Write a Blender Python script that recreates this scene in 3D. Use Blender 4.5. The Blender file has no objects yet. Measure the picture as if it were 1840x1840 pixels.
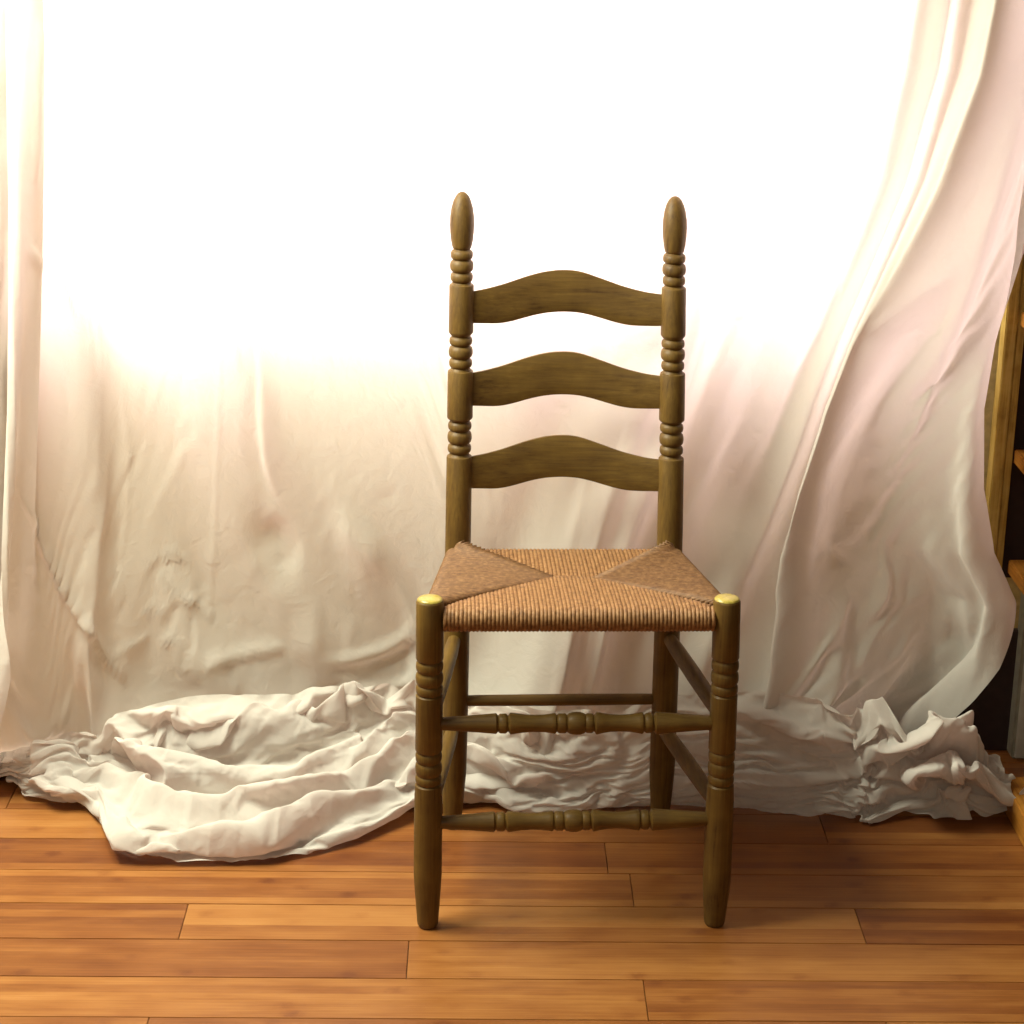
import bpy, bmesh, math, random
import numpy as np
from mathutils import Vector, Matrix

random.seed(7)
rng = np.random.default_rng(7)
S = bpy.context.scene
COL = S.collection

# ------------------------------------------------------------------ camera
F = 3680.0                                   # focal length in pixels of the 1840 px square photograph
CO = np.array([-0.12594, -2.45682, 1.39804])
pitch, roll, yaw = 0.318644, 0.014741, -0.015567
cp, sp = math.cos(pitch), math.sin(pitch)
Rz = np.array([[math.cos(yaw), -math.sin(yaw), 0], [math.sin(yaw), math.cos(yaw), 0], [0, 0, 1]])
CF = Rz @ np.array([0, cp, -sp]); r_ = Rz @ np.array([1.0, 0, 0]); u_ = Rz @ np.array([0, sp, cp])
CR = math.cos(roll) * r_ + math.sin(roll) * u_
CU = -math.sin(roll) * r_ + math.cos(roll) * u_
cd = bpy.data.cameras.new("camera"); cam = bpy.data.objects.new("camera", cd); COL.objects.link(cam)
cd.sensor_width = 36; cd.lens = 72; cd.clip_start = 0.05; cd.clip_end = 100
cam.matrix_world = Matrix(((CR[0], CU[0], -CF[0], CO[0]), (CR[1], CU[1], -CF[1], CO[1]), (CR[2], CU[2], -CF[2], CO[2]), (0, 0, 0, 1)))
S.camera = cam

# ------------------------------------------------------------------ light
W = bpy.data.worlds.new("World"); S.world = W; W.use_nodes = True
W.node_tree.nodes["Background"].inputs[0].default_value = (1.0, 0.80, 0.58, 1)
W.node_tree.nodes["Background"].inputs[1].default_value = 0.10

def area(name, loc, target, sx, sy, power, col):
    l = bpy.data.lights.new(name, 'AREA'); l.shape = 'RECTANGLE'; l.size = sx; l.size_y = sy
    l.energy = power; l.color = col
    o = bpy.data.objects.new(name, l); COL.objects.link(o); o.location = loc
    o.rotation_euler = (Vector(target) - Vector(loc)).to_track_quat('-Z', 'Y').to_euler()
    return o
WALL_Y = 0.58
# daylight behind the window opening, shining through the sheet
area('window_daylight', (-0.23, WALL_Y + 0.03, 1.06), (-0.23, 0.0, 1.06), 1.36, 0.72, 22, (1.0, 0.93, 0.92))
# the warm ceiling lamp of the room, up and to the left of the chair
area('ceiling_lamp', (-1.10, 0.00, 1.92), (-0.40, 0.12, 0.0), 0.90, 0.90, 76, (1.0, 0.97, 0.76))
# a second, weaker lamp far behind the photographer
area('room_lamp', (-0.6, -3.6, 2.3), (0.0, 0.2, 0.4), 1.4, 1.4, 12, (1.0, 0.88, 0.68))

S.view_settings.view_transform = 'Standard'; S.view_settings.look = 'None'
S.view_settings.exposure = 0; S.view_settings.gamma = 1
S.cycles.max_bounces = 8; S.cycles.use_denoising = True
S.cycles.sample_clamp_indirect = 4

# ------------------------------------------------------------------ helpers
def ray(px, py):
    return CF + (px - 920.0) / F * CR - (py - 920.0) / F * CU
def at_y(px, py, Y):
    d = ray(px, py); return CO + d * ((Y - CO[1]) / d[1])
def at_z(px, py, Z=0.0):
    d = ray(px, py); return CO + d * ((Z - CO[2]) / d[2])
def depth(P): return float((np.array(P) - CO) @ CF)
def pix(P):
    d = np.array(P) - CO; w = d @ CF
    return 920 + F * (d @ CR) / w, 920 - F * (d @ CU) / w

def mesh_obj(name, verts, faces, mat, parent=None, smooth=True, kind=None):
    me = bpy.data.meshes.new(name); me.from_pydata([tuple(map(float, v)) for v in verts], [], faces); me.update()
    if mat: me.materials.append(mat)
    if smooth:
        me.polygons.foreach_set('use_smooth', [True] * len(me.polygons))
    o = bpy.data.objects.new(name, me); COL.objects.link(o)
    if parent is not None:
        o.parent = parent
        o.matrix_parent_inverse = Matrix.Translation(-Vector(parent.location)) if parent.type == 'EMPTY' else Matrix.Identity(4)
    if kind: o['kind'] = kind
    return o
def thing(name, label, cat, loc):
    o = bpy.data.objects.new(name, None); COL.objects.link(o); o.location = loc
    o.empty_display_size = 0.05; o['label'] = label; o['category'] = cat
    return o
def sharp(o, ang=35):
    me = o.data
    try: me.set_sharp_from_angle(angle=math.radians(ang))
    except Exception: pass
    return o

def boxm(name, x0, x1, y0, y1, z0, z1, mat, parent=None, bev=0.0015, kind=None):
    bm = bmesh.new(); bmesh.ops.create_cube(bm, size=1)
    for v in bm.verts:
        v.co = Vector((x0 + (v.co.x + .5) * (x1 - x0), y0 + (v.co.y + .5) * (y1 - y0), z0 + (v.co.z + .5) * (z1 - z0)))
    if bev: bmesh.ops.bevel(bm, geom=list(bm.edges), offset=bev, segments=2, affect='EDGES')
    me = bpy.data.meshes.new(name); bm.to_mesh(me); bm.free()
    if mat: me.materials.append(mat)
    o = bpy.data.objects.new(name, me); COL.objects.link(o)
    if parent is not None:
        o.parent = parent
        if parent.type == 'EMPTY': o.matrix_parent_inverse = Matrix.Translation(-Vector(parent.location))
    if kind: o['kind'] = kind
    return o

# ------------------------------------------------------------------ materials
def newmat(name):
    m = bpy.data.materials.new(name); m.use_nodes = True
    nt = m.node_tree; nt.nodes.clear()
    out = nt.nodes.new('ShaderNodeOutputMaterial')
    return m, nt, out
def N(nt, t, **kw):
    n = nt.nodes.new(t)
    for k, v in kw.items():
        if k.startswith('i_'):
            n.inputs[k[2:].replace('_', ' ')].default_value = v
        else: setattr(n, k, v)
    return n
def ramp(nt, stops):
    r = nt.nodes.new('ShaderNodeValToRGB'); e = r.color_ramp.elements
    while len(e) > 1: e.remove(e[-1])
    e[0].position = stops[0][0]; e[0].color = (*stops[0][1], 1)
    for p, c in stops[1:]:
        k = e.new(p); k.color = (*c, 1)
    return r
L = lambda nt, a, b: nt.links.new(a, b)

def wood_mat(name, axis, stops, rough=0.42, grain=1.0, bump=0.25, coat=0.0):
    m, nt, out = newmat(name)
    tc = N(nt, 'ShaderNodeTexCoord'); oi = N(nt, 'ShaderNodeObjectInfo')
    mp = N(nt, 'ShaderNodeMapping'); sc = [260.0, 260.0, 260.0]; sc[axis] = 9.0
    mp.inputs['Scale'].default_value = [s * grain for s in sc]
    vm = N(nt, 'ShaderNodeVectorMath', operation='SCALE'); vm.inputs[0].default_value = (7.3, 4.1, 9.7)
    L(nt, oi.outputs['Random'], vm.inputs['Scale'])
    ad = N(nt, 'ShaderNodeVectorMath', operation='ADD')
    L(nt, tc.outputs['Object'], ad.inputs[0]); L(nt, vm.outputs[0], ad.inputs[1]); L(nt, ad.outputs[0], mp.inputs['Vector'])
    n1 = N(nt, 'ShaderNodeTexNoise', i_Scale=1.0, i_Detail=5.0, i_Roughness=0.62, i_Distortion=0.3)
    L(nt, mp.outputs[0], n1.inputs['Vector'])
    n2 = N(nt, 'ShaderNodeTexNoise', i_Scale=22.0, i_Detail=4.0, i_Roughness=0.6)
    L(nt, ad.outputs[0], n2.inputs['Vector'])
    mx = N(nt, 'ShaderNodeMath', operation='MULTIPLY_ADD'); mx.inputs[1].default_value = 0.45
    L(nt, n2.outputs[0], mx.inputs[0]); 
    m2 = N(nt, 'ShaderNodeMath', operation='MULTIPLY'); m2.inputs[1].default_value = 0.58
    L(nt, n1.outputs[0], m2.inputs[0]); L(nt, m2.outputs[0], mx.inputs[2])
    rp = ramp(nt, stops); L(nt, mx.outputs[0], rp.inputs[0])
    b = N(nt, 'ShaderNodeBsdfPrincipled'); b.inputs['Roughness'].default_value = rough
    b.inputs['Specular IOR Level'].default_value = 0.3; b.inputs['Coat Weight'].default_value = coat; b.inputs['Coat Roughness'].default_value = 0.25
    L(nt, rp.outputs[0], b.inputs['Base Color'])
    bp = N(nt, 'ShaderNodeBump', i_Strength=bump, i_Distance=0.0006)
    L(nt, n1.outputs[0], bp.inputs['Height']); L(nt, bp.outputs[0], b.inputs['Normal'])
    L(nt, b.outputs[0], out.inputs[0])
    return m
CH = [(0.30, (0.050, 0.022, 0.005)), (0.43, (0.112, 0.061, 0.013)), (0.58, (0.150, 0.086, 0.017)), (0.76, (0.21, 0.126, 0.028))]
M_z = wood_mat('washed_wood_upright', 2, CH, rough=0.52, coat=0.05)
M_x = wood_mat('washed_wood_across', 0, CH, rough=0.52, coat=0.05)
M_y = wood_mat('washed_wood_sideways', 1, CH, rough=0.52, coat=0.05)
M_cap = wood_mat('post_end_highlight', 2, [(0.35, (0.24, 0.17, 0.03)), (0.65, (0.50, 0.40, 0.08))], rough=0.28, coat=0.5)  # yellow stands for the light reflected on the post tops
M_pine = wood_mat('yellow_pine', 2, [(0.36, (0.28, 0.17, 0.035)), (0.5, (0.50, 0.34, 0.08)), (0.66, (0.62, 0.46, 0.14))], rough=0.45)
M_piney = wood_mat('orange_shelf_wood', 1, [(0.36, (0.28, 0.10, 0.014)), (0.6, (0.50, 0.22, 0.035))], rough=0.4)

def plain(name, col, rough=0.7, bump=0.0, scale=60):
    m, nt, out = newmat(name)
    b = N(nt, 'ShaderNodeBsdfPrincipled'); b.inputs['Roughness'].default_value = rough
    n = N(nt, 'ShaderNodeTexNoise', i_Scale=float(scale), i_Detail=5.0)
    tc = N(nt, 'ShaderNodeTexCoord'); L(nt, tc.outputs['Object'], n.inputs['Vector'])
    rp = ramp(nt, [(0.3, tuple(c * 0.82 for c in col)), (0.7, tuple(min(1, c * 1.12) for c in col))])
    L(nt, n.outputs[0], rp.inputs[0]); L(nt, rp.outputs[0], b.inputs['Base Color'])
    if bump:
        bp = N(nt, 'ShaderNodeBump', i_Strength=bump, i_Distance=0.001); L(nt, n.outputs[0], bp.inputs['Height']); L(nt, bp.outputs[0], b.inputs['Normal'])
    L(nt, b.outputs[0], out.inputs[0]); return m
M_wall = plain('painted_wall', (0.66, 0.50, 0.20), 0.8, 0.2, 90)
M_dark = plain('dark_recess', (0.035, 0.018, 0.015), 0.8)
M_box = plain('grey_board', (0.30, 0.29, 0.22), 0.7, 0.2, 40)
M_white = plain('white_board', (0.55, 0.54, 0.46), 0.6, 0.1, 30)
M_frame = plain('white_window_paint', (0.75, 0.74, 0.70), 0.5)

M_glass = plain('frosted_window_glass', (0.80, 0.84, 0.86), 0.15)

def cloth_mat(name, col, trans, tcol, weave=0.35, crease=0.35):
    m, nt, out = newmat(name)
    tc = N(nt, 'ShaderNodeTexCoord')
    d = N(nt, 'ShaderNodeBsdfDiffuse', i_Roughness=0.6); t = N(nt, 'ShaderNodeBsdfTranslucent')
    d.inputs[0].default_value = (*col, 1); t.inputs[0].default_value = (*tcol, 1)
    n1 = N(nt, 'ShaderNodeTexNoise', i_Scale=900.0, i_Detail=2.0)
    n2 = N(nt, 'ShaderNodeTexNoise', i_Scale=38.0, i_Detail=7.0, i_Roughness=0.62, i_Distortion=0.8)
    L(nt, tc.outputs['Object'], n1.inputs['Vector']); L(nt, tc.outputs['Object'], n2.inputs['Vector'])
    b1 = N(nt, 'ShaderNodeBump', i_Strength=weave, i_Distance=0.0004); L(nt, n1.outputs[0], b1.inputs['Height'])
    n3 = N(nt, 'ShaderNodeTexNoise', i_Scale=24.0, i_Detail=4.0, i_Roughness=0.5, i_Distortion=1.6); n3.noise_type = 'RIDGED_MULTIFRACTAL'
    L(nt, tc.outputs['Object'], n3.inputs['Vector'])
    b3 = N(nt, 'ShaderNodeBump', i_Strength=crease, i_Distance=0.0022); L(nt, n3.outputs[0], b3.inputs['Height']); L(nt, b1.outputs[0], b3.inputs['Normal'])
    b2 = N(nt, 'ShaderNodeBump', i_Strength=0.35, i_Distance=0.004); L(nt, n2.outputs[0], b2.inputs['Height']); L(nt, b3.outputs[0], b2.inputs['Normal'])
    L(nt, b2.outputs[0], d.inputs['Normal']); L(nt, b2.outputs[0], t.inputs['Normal'])
    mx = N(nt, 'ShaderNodeMixShader'); mx.inputs[0].default_value = trans
    L(nt, d.outputs[0], mx.inputs[1]); L(nt, t.outputs[0], mx.inputs[2]); L(nt, mx.outputs[0], out.inputs[0])
    return m
M_sheet = cloth_mat('white_cotton_sheet', (0.82, 0.82, 0.77), 0.34, (0.97, 0.79, 0.76))
M_heap = cloth_mat('white_cotton_sheet_crushed', (0.82, 0.82, 0.77), 0.36, (0.97, 0.79, 0.76), 0.35, 0.8)
M_grey = cloth_mat('grey_crumpled_lace', (0.42, 0.37, 0.33), 0.25, (0.6, 0.45, 0.40), 0.8)

# bamboo plank: five laminated strips with knuckles
def bamboo():
    m, nt, out = newmat('bamboo_plank')
    tc = N(nt, 'ShaderNodeTexCoord'); oi = N(nt, 'ShaderNodeObjectInfo')
    sep = N(nt, 'ShaderNodeSeparateXYZ'); L(nt, tc.outputs['Object'], sep.inputs[0])
    def M(op, a, b=None, c=None):
        n = N(nt, 'ShaderNodeMath', operation=op)
        for k, v in enumerate((a, b, c)):
            if v is None: continue
            if isinstance(v, (int, float)): n.inputs[k].default_value = v
            else: L(nt, v, n.inputs[k])
        return n.outputs[0]
    rnd = oi.outputs['Random']
    ys = M('MULTIPLY', sep.outputs['Y'], 5.0 / 0.0948)
    st = M('FLOOR', ys)
    sid = M('ADD', st, M('MULTIPLY', rnd, 57.0))
    wn = N(nt, 'ShaderNodeTexWhiteNoise', noise_dimensions='1D'); L(nt, sid, wn.inputs['W'])
    sv = wn.outputs['Value']
    # grain
    cx = N(nt, 'ShaderNodeCombineXYZ')
    L(nt, M('ADD', M('MULTIPLY', sep.outputs['X'], 7.0), M('MULTIPLY', sid, 3.7)), cx.inputs[0])
    L(nt, M('MULTIPLY', sep.outputs['Y'], 620.0), cx.inputs[1]); L(nt, sv, cx.inputs[2])
    g = N(nt, 'ShaderNodeTexNoise', i_Scale=1.0, i_Detail=5.0, i_Roughness=0.6); L(nt, cx.outputs[0], g.inputs['Vector'])
    g2 = N(nt, 'ShaderNodeTexNoise', i_Scale=16.0, i_Detail=3.0); 
    cx3 = N(nt, 'ShaderNodeCombineXYZ'); L(nt, M('MULTIPLY', M('ADD', sep.outputs['X'], M('MULTIPLY', rnd, 9.0)), 0.6), cx3.inputs[0]); L(nt, M('MULTIPLY', sep.outputs['Y'], 2.4), cx3.inputs[1])
    L(nt, cx3.outputs[0], g2.inputs['Vector'])
    # knuckles: voronoi spots, one every ~20 cm in each strip
    xk = M('ADD', M('DIVIDE', sep.outputs['X'], 0.21), M('MULTIPLY', sv, 13.0))
    fx = M('SUBTRACT', M('FRACT', xk), 0.5)
    fy = M('SUBTRACT', M('FRACT', ys), 0.5)
    kr = N(nt, 'ShaderNodeTexWhiteNoise', noise_dimensions='2D')
    cxk = N(nt, 'ShaderNodeCombineXYZ'); L(nt, M('FLOOR', xk), cxk.inputs[0]); L(nt, sid, cxk.inputs[1]); L(nt, cxk.outputs[0], kr.inputs['Vector'])
    wob = N(nt, 'ShaderNodeTexNoise', i_Scale=120.0, i_Detail=3.0); L(nt, tc.outputs['Object'], wob.inputs['Vector'])
    dx = M('MULTIPLY', M('ADD', fx, M('MULTIPLY', M('SUBTRACT', wob.outputs[0], 0.5), 0.09)), 0.21 / 0.011)
    dy = M('MULTIPLY', M('ADD', fy, M('MULTIPLY', M('SUBTRACT', wob.outputs[0], 0.5), 0.5)), 2.2)
    dd = M('ADD', M('MULTIPLY', dx, dx), M('MULTIPLY', dy, dy))
    kn = M('MULTIPLY', M('POWER', 2.718, M('MULTIPLY', dd, -1.0)), M('POWER', kr.outputs['Value'], 2.2))
    val = M('ADD', M('ADD', M('MULTIPLY', g.outputs[0], 0.40), M('MULTIPLY', sv, 0.19)), M('ADD', M('MULTIPLY', rnd, 0.21), M('MULTIPLY', g2.outputs[0], 0.32)))
    rp = ramp(nt, [(0.34, (0.145, 0.042, 0.012)), (0.52, (0.25, 0.088, 0.021)), (0.68, (0.36, 0.150, 0.038)), (0.88, (0.45, 0.215, 0.062))])
    L(nt, M('SUBTRACT', val, M('MULTIPLY', kn, 0.15)), rp.inputs[0])
    b = N(nt, 'ShaderNodeBsdfPrincipled')
    L(nt, rp.outputs[0], b.inputs['Base Color'])
    L(nt, M('ADD', 0.25, M('MULTIPLY', g2.outputs[0], 0.20)), b.inputs['Roughness'])
    bp = N(nt, 'ShaderNodeBump', i_Strength=0.12, i_Distance=0.0005); L(nt, g.outputs[0], bp.inputs['Height']); L(nt, bp.outputs[0], b.inputs['Normal'])
    L(nt, b.outputs[0], out.inputs[0])
    return m
M_bam = bamboo()

def rush_mat(name, stops):
    m, nt, out = newmat(name)
    tc = N(nt, 'ShaderNodeTexCoord')
    n = N(nt, 'ShaderNodeTexNoise', i_Scale=140.0, i_Detail=5.0, i_Roughness=0.65); L(nt, tc.outputs['Object'], n.inputs['Vector'])
    n2 = N(nt, 'ShaderNodeTexNoise', i_Scale=900.0, i_Detail=2.0); L(nt, tc.outputs['Object'], n2.inputs['Vector'])
    rp = ramp(nt, stops); L(nt, n.outputs[0], rp.inputs[0])
    b = N(nt, 'ShaderNodeBsdfPrincipled'); b.inputs['Roughness'].default_value = 0.6
    L(nt, rp.outputs[0], b.inputs['Base Color'])
    bp = N(nt, 'ShaderNodeBump', i_Strength=0.3, i_Distance=0.0004); L(nt, n2.outputs[0], bp.inputs['Height']); L(nt, bp.outputs[0], b.inputs['Normal'])
    L(nt, b.outputs[0], out.inputs[0]); return m
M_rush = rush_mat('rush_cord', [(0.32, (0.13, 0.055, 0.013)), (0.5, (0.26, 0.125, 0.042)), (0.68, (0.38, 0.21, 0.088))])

M_rush2 = rush_mat('rush_cord_dirty_shaded', [(0.32, (0.10, 0.042, 0.011)), (0.5, (0.17, 0.080, 0.025)), (0.68, (0.27, 0.145, 0.055))])  # darker side cords: dirt, plus shade from cord direction put into the colour

# ------------------------------------------------------------------ floor
floor = mesh_obj('floor', [(-3, -3.5, -0.014), (3, -3.5, -0.014), (3, 0.75, -0.014), (-3, 0.75, -0.014)], [(0, 1, 2, 3)], M_dark, smooth=False)
floor['kind'] = 'structure'
PW = 0.09478; Y0 = 0.23927
# joint x positions (world) for the rows in view; row r spans y from Y0-(r)*PW down to Y0-(r+1)*PW
def jx(px, py): return float(at_z(px, py)[0])
known = {-1: [jx(1480, 1490)], 1: [jx(1135.5, 1598)], 2: [jx(330, 1654), jx(1546, 1663)], 3: [jx(732.5, 1724)], 4: [jx(1161, 1800)], 5: [jx(265, 1838)],
         0: [jx(-60, 1540)]}
PLEN = known[2][1] - known[2][0]
rowidx = range(-5, 22)
for r in rowidx:
    ya, yb = Y0 - (r + 1) * PW, Y0 - r * PW
    if ya > 0.70: continue
    base = known[r][0] if r in known else -1.0 + (r * 0.377) % PLEN
    if r in known: pass
    x = base
    while x > -1.9: x -= PLEN
    g = 0.00045
    while x < 1.9:
        x1 = x + PLEN
        o = boxm('plank', 0, PLEN - 2 * g, 0, PW - 2 * g, -0.012, 0.0, M_bam, floor, bev=0.0007)
        dz = -random.random() * 0.0003
        o.location = (x + g, ya + g, dz)
        x = x1

# ------------------------------------------------------------------ wall with window opening, window
def wallpiece(x0, x1, z0, z1): return (x0, x1, z0, z1)
wx0, wx1 = float(at_y(8, 400, WALL_Y)[0]), float(at_y(1700, 400, WALL_Y)[0])
wz0 = float(at_y(900, 560, WALL_Y)[2])
bm = bmesh.new()
def addbox(bm, x0, x1, y0, y1, z0, z1):
    r = bmesh.ops.create_cube(bm, size=1)
    for v in r['verts']:
        v.co = Vector((x0 + (v.co.x + .5) * (x1 - x0), y0 + (v.co.y + .5) * (y1 - y0), z0 + (v.co.z + .5) * (z1 - z0)))
for (a, b_, c, d) in ((-3, wx0, -0.01, 2.5), (wx1, 3, -0.01, 2.5), (wx0, wx1, -0.01, wz0), (wx0, wx1, 1.44, 2.5)):
    addbox(bm, a, b_, WALL_Y, WALL_Y + 0.10, c, d)
me = bpy.data.meshes.new('wall'); bm.to_mesh(me); bm.free(); me.materials.append(M_wall)
wall = bpy.data.objects.new('wall', me); COL.objects.link(wall); wall['kind'] = 'structure'
win = thing('window', 'bright window glowing through the hanging white sheet behind the chair', 'window', ((wx0 + wx1) / 2, WALL_Y + 0.02, wz0))
boxm('sill', wx0 - 0.02, wx1 + 0.02, WALL_Y - 0.015, WALL_Y + 0.02, wz0 - 0.03, wz0 + 0.002, M_frame, win)

boxm('gap_shade_strip', wx1 - 0.35, 2.9, WALL_Y - 0.012, WALL_Y - 0.0005, 0.001, 0.21, M_dark, wall)  # added dark strip, paints the shade low on the wall beside the sheet
mid_x = (wx0 + wx1) / 2
for fx0, fx1, fz0, fz1 in ((wx0 + 0.002, wx0 + 0.045, wz0 + 0.004, 1.436), (wx1 - 0.045, wx1 - 0.002, wz0 + 0.004, 1.436), (mid_x - 0.022, mid_x + 0.022, wz0 + 0.05, 1.39),
                           (wx0 + 0.047, wx1 - 0.047, wz0 + 0.004, wz0 + 0.048), (wx0 + 0.047, wx1 - 0.047, 1.392, 1.436)):
    boxm('frame', fx0, fx1, WALL_Y + 0.055, WALL_Y + 0.09, fz0, fz1, M_frame, win)
for px0, px1 in ((wx0 + 0.047, mid_x - 0.024), (mid_x + 0.024, wx1 - 0.047)):
    boxm('pane', px0, px1, WALL_Y + 0.070, WALL_Y + 0.074, wz0 + 0.05, 1.39, M_glass, win, bev=0)
# ------------------------------------------------------------------ chair
chair = thing('ladder_back_chair', 'olive brown wooden ladder back chair with woven rush seat standing on the bamboo floor', 'chair', (0.0, 0.0, 0.0))
CY = 0.026026
def chy(x, y): return math.sin(CY) * x + math.cos(CY) * y
WF, WB, DEP, RK, HB = 0.3836, 0.3009, 0.2912, 0.1018, 0.9256
NS = 28
def ringmesh(name, rings, mat, parent, capmats=None, ang=40):
    """rings: list of (centre, axis1, axis2, radius)"""
    verts, faces = [], []
    for c, a, b, r in rings:
        for k in range(NS):
            t = 2 * math.pi * k / NS
            verts.append(np.array(c) + r * (math.cos(t) * np.array(a) + math.sin(t) * np.array(b)))
    for i in range(len(rings) - 1):
        for k in range(NS):
            k2 = (k + 1) % NS
            faces.append((i * NS + k, i * NS + k2, (i + 1) * NS + k2, (i + 1) * NS + k))
    n = len(rings) * NS
    verts += [rings[0][0], rings[-1][0]]
    for k in range(NS):
        faces.append((n, (k + 1) % NS, k)); faces.append((n + 1, n - NS + k, n - NS + (k + 1) % NS))
    o = mesh_obj(name, verts, faces, mat, parent)
    bm = bmesh.new(); bm.from_mesh(o.data); bmesh.ops.recalc_face_normals(bm, faces=bm.faces); bm.to_mesh(o.data); bm.free()
    return sharp(o, ang)

def dense(prof, maxstep=3.0, axis0=True):
    out = [prof[0]]
    for a, b in zip(prof[:-1], prof[1:]):
        n = max(1, int(abs(b[0] - a[0]) / maxstep))
        for k in range(1, n + 1):
            out.append((a[0] + (b[0] - a[0]) * k / n, a[1] + (b[1] - a[1]) * k / n))
    return out
def bead(a, b, rin, rout, n=7):
    out = []
    for k in range(n + 1):
        t = -1 + 2 * k / n
        out.append((a + (b - a) * (t + 1) / 2, rin + (rout - rin) * math.sqrt(max(0, 1 - t * t))))
    return out

def post(name, yfun, xline, prof, mat, extra_w=1.0):
    """prof: (py, halfwidth px); xline: list of (py, px centre)"""
    xs = np.array(xline); rings = []
    for py, hw in prof:
        px = float(np.interp(py, xs[:, 0], xs[:, 1]))
        z = 0.4
        for _ in range(30):
            P = at_y(px, py, yfun(z)); z = 0.5 * z + 0.5 * float(P[2])
        P = at_y(px, py, yfun(z))
        rings.append((P, (1, 0, 0), (0, 1, 0), hw * depth(P) / F))
    return rings

# front posts ---------------------------------------------------------
def front_prof(b1, b2, foot, top, s):
    # b1: tops of the two bead groups given as list of pixel rows
    a, b = b1, b2
    p = [(top, 0.5), (top + 0.2, 12 * s), (top + 1.2, 20 * s), (top + 3.0, 23.6 * s), (top + 6.0, 24.9 * s), (a - 2, 25.0 * s), (a, 24.0 * s), (a + 2.4, 21.6 * s)]
    p += bead(a + 2.6, a + 22, 21.6 * s, 24.8 * s); p += [(a + 23, 21.8 * s)]
    p += bead(a + 23.5, a + 45, 21.8 * s, 25.2 * s); p += [(a + 46, 21.8 * s)]
    p += bead(a + 46.5, a + 63, 21.6 * s, 24.6 * s); p += [(a + 64, 22.4 * s), (a + 66, 24.4 * s)]
    p += [(b - 2, 24.6 * s), (b, 23.6 * s), (b + 2, 21.6 * s)]
    p += bead(b + 2.2, b + 20, 21.4 * s, 24.0 * s); p += [(b + 21, 21.6 * s)]
    p += bead(b + 21.5, b + 43, 21.4 * s, 24.2 * s); p += [(b + 44, 21.4 * s)]
    p += bead(b + 44.5, b + 60, 21.2 * s, 23.8 * s); p += [(b + 61, 22.0 * s), (b + 63, 24.2 * s)]
    p += [(b + 90, 25.2 * s), (1560, 25.4 * s), (1578, 25.2 * s), (1600, 23.8 * s), (foot - 12, 19.4 * s), (foot - 5, 18.6 * s), (foot - 1, 16.5 * s), (foot, 15 * s)]
    return p
fl_y = chy(-WF / 2, 0); fr_y = chy(WF / 2, 0)
zc_ = lambda px, py: None
rF = post('post', lambda z: fl_y, [(1070, 772.5), (1200, 772), (1400, 770), (1575, 768.5), (1680, 768.5)], front_prof(1186, 1352, 1672, 1076, 1.0), M_z)
rings = rF
# drop the lowest ring exactly to the floor
def seat_on_floor(rings):
    zmin = min(float(r[0][2]) for r in rings); sc = []
    ztop = max(float(r[0][2]) for r in rings)
    for c, a, b, r in rings:
        z = float(c[2]); z2 = (z - zmin) / (ztop - zmin) * ztop + 0.0002
        sc.append((np.array([c[0], c[1], z2]), a, b, r))
    return sc
ringmesh('front_post', seat_on_floor(rF), M_z, chair)
rF2 = post('post', lambda z: fr_y, [(1070, 1306.5), (1200, 1303), (1400, 1295), (1575, 1288), (1680, 1282)], front_prof(1182, 1346, 1659, 1075, 1.0), M_z)
ringmesh('front_post', seat_on_floor(rF2), M_z, chair)
# domed ends, their yellow highlight painted into the colour
for (px, py, y) in ((772.5, 1078.5, fl_y), (1306.5, 1077.5, fr_y)):
    P = at_y(px, py, y); R = 23.2 * depth(P) / F
    rg = [(P + np.array([0, 0, 0.0006 + 0.0050 * math.sqrt(max(0, 1 - t * t))]), (1, 0, 0), (0, 1, 0), max(0.0002, R * t)) for t in (1.0, 0.96, 0.88, 0.75, 0.6, 0.4, 0.2, 0.02)]
    o = ringmesh('post_end', rg, M_cap, chair, ang=80)

# back posts ------------------------------------------------------------
def back_prof(t, s, sh, foot):
    """t(Y): zoom row -> pixel row for this post"""
    q = lambda Y: t(Y)
    k = s / 2.968
    p = [(q(72), 0.6), (q(74), 11 * k), (q(80), 22 * k), (q(95), 36 * k), (q(120), 48 * k), (q(155), 58 * k), (q(200), 64.5 * k), (q(245), 66 * k), (q(290), 63.5 * k), (q(330), 59 * k), (q(358), 53 * k), (q(368), 50 * k), (q(373), 45 * k), (q(377), 47 * k)]
    for (a, b, ro) in ((379, 426, 61), (430, 492, 64), (496, 544, 61)):
        p += bead(q(a), q(b), 50 * k, ro * k); p += [(q(b + 2), 49 * k)]
    p += [(q(549), 52 * k), (q(557), 57 * k), (q(559), 64 * k), (q(566), 66 * k), (q(804), 66.5 * k), (q(811), 65 * k), (q(824), 54 * k), (q(830), 50 * k)]
    for (a, b, ro) in ((832, 876, 62), (880, 942, 65), (947, 993, 62)):
        p += bead(q(a), q(b), 51 * k, ro * k); p += [(q(b + 2), 50 * k)]
    p += [(q(1000), 53 * k), (q(1009), 57 * k), (q(1011), 66 * k), (q(1018), 68 * k), (q(1252), 68.5 * k), (q(1259), 67 * k), (q(1270), 55 * k), (q(1275), 51 * k)]
    for (a, b, ro) in ((1277, 1322, 63), (1327, 1390, 65), (1395, 1440, 63)):
        p += bead(q(a), q(b), 52 * k, ro * k); p += [(q(b + 2), 51 * k)]
    p += [(q(1447), 53 * k), (q(1456), 58 * k), (q(1459), 66 * k), (q(1466), 68 * k), (q(1840), 68.5 * k)]
    p += [(1100, 23.3 * s), (1300, 23.3 * s), (1372, 22.6 * s), (1400, 20.5 * s), (1440, 17.5 * s), (1452, 16.4 * s), (foot, 15.0 * s)]
    return p
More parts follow.
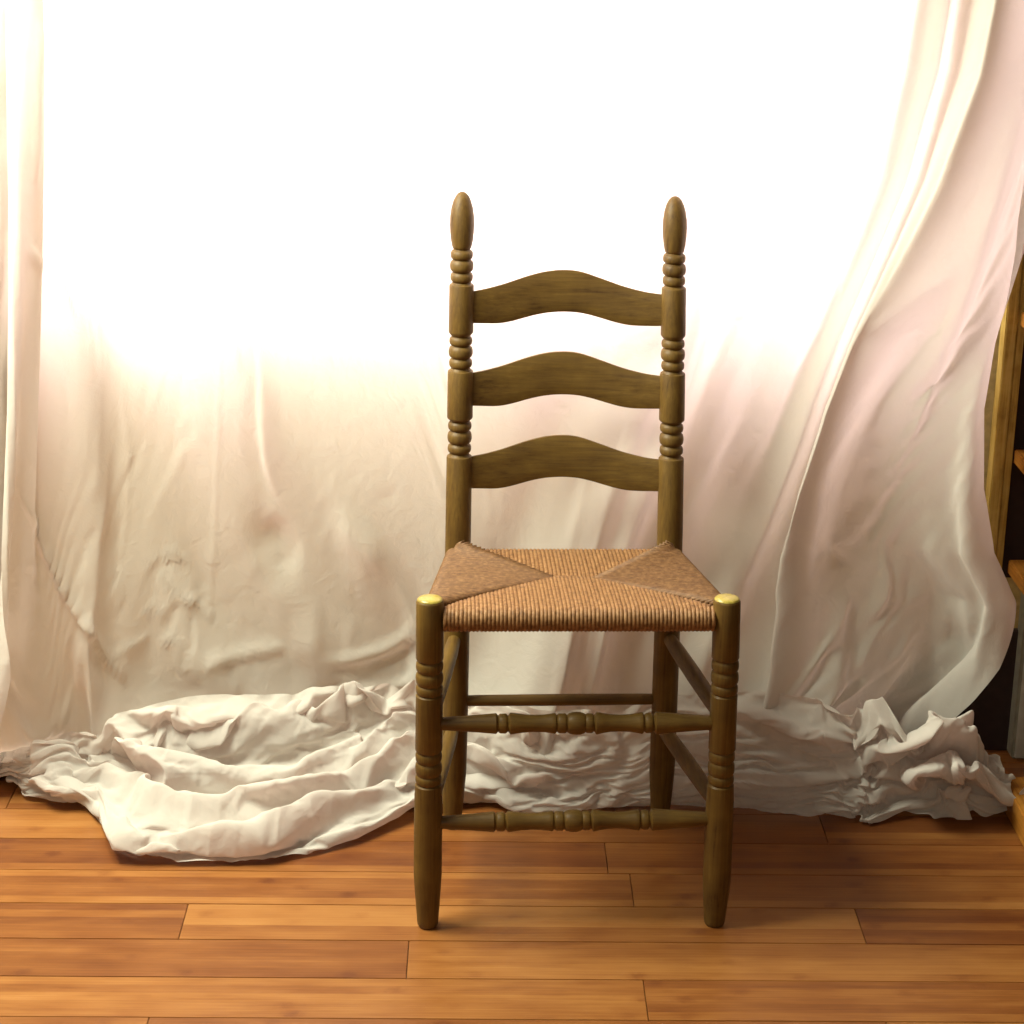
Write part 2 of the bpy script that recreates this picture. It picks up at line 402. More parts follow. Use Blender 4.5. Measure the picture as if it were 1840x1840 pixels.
def yb(side):
    y0 = chy(side * WB / 2, DEP)
    def f(z):
        t = max(0.0, z - 0.40)
        return y0 + RK * (t / 0.5256) ** 1.25
    return f
ybl, ybr = yb(-1), yb(1)
bl = post('p', ybl, [(344, 830.8), (500, 829.5), (620, 828), (770, 826), (900, 824), (1000, 822.5), (1100, 821), (1300, 817), (1465, 813)], back_prof(lambda Y: 320 + Y / 2.968, 1.0, 0, 1467), M_z)
br = post('p', ybr, [(352, 1213.3), (500, 1211), (620, 1209.5), (770, 1207), (900, 1205), (1000, 1203.5), (1100, 1200), (1300, 1193), (1465, 1186)],
          back_prof(lambda Y: 320 + (Y + 24 - (Y - 72) * 0.0105) / 2.968, 1.0, 0, 1465), M_z)
ringmesh('back_post', seat_on_floor(bl), M_z, chair)
ringmesh('back_post', seat_on_floor(br), M_z, chair)

# ladder slats ------------------------------------------------------------
top_c = [(388, 605), (460, 592), (560, 565), (680, 522), (780, 496), (840, 490), (900, 489), (960, 497), (1050, 529), (1180, 578), (1300, 610), (1390, 622)]
bot_c = [(388, 772), (460, 773), (520, 775), (560, 771), (600, 762), (720, 727), (800, 713), (880, 710), (960, 716), (1050, 740), (1130, 766), (1200, 783), (1260, 787), (1390, 788)]
def smooth_curve(pts, n):
    p = np.array(pts, float); x = np.linspace(p[0, 0], p[-1, 0], n)
    y = np.interp(x, p[:, 0], p[:, 1])
    k = np.array([1, 2, 3, 4, 3, 2, 1.]); k /= k.sum()
    yp = np.concatenate([np.full(3, y[0]) - (np.arange(3, 0, -1)) * (y[1] - y[0]), y, np.full(3, y[-1]) + np.arange(1, 4) * (y[-1] - y[-2])])
    return x, np.convolve(yp, k, 'valid')
slat_defs = [(0, 0, 0, 0, 0), (435.5, 440.5, -5, 435, 437), (881.5, 880, -11, 882, 881)]
for si, (dt, db, dx, dl, dr) in enumerate(slat_defs):
    n = 61
    x, yt = smooth_curve(top_c, n); _, yb_ = smooth_curve(bot_c, n)
    fx = (x - 388) / 1002
    # each slat leans very slightly
    yt = yt + dt; yb_ = yb_ + db
    rows = 7; verts = []; th = 0.0085
    X = 720 + (x + dx - 12 + fx * 24) / 2.968
    prof = []
    for side in (0, 1):
        for j in range(rows):
            v = j / (rows - 1)
            for i in range(n):
                py = 320 + (yt[i] * (1 - v) + yb_[i] * v) / 2.968
                bowy = 0.016 * (1 - (2 * fx[i] - 1) ** 2)
                z = 0.7
                for _ in range(12):
                    Y = (ybl(z) * (1 - fx[i]) + ybr(z) * fx[i]) + bowy
                    P = at_y(X[i], py, Y); z = 0.5 * z + 0.5 * P[2]
                edge = 0.0022 if j in (0, rows - 1) else 0.0
                verts.append(P + np.array([0, (-th / 2 + edge) if side == 0 else (th / 2 - edge), 0]))
    faces = []
    A = lambda s, j, i: s * rows * n + j * n + i
    for j in range(rows - 1):
        for i in range(n - 1):
            faces.append((A(0, j, i), A(0, j + 1, i), A(0, j + 1, i + 1), A(0, j, i + 1)))
            faces.append((A(1, j, i), A(1, j, i + 1), A(1, j + 1, i + 1), A(1, j + 1, i)))
    for i in range(n - 1):
        faces.append((A(0, 0, i), A(0, 0, i + 1), A(1, 0, i + 1), A(1, 0, i)))
        faces.append((A(0, rows - 1, i), A(1, rows - 1, i), A(1, rows - 1, i + 1), A(0, rows - 1, i + 1)))
    for j in range(rows - 1):
        faces.append((A(0, j, 0), A(1, j, 0), A(1, j + 1, 0), A(0, j + 1, 0)))
        faces.append((A(0, j, n - 1), A(0, j + 1, n - 1), A(1, j + 1, n - 1), A(1, j, n - 1)))
    o = mesh_obj('slat', verts, faces, M_x, chair); sharp(o, 50)

# rungs ---------------------------------------------------------------------
def turned(name, P0, P1, prof, mat):
    P0 = np.array(P0, float); P1 = np.array(P1, float); ax = P1 - P0; Ln = np.linalg.norm(ax); ax /= Ln
    up = np.array([0, 0, 1.0]); a = np.cross(ax, up); a /= np.linalg.norm(a); b = np.cross(a, ax)
    rings = [(P0 + ax * Ln * t, a, b, r) for t, r in prof]
    return ringmesh(name, rings, mat, chair)
def rung_prof():
    # zoom x from 200 to 1620, half heights in zoom pixels
    p = [(195, 33), (232, 35), (300, 39), (400, 46), (470, 52), (492, 54), (497, 50), (501, 44)]
    p += [(505, 43), (509, 48), (514, 51), (540, 52), (546, 50), (551, 43), (555, 42), (560, 48)]
    p += [(565, 56), (572, 56), (600, 52), (640, 47), (690, 44.5), (740, 46), (775, 51), (793, 54), (799, 52), (803, 45), (807, 44), (811, 49)]
    p += [(817, 52), (845, 52), (852, 50), (857, 44), (861, 48)]
    p += [(868, 53), (885, 58), (905, 60), (925, 59), (942, 54), (949, 50), (953, 47), (957, 50), (963, 52), (983, 52), (990, 49), (996, 43), (1000, 46)]
    p += [(1006, 58), (1012, 59), (1040, 52), (1080, 46), (1130, 43.5), (1180, 46), (1225, 53), (1243, 57), (1249, 54), (1253, 45), (1257, 45), (1262, 50)]
    p += [(1268, 53), (1290, 53), (1297, 49), (1301, 43), (1305, 43), (1309, 50), (1315, 58), (1322, 58), (1400, 52), (1500, 44), (1590, 38), (1625, 36)]
    return p
for (pyL, pyR, xa, xb, sc) in ((1300.5, 1298.5, 795, 1278, 1.0), (1478, 1471, 792, 1270, 0.98)):
    P0 = at_y(xa - 8, pyL, fl_y); P1 = at_y(xb + 8, pyR, fr_y)
    k = depth(P0) / F / 2.875 * sc
    pr = [((a - 195) / (1625 - 195), h * k) for a, h in rung_prof()]
    turned('front_rung', P0, P1, pr, M_x)
# back rung
P0 = at_y(832, 1259, ybl(0.3)); P1 = at_y(1180, 1256, ybr(0.3))
turned('back_rung', P0, P1, [(0, 0.0076), (0.06, 0.0082), (0.5, 0.0088), (0.94, 0.0082), (1, 0.0076)], M_x)
# side rungs
def side_rung(a, ya, b, yb2, r):
    A = at_y(a[0], a[1], ya); B = at_y(b[0], b[1], yb2)
    turned('side_rung', A, B, [(0, r * 0.80), (0.06, r * 0.88), (0.2, r), (0.5, r * 1.06), (0.8, r), (0.94, r * 0.88), (1, r * 0.80)], M_y)
side_rung((1199, 1142), ybr(.3), (1300, 1292), fr_y, 0.0108)
side_rung((1187, 1303), ybr(.2), (1292, 1450), fr_y, 0.0108)
side_rung((818, 1144), ybl(.3), (771.5, 1296), fl_y, 0.0108)
side_rung((815, 1306), ybl(.2), (769.5, 1456), fl_y, 0.0108)

# rush seat -----------------------------------------------------------------
ZT = float(at_y(1040, 1093, 0.0)[2])          # top of the cords over the front rail
RR = 0.0150
def rail_pt(px, py, y): return at_y(px, py, y)
FLp = np.array([at_y(797, 1110, fl_y)[0], fl_y, ZT - RR]); FRp = np.array([at_y(1284, 1110, fr_y)[0], fr_y, ZT - RR])
byL, byR = ybl(0.42), ybr(0.42)
zb = float(at_y(1010, 990, (byL + byR) / 2)[2]) - 0.012
BLp = np.array([at_y(822, 1000, byL)[0] + 0.006, byL, zb]); BRp = np.array([at_y(1204, 1000, byR)[0] - 0.006, byR, zb])
apL = (FLp * 0.5 + BLp * 0.5); 
def zcen(): return (ZT + zb + 0.012) / 2
A1 = at_z(1003, 1039, zcen() - 0.002); A2 = at_z(1060, 1041, zcen() - 0.002)
def diag(P, A, t, bow):
    d = (A - P) * t + P
    return d
def tube(pts, r, verts, faces, ns=6, twist=0.0):
    pts = np.array(pts); n = len(pts)
    tan = np.gradient(pts, axis=0); tan /= np.linalg.norm(tan, axis=1)[:, None] + 1e-12
    ref = np.cross(tan[0], [0.31, 0.74, 0.6]); ref /= np.linalg.norm(ref)
    base = len(verts)
    for i in range(n):
        ref = ref - tan[i] * (ref @ tan[i]); ref /= np.linalg.norm(ref) + 1e-12
        b = np.cross(tan[i], ref)
        rr = r[i] if hasattr(r, '__len__') else r
        for k in range(ns):
            a = 2 * math.pi * k / ns + twist * i
            verts.append(pts[i] + rr * (math.cos(a) * ref + math.sin(a) * b))
    for i in range(n - 1):
        for k in range(ns):
            k2 = (k + 1) % ns
            faces.append((base + i * ns + k, base + i * ns + k2, base + (i + 1) * ns + k2, base + (i + 1) * ns + k))

def seat_z(x, y, edgez):
    return edgez
def panel(name, P0, P1, Ain, Bin, count, outn, rail_r, zc0, zc1, lift=0.0, rad=None, curve=0.0):
    """cords from the rail P0-P1 (wrapped round it) inwards to the line P0 -> Ain -> Bin -> P1"""
    P0, P1, Ain, Bin = map(lambda v: np.array(v, float), (P0, P1, Ain, Bin))
    verts, faces = [], []
    LA = np.linalg.norm(Ain[:2] - P0[:2]); LM = np.linalg.norm(Bin[:2] - Ain[:2]); LB = np.linalg.norm(P1[:2] - Bin[:2])
    railL = np.linalg.norm(P1 - P0); e = (P1 - P0) / railL
    tA = float(((Ain - P0) @ e) / railL); tB = float(((Bin - P0) @ e) / railL)
    for i in range(count):
        t = (i + 0.5) / count
        tj = t + rng.normal() * 0.0008
        R0 = P0 + (P1 - P0) * tj
        # inner end
        if t < tA: s = t / tA; I = P0 + (Ain - P0) * s; I[2] = 0
        elif t > tB: s = (1 - t) / (1 - tB); I = P1 + (Bin - P1) * s
        else: s = (t - tA) / (tB - tA); I = Ain + (Bin - Ain) * s
        if t < tA: f = (t / tA)
        elif t > tB: f = (1 - t) / (1 - tB)
        else: f = 1.0
        # the diagonals bow, short cords are a little longer at the corners
        ease = f ** 0.9
        if t < tA: I = P0 + (Ain - P0) * np.array([f, ease, 1])
        if t > tB: I = P1 + (Bin - P1) * np.array([f, ease, 1])
        pts = []
        rc = rail_r
        # under and around the rail
        for a in (-150, -120, -90, -60, -30, 0, 25, 50, 72):
            aa = math.radians(a)
            pts.append(R0 + np.array([outn[0] * math.cos(aa), outn[1] * math.cos(aa), 0]) * rc + np.array([0, 0, math.sin(aa) * rc]))
        topz = R0[2] + rc
        start = R0 + np.array([0, 0, rc])
        endz = zc0 + (zc1 - zc0) * f + lift
        L2 = np.linalg.norm((I - R0)[:2])
        m = max(2, int(L2 / 0.016))
        for k in range(m + 1):
            s = k / m
            x = start[0] + (I[0] - start[0]) * s; y = start[1] + (I[1] - start[1]) * s
            z = topz + (endz - topz) * (s ** 1.0) + 0.0015 * math.sin(math.pi * s) + rng.normal() * 0.00012
            x += rng.normal() * 0.00015; y += rng.normal() * 0.00015
            pts.append(np.array([x, y, z]))
        q = pts[-1].copy(); q[2] -= 0.012; pts.append(q)
        tube(pts, rad, verts, faces, 7, 0.0)
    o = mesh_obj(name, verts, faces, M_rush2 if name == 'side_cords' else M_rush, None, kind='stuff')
    return o
zc = zcen() - 0.004
# solid core under the cords
core_v = []
for P in (FLp, FRp, BRp, BLp): core_v.append(P + np.array([0, 0, RR - 0.007]))
mid = (A1 + A2) / 2; mid[2] = zc - 0.005
core_v = [FLp + [0, 0, RR * .35], FRp + [0, 0, RR * .35], BRp + [0, 0, 0.002], BLp + [0, 0, 0.002], mid,
          FLp + [0, 0, -RR * .6], FRp + [0, 0, -RR * .6], BRp + [0, 0, -0.009], BLp + [0, 0, -0.009]]
core_f = [(0, 1, 4), (1, 2, 4), (2, 3, 4), (3, 0, 4), (0, 5, 6, 1), (1, 6, 7, 2), (2, 7, 8, 3), (3, 8, 5, 0), (5, 8, 7, 6)]
seat = mesh_obj('seat', core_v, core_f, plain('seat_stuffing', (0.10, 0.045, 0.018), 0.9), chair, smooth=False)
def seat_child(o):
    o.parent = seat; o.matrix_parent_inverse = Matrix.Identity(4)
cr = 0.0034
seat_child(panel('front_cords', FLp, FRp, A1, A2, 68, (0, -1), RR - cr * 0.5, ZT - 0.0015, zc + 0.002, 0.0015, cr * 0.96))
seat_child(panel('back_cords', BRp, BLp, A2, A1, 52, (0, 1), 0.0115, zb + 0.010, zc, -0.0005, cr * 0.98))
def sd(P0, P1, s):
    return P0, P1
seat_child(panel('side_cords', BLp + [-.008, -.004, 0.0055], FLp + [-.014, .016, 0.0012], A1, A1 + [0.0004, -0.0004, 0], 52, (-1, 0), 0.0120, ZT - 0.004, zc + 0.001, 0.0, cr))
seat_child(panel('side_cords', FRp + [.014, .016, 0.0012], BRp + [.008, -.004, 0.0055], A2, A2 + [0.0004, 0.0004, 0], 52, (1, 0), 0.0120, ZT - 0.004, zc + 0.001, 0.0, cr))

# ------------------------------------------------------------------ bookcase, box and crate at the right edge
def X(px, py, y): return float(at_y(px, py, y)[0])
def Z(px, py, y): return float(at_y(px, py, y)[2])
ys = 0.505
bfl = at_z(1817, 1364); y1 = float(bfl[1]); zb1 = Z(1836, 1060, y1)
bk = thing('bookcase', 'yellow pine bookcase with dark open compartments at the right edge behind the sheet', 'bookcase', (X(1800, 850, ys), ys, zb1))
boxm('upright', X(1783, 850, ys), X(1803.5, 850, ys), ys, ys + 0.03, zb1 + 0.02, 1.6, M_pine, bk)
boxm('upright', X(1804, 850, ys), X(1818.5, 850, ys), ys + 0.004, ys + 0.03, zb1 + 0.02, 1.6, M_pine, bk)
xr = X(1819, 850, ys)
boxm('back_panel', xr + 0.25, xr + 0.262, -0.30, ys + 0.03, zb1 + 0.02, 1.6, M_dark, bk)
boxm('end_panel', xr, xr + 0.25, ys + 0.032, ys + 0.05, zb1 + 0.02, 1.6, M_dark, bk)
for (px, py) in ((1824, 808), (1813, 1006), (1836, 560)):
    z = Z(px, py, ys)
    boxm('shelf', X(px, py, ys), xr + 0.249, ys - 0.42, ys + 0.002, z - 0.022, z, M_piney, bk)
bx = thing('storage_box', 'grey storage box with a pale front on the floor beside the bookcase', 'box', (X(1816, 1362, .50), .5, 0))
boxm('body', X(1817, 1362, y1), X(1817, 1362, y1) + 0.30, y1, WALL_Y - 0.004, 0.0, zb1, M_box, bx, bev=0.003)
boxm('front_panel', X(1817, 1362, y1) + 0.004, X(1817, 1362, y1) + 0.296, y1 - 0.006, y1 - 0.0005, 0.004, zb1 - 0.004, M_white, bx)
boxm('lid', X(1817, 1362, y1) - 0.006, X(1817, 1362, y1) + 0.31, y1 - 0.008, WALL_Y - 0.003, zb1 + 0.0005, zb1 + 0.014, M_white, bx)
c0 = at_z(1823, 1500)
cr_ = thing('wooden_crate', 'low yellow wooden crate corner on the floor at the right edge', 'crate', (float(c0[0]), float(c0[1]), 0))
cx0 = float(at_z(1826, 1500)[0]); cyy = float(at_z(1840, 1528)[1])
boxm('side_board', cx0, cx0 + 0.012, cyy, cyy + 0.16, 0.001, 0.045, M_piney, cr_)
boxm('end_board', cx0 + 0.0125, cx0 + 0.25, cyy + 0.001, cyy + 0.013, 0.001, 0.045, M_piney, cr_)
boxm('top_board', cx0 + 0.002, cx0 + 0.25, cyy + 0.0135, cyy + 0.158, 0.034, 0.043, M_piney, cr_)
# ------------------------------------------------------------------ the cotton sheet
# HANG and HEAP are coarse grids of points on the cloth; they are refined to a smooth surface and then pressed
# with the creases and seams that the photograph shows on it.
HANG = [
[-1957,1443,9,0,-67,1,3,-73,1,-2,-69,2,-3,-59,2,-4,-69,7,-2,-80,5,-20,-54,10,7,-18,32,41,-44,-22,37,-58,-15,46,-53,-1,41,-47,22,36,-40,34,35,-19,43,30,-13,47,27,-9,50,27,-9,61,25,-9,69,23,-11,74,12,-17,77,-5,-1,74,-3,8,52,1,9,53,2,9,52,3,9,53,4,8,52,4,9,52,4,9,53,5,9,52,4,9,53,5,8,52,4,9,52,5,8,53,4,9,52,4,8,53,4,9,52,4,8,53,4,8,53,3,9,52,4,8,53,3,8,52,4,9,53,3,8,52,3,8,53,3,8,53,3,9,52,4,8,53,3,8,52,4,8,53,5,9,52,4,8,53,6,7,52,5,8,53,7,7,52,7,7,52,9,6,52,9,5,53,9,6,52,8,8,52,8,7,52,13,18,104,-36,16,87,-80,-2,20,-63,-46,16,-29,16,63,-38,-23,-14],
[-1924,1433,9,0,-65,2,1,-71,4,-10,-65,11,-11,-53,10,-3,-62,6,-1,-68,-2,-11,-69,-5,-2,-5,39,24,-57,2,51,-46,-21,48,-43,-15,44,-45,17,22,-40,41,9,-26,45,17,-28,43,25,-18,48,25,-9,58,24,-4,67,25,-3,67,25,-6,66,14,2,70,10,4,51,9,1,53,7,1,52,5,1,53,5,2,53,4,3,53,2,3,53,3,3,53,2,5,52,2,5,53,2,6,53,2,7,53,3,7,53,2,8,52,2,7,53,2,8,53,3,8,52,2,8,53,3,9,53,2,8,52,2,8,53,3,8,52,2,9,53,2,8,53,2,9,52,2,8,53,1,9,52,2,8,53,2,9,52,3,9,53,3,9,52,3,9,53,4,8,52,5,9,52,6,8,53,6,8,52,8,7,52,8,7,52,9,7,52,20,11,105,3,18,100,-65,16,50,-61,-38,-10,-30,15,58,-33,-21,-14],
[-1886,1403,9,-1,-62,1,2,-66,2,-5,-61,1,-28,-46,2,-20,-52,4,-3,-58,4,2,-81,-11,-6,-3,40,16,-25,27,37,-42,-16,58,-34,-3,51,-38,3,27,-43,25,15,-39,39,-4,-18,50,1,-16,47,13,-17,52,18,-12,59,25,-6,60,23,-4,57,14,2,62,12,3,50,15,3,51,13,2,51,14,2,52,12,1,51,12,0,52,11,0,52,9,-1,53,9,0,52,7,-1,53,6,-1,53,4,0,53,4,0,53,2,1,53,2,2,53,1,3,54,1,3,53,0,4,53,0,5,53,1,5,53,0,6,53,0,7,53,1,7,53,1,7,53,0,7,52,0,8,53,1,8,53,0,8,53,0,9,52,0,8,53,0,9,52,0,9,53,0,9,53,1,9,52,1,9,53,1,10,52,2,9,52,3,10,53,5,9,52,13,16,105,20,10,103,6,23,96,-51,12,12,-40,-27,1,-37,3,23],
[-1849,1368,11,-2,-58,1,2,-63,3,0,-59,-2,-26,-43,3,-23,-48,-2,-7,-58,12,-11,-65,-1,-8,-3,23,18,-28,18,11,-17,28,43,-25,4,58,-22,-11,44,-42,3,13,-45,21,18,-21,45,5,-21,39,3,-16,46,7,-2,52,15,-11,49,9,-2,58,1,2,62,5,-1,52,10,-2,52,11,0,52,11,0,52,12,0,51,12,1,52,12,1,52,13,1,51,12,1,52,12,0,52,11,1,52,11,1,51,11,1,52,10,0,53,9,1,52,7,-1,53,6,0,52,6,0,53,5,0,53,4,0,53,3,0,54,3,0,53,2,2,53,2,1,53,0,3,53,1,3,54,0,4,53,0,4,53,-1,6,53,-1,6,53,-1,6,53,-1,7,53,-2,7,53,-1,7,53,-2,8,53,-2,8,52,-2,8,53,-2,8,53,-3,8,52,-3,18,106,-1,19,104,8,19,103,5,30,84,-24,-11,-32,-39,5,23],
[-1816,1329,10,-1,-55,5,-2,-60,8,-5,-57,7,-11,-42,-14,-25,-53,-3,-17,-63,9,-16,-26,4,-7,-2,12,18,-11,24,4,2,33,21,-22,28,44,-28,1,50,-36,-3,33,-37,-6,16,-41,3,23,-34,32,4,-5,49,-1,2,53,0,-6,50,-2,-5,51,10,11,59,11,-3,51,13,-7,51,14,-6,50,11,-3,52,10,1,52,9,1,52,9,2,52,9,2,52,8,2,52,9,2,53,8,1,52,9,2,52,8,1,53,9,1,52,8,0,52,9,1,53,8,0,52,8,0,53,7,1,52,7,1,53,7,0,52,7,1,53,6,1,53,5,1,53,6,1,53,5,1,53,5,1,53,3,1,53,3,2,53,3,2,54,1,2,53,1,2,53,1,3,54,-1,3,53,0,4,53,-2,4,54,-1,4,53,-3,4,53,-3,5,54,-7,11,106,-10,12,106,-11,15,105,-11,25,103,-12,55,36,-8,-20,-21],
[-1781,1265,14,-1,-50,3,-1,-56,10,-11,-60,11,-10,-79,11,-29,-28,-10,-9,-30,-22,-5,9,23,-12,-35,-14,6,-11,23,27,24,21,10,22,28,13,-8,28,29,-26,15,39,-33,1,32,-37,-13,21,-37,-15,21,-32,21,11,-20,44,5,-9,51,1,2,49,-11,31,51,9,-11,46,6,0,51,11,-4,51,14,-7,50,15,-7,50,12,-3,52,11,-2,51,11,-1,52,9,1,52,9,1,53,8,2,52,8,2,52,8,3,53,8,2,52,8,1,53,8,2,52,7,2,53,8,2,52,7,2,53,6,2,53,7,3,53,6,2,53,5,2,53,5,2,53,5,3,53,5,2,53,4,2,53,4,2,53,4,2,54,3,2,53,4,1,54,3,2,53,2,1,54,2,2,54,2,1,53,2,2,54,1,1,54,1,1,54,0,2,54,-1,2,108,-4,3,108,-8,5,108,-11,9,107,-17,29,98,-25,31,-4],
[-1747,1170,18,-5,-45,-6,-6,-62,16,5,-56,17,1,-44,12,-20,9,-4,-3,0,-22,-1,-26,13,-8,-38,-8,-17,-33,-13,19,17,33,21,24,23,4,26,-7,7,25,12,20,1,27,29,-18,19,27,-32,-4,21,-35,-13,21,-36,4,4,-20,30,8,-20,33,-9,25,48,9,-2,47,5,-7,48,4,2,52,7,-3,52,10,-2,50,10,-4,51,10,-3,52,11,-3,51,11,-3,51,16,-3,50,10,2,52,7,3,52,7,2,53,6,3,52,7,2,53,6,3,53,5,2,53,6,2,53,5,2,53,4,3,53,5,2,53,4,3,53,4,2,53,4,2,53,3,2,53,4,3,54,3,2,53,4,2,54,3,2,53,3,2,54,3,2,53,3,2,54,3,2,54,3,2,53,3,2,54,3,2,54,3,1,54,3,2,54,3,2,55,5,2,109,5,2,109,4,0,110,4,-1,110,-2,-5,111,-37,33,72],
[-1730,1057,13,-12,-45,-6,2,-41,5,43,1,9,14,-3,8,-8,-12,-8,-7,-10,-5,-10,-28,7,-15,-33,-1,-20,-35,2,-9,-3,32,18,18,10,19,29,-11,9,36,-1,8,32,6,14,2,28,26,-2,20,22,-30,14,14,-34,0,16,-24,-3,10,-28,19,2,-4,40,5,9,48,6,-10,49,3,4,51,7,-5,52,4,1,51,5,0,52,8,-4,51,6,1,51,9,-7,50,6,8,51,4,0,52,4,2,53,4,1,53,3,2,52,4,2,53,4,1,53,4,2,53,4,2,53,3,1,53,4,2,53,3,1,53,3,2,53,3,2,54,3,1,53,3,2,53,3,1,53,3,2,54,3,1,53,3,2,54,3,1,53,3,2,54,2,1,53,3,2,54,3,2,54,3,2,54,3,2,53,2,3,55,3,2,54,3,2,54,6,5,109,7,4,110,8,3,110,10,1,111,11,2,114,7,-3,111],
[-1693,991,12,14,-21,-13,20,-16,12,23,-10,14,18,-30,18,-15,-18,-2,-11,-11,-7,-19,-23,25,-20,-22,0,-15,-28,10,2,12,18,17,33,-2,10,33,-9,7,27,-6,11,28,-11,11,13,10,17,0,28,21,-29,13,13,-27,11,13,-23,14,12,-22,21,1,-1,45,7,-2,48,4,2,50,5,-5,51,5,8,51,7,-9,51,5,-2,51,8,-4,51,7,-2,50,8,1,51,4,-1,51,4,4,52,2,-1,53,4,1,53,4,2,53,3,1,53,4,2,53,3,1,52,4,1,53,4,2,53,3,1,53,4,1,53,3,1,53,3,1,53,4,2,54,2,1,53,3,2,53,4,2,53,2,2,54,3,3,53,3,2,53,3,3,54,2,3,53,3,4,54,2,3,53,3,4,54,2,3,54,3,3,54,3,2,53,3,2,55,7,1,109,8,0,109,8,2,109,8,8,111,7,6,112,20,-19,97],
[-1632,971,19,11,-31,-9,-6,-44,0,20,-32,16,30,-19,13,-19,-9,16,-14,-20,-16,-19,-21,23,-10,-14,20,2,14,22,12,32,-19,7,40,-3,2,39,-10,8,25,-14,14,23,6,10,12,20,14,-27,27,13,-32,20,14,-35,14,9,-9,31,4,-2,39,-5,6,51,9,-9,48,3,1,51,6,-4,50,7,-3,50,6,0,52,8,-10,49,8,3,51,7,-5,50,7,5,51,6,-2,51,4,2,53,3,2,52,4,0,53,4,1,53,4,1,52,4,1,53,3,1,53,4,1,53,4,1,52,3,1,53,3,1,53,4,2,53,3,2,53,3,3,53,3,3,53,3,4,53,3,4,53,2,5,53,2,5,53,2,5,54,3,4,53,2,5,53,2,4,53,3,3,54,3,2,53,4,1,54,3,-1,54,4,-1,54,5,-3,53,8,-3,109,7,6,108,6,17,108,6,9,109,4,-27,103,27,-12,54],
[-1597,920,13,1,-42,2,1,-45,-4,18,-36,20,32,-7,12,-23,-11,14,-24,-27,-12,-9,-11,36,19,24,27,10,46,-5,-3,39,-27,-9,36,-24,14,33,-7,19,31,6,10,21,18,8,-32,24,12,-38,23,13,-23,37,7,-5,43,3,-6,48,-3,14,43,2,-18,53,3,-1,51,4,-8,50,8,-1,50,6,-10,49,8,-6,51,9,5,51,6,-5,50,9,7,51,5,-4,51,8,6,51,5,-2,52,4,2,52,3,2,53,4,0,52,4,0,53,4,1,53,3,1,52,4,3,53,4,2,53,3,3,52,3,4,53,3,4,53,2,5,53,3,6,52,2,6,53,2,6,53,2,7,52,2,5,53,3,5,53,3,4,53,3,3,53,3,1,54,4,-1,53,4,-3,53,4,-4,53,4,-5,53,5,-5,54,4,-2,53,5,2,54,7,15,107,5,23,105,10,4,107,3,-37,98,-4,-48,82,38,41,25],
[-1562,879,10,0,-48,2,0,-51,-1,19,-36,21,27,3,15,-26,-23,9,-26,-26,11,13,27,22,13,51,-3,5,52,-8,-7,38,-29,-5,40,-25,9,47,3,30,19,30,6,-35,9,17,-29,38,8,-2,48,9,-9,52,0,-4,52,-3,-9,46,4,-2,48,-2,-14,64,5,-19,48,8,0,49,8,-11,49,7,3,51,8,-9,50,8,3,51,9,6,50,7,-2,51,7,6,51,7,-4,51,6,4,52,3,-1,53,4,1,52,4,2,52,4,3,53,3,3,52,3,5,53,3,5,52,3,6,53,2,6,52,2,7,52,1,7,53,2,8,52,2,7,53,2,6,52,3,4,53,4,4,52,4,1,53,5,-1,53,3,-2,53,4,-4,53,4,-6,53,4,-6,53,4,-5,52,5,-3,53,5,0,53,5,5,53,3,9,53,2,13,52,5,24,105,13,-1,104,4,-40,98,-10,-59,86,28,26,67,21,31,-1],
[-1526,854,10,-1,-52,1,-1,-55,-1,20,-29,27,7,-11,22,-15,-23,3,-18,-2,28,6,50,-3,7,53,-16,3,46,-26,3,47,-16,4,46,-8,10,46,4,14,-26,23,19,-16,30,17,-12,51,10,-12,54,2,-12,54,-1,-12,55,-10,-22,49,1,-4,52,5,-5,68,10,-7,50,8,-12,48,12,2,49,5,-2,52,11,8,49,7,-1,51,9,3,51,7,3,50,8,0,52,5,4,51,5,-1,52,4,2,52,4,5,53,3,6,52,2,7,52,2,7,52,1,7,52,2,8,52,1,7,52,2,8,53,2,7,52,3,6,52,3,4,53,5,2,52,4,0,53,5,-2,52,4,-3,53,4,-5,53,3,-7,52,4,-6,53,3,-6,52,5,-4,53,5,0,53,5,4,52,4,7,53,3,11,52,1,14,51,2,13,52,3,10,52,14,0,105,6,-38,98,-9,-57,87,10,-24,88,17,77,16,32,-4,23],
[-1489,832,8,-2,-55,2,0,-57,2,5,-35,22,8,-7,27,-13,-25,11,-4,31,27,2,52,-20,5,49,-28,0,46,-26,7,57,-12,9,51,5,10,24,15,7,-43,21,12,-23,39,9,-17,55,5,-17,56,3,-11,58,3,-9,58,-2,-9,58,-1,-14,56,12,1,68,13,2,51,11,-3,48,9,-2,51,8,5,52,11,10,49,9,11,50,9,0,51,7,4,51,6,2,51,3,6,52,3,7,52,1,8,52,1,8,52,2,8,51,1,9,52,1,7,52,3,8,52,2,5,52,4,5,53,4,3,52,5,1,52,5,-1,53,4,-3,52,4,-5,52,4,-6,53,3,-6,52,4,-7,52,3,-6,53,5,-4,52,5,-2,53,5,4,52,5,6,52,3,10,52,3,11,52,1,13,51,2,13,52,3,11,52,6,4,52,7,-4,52,8,-34,98,-5,-54,90,-1,-50,91,17,42,56,11,67,11,41,-22,36],
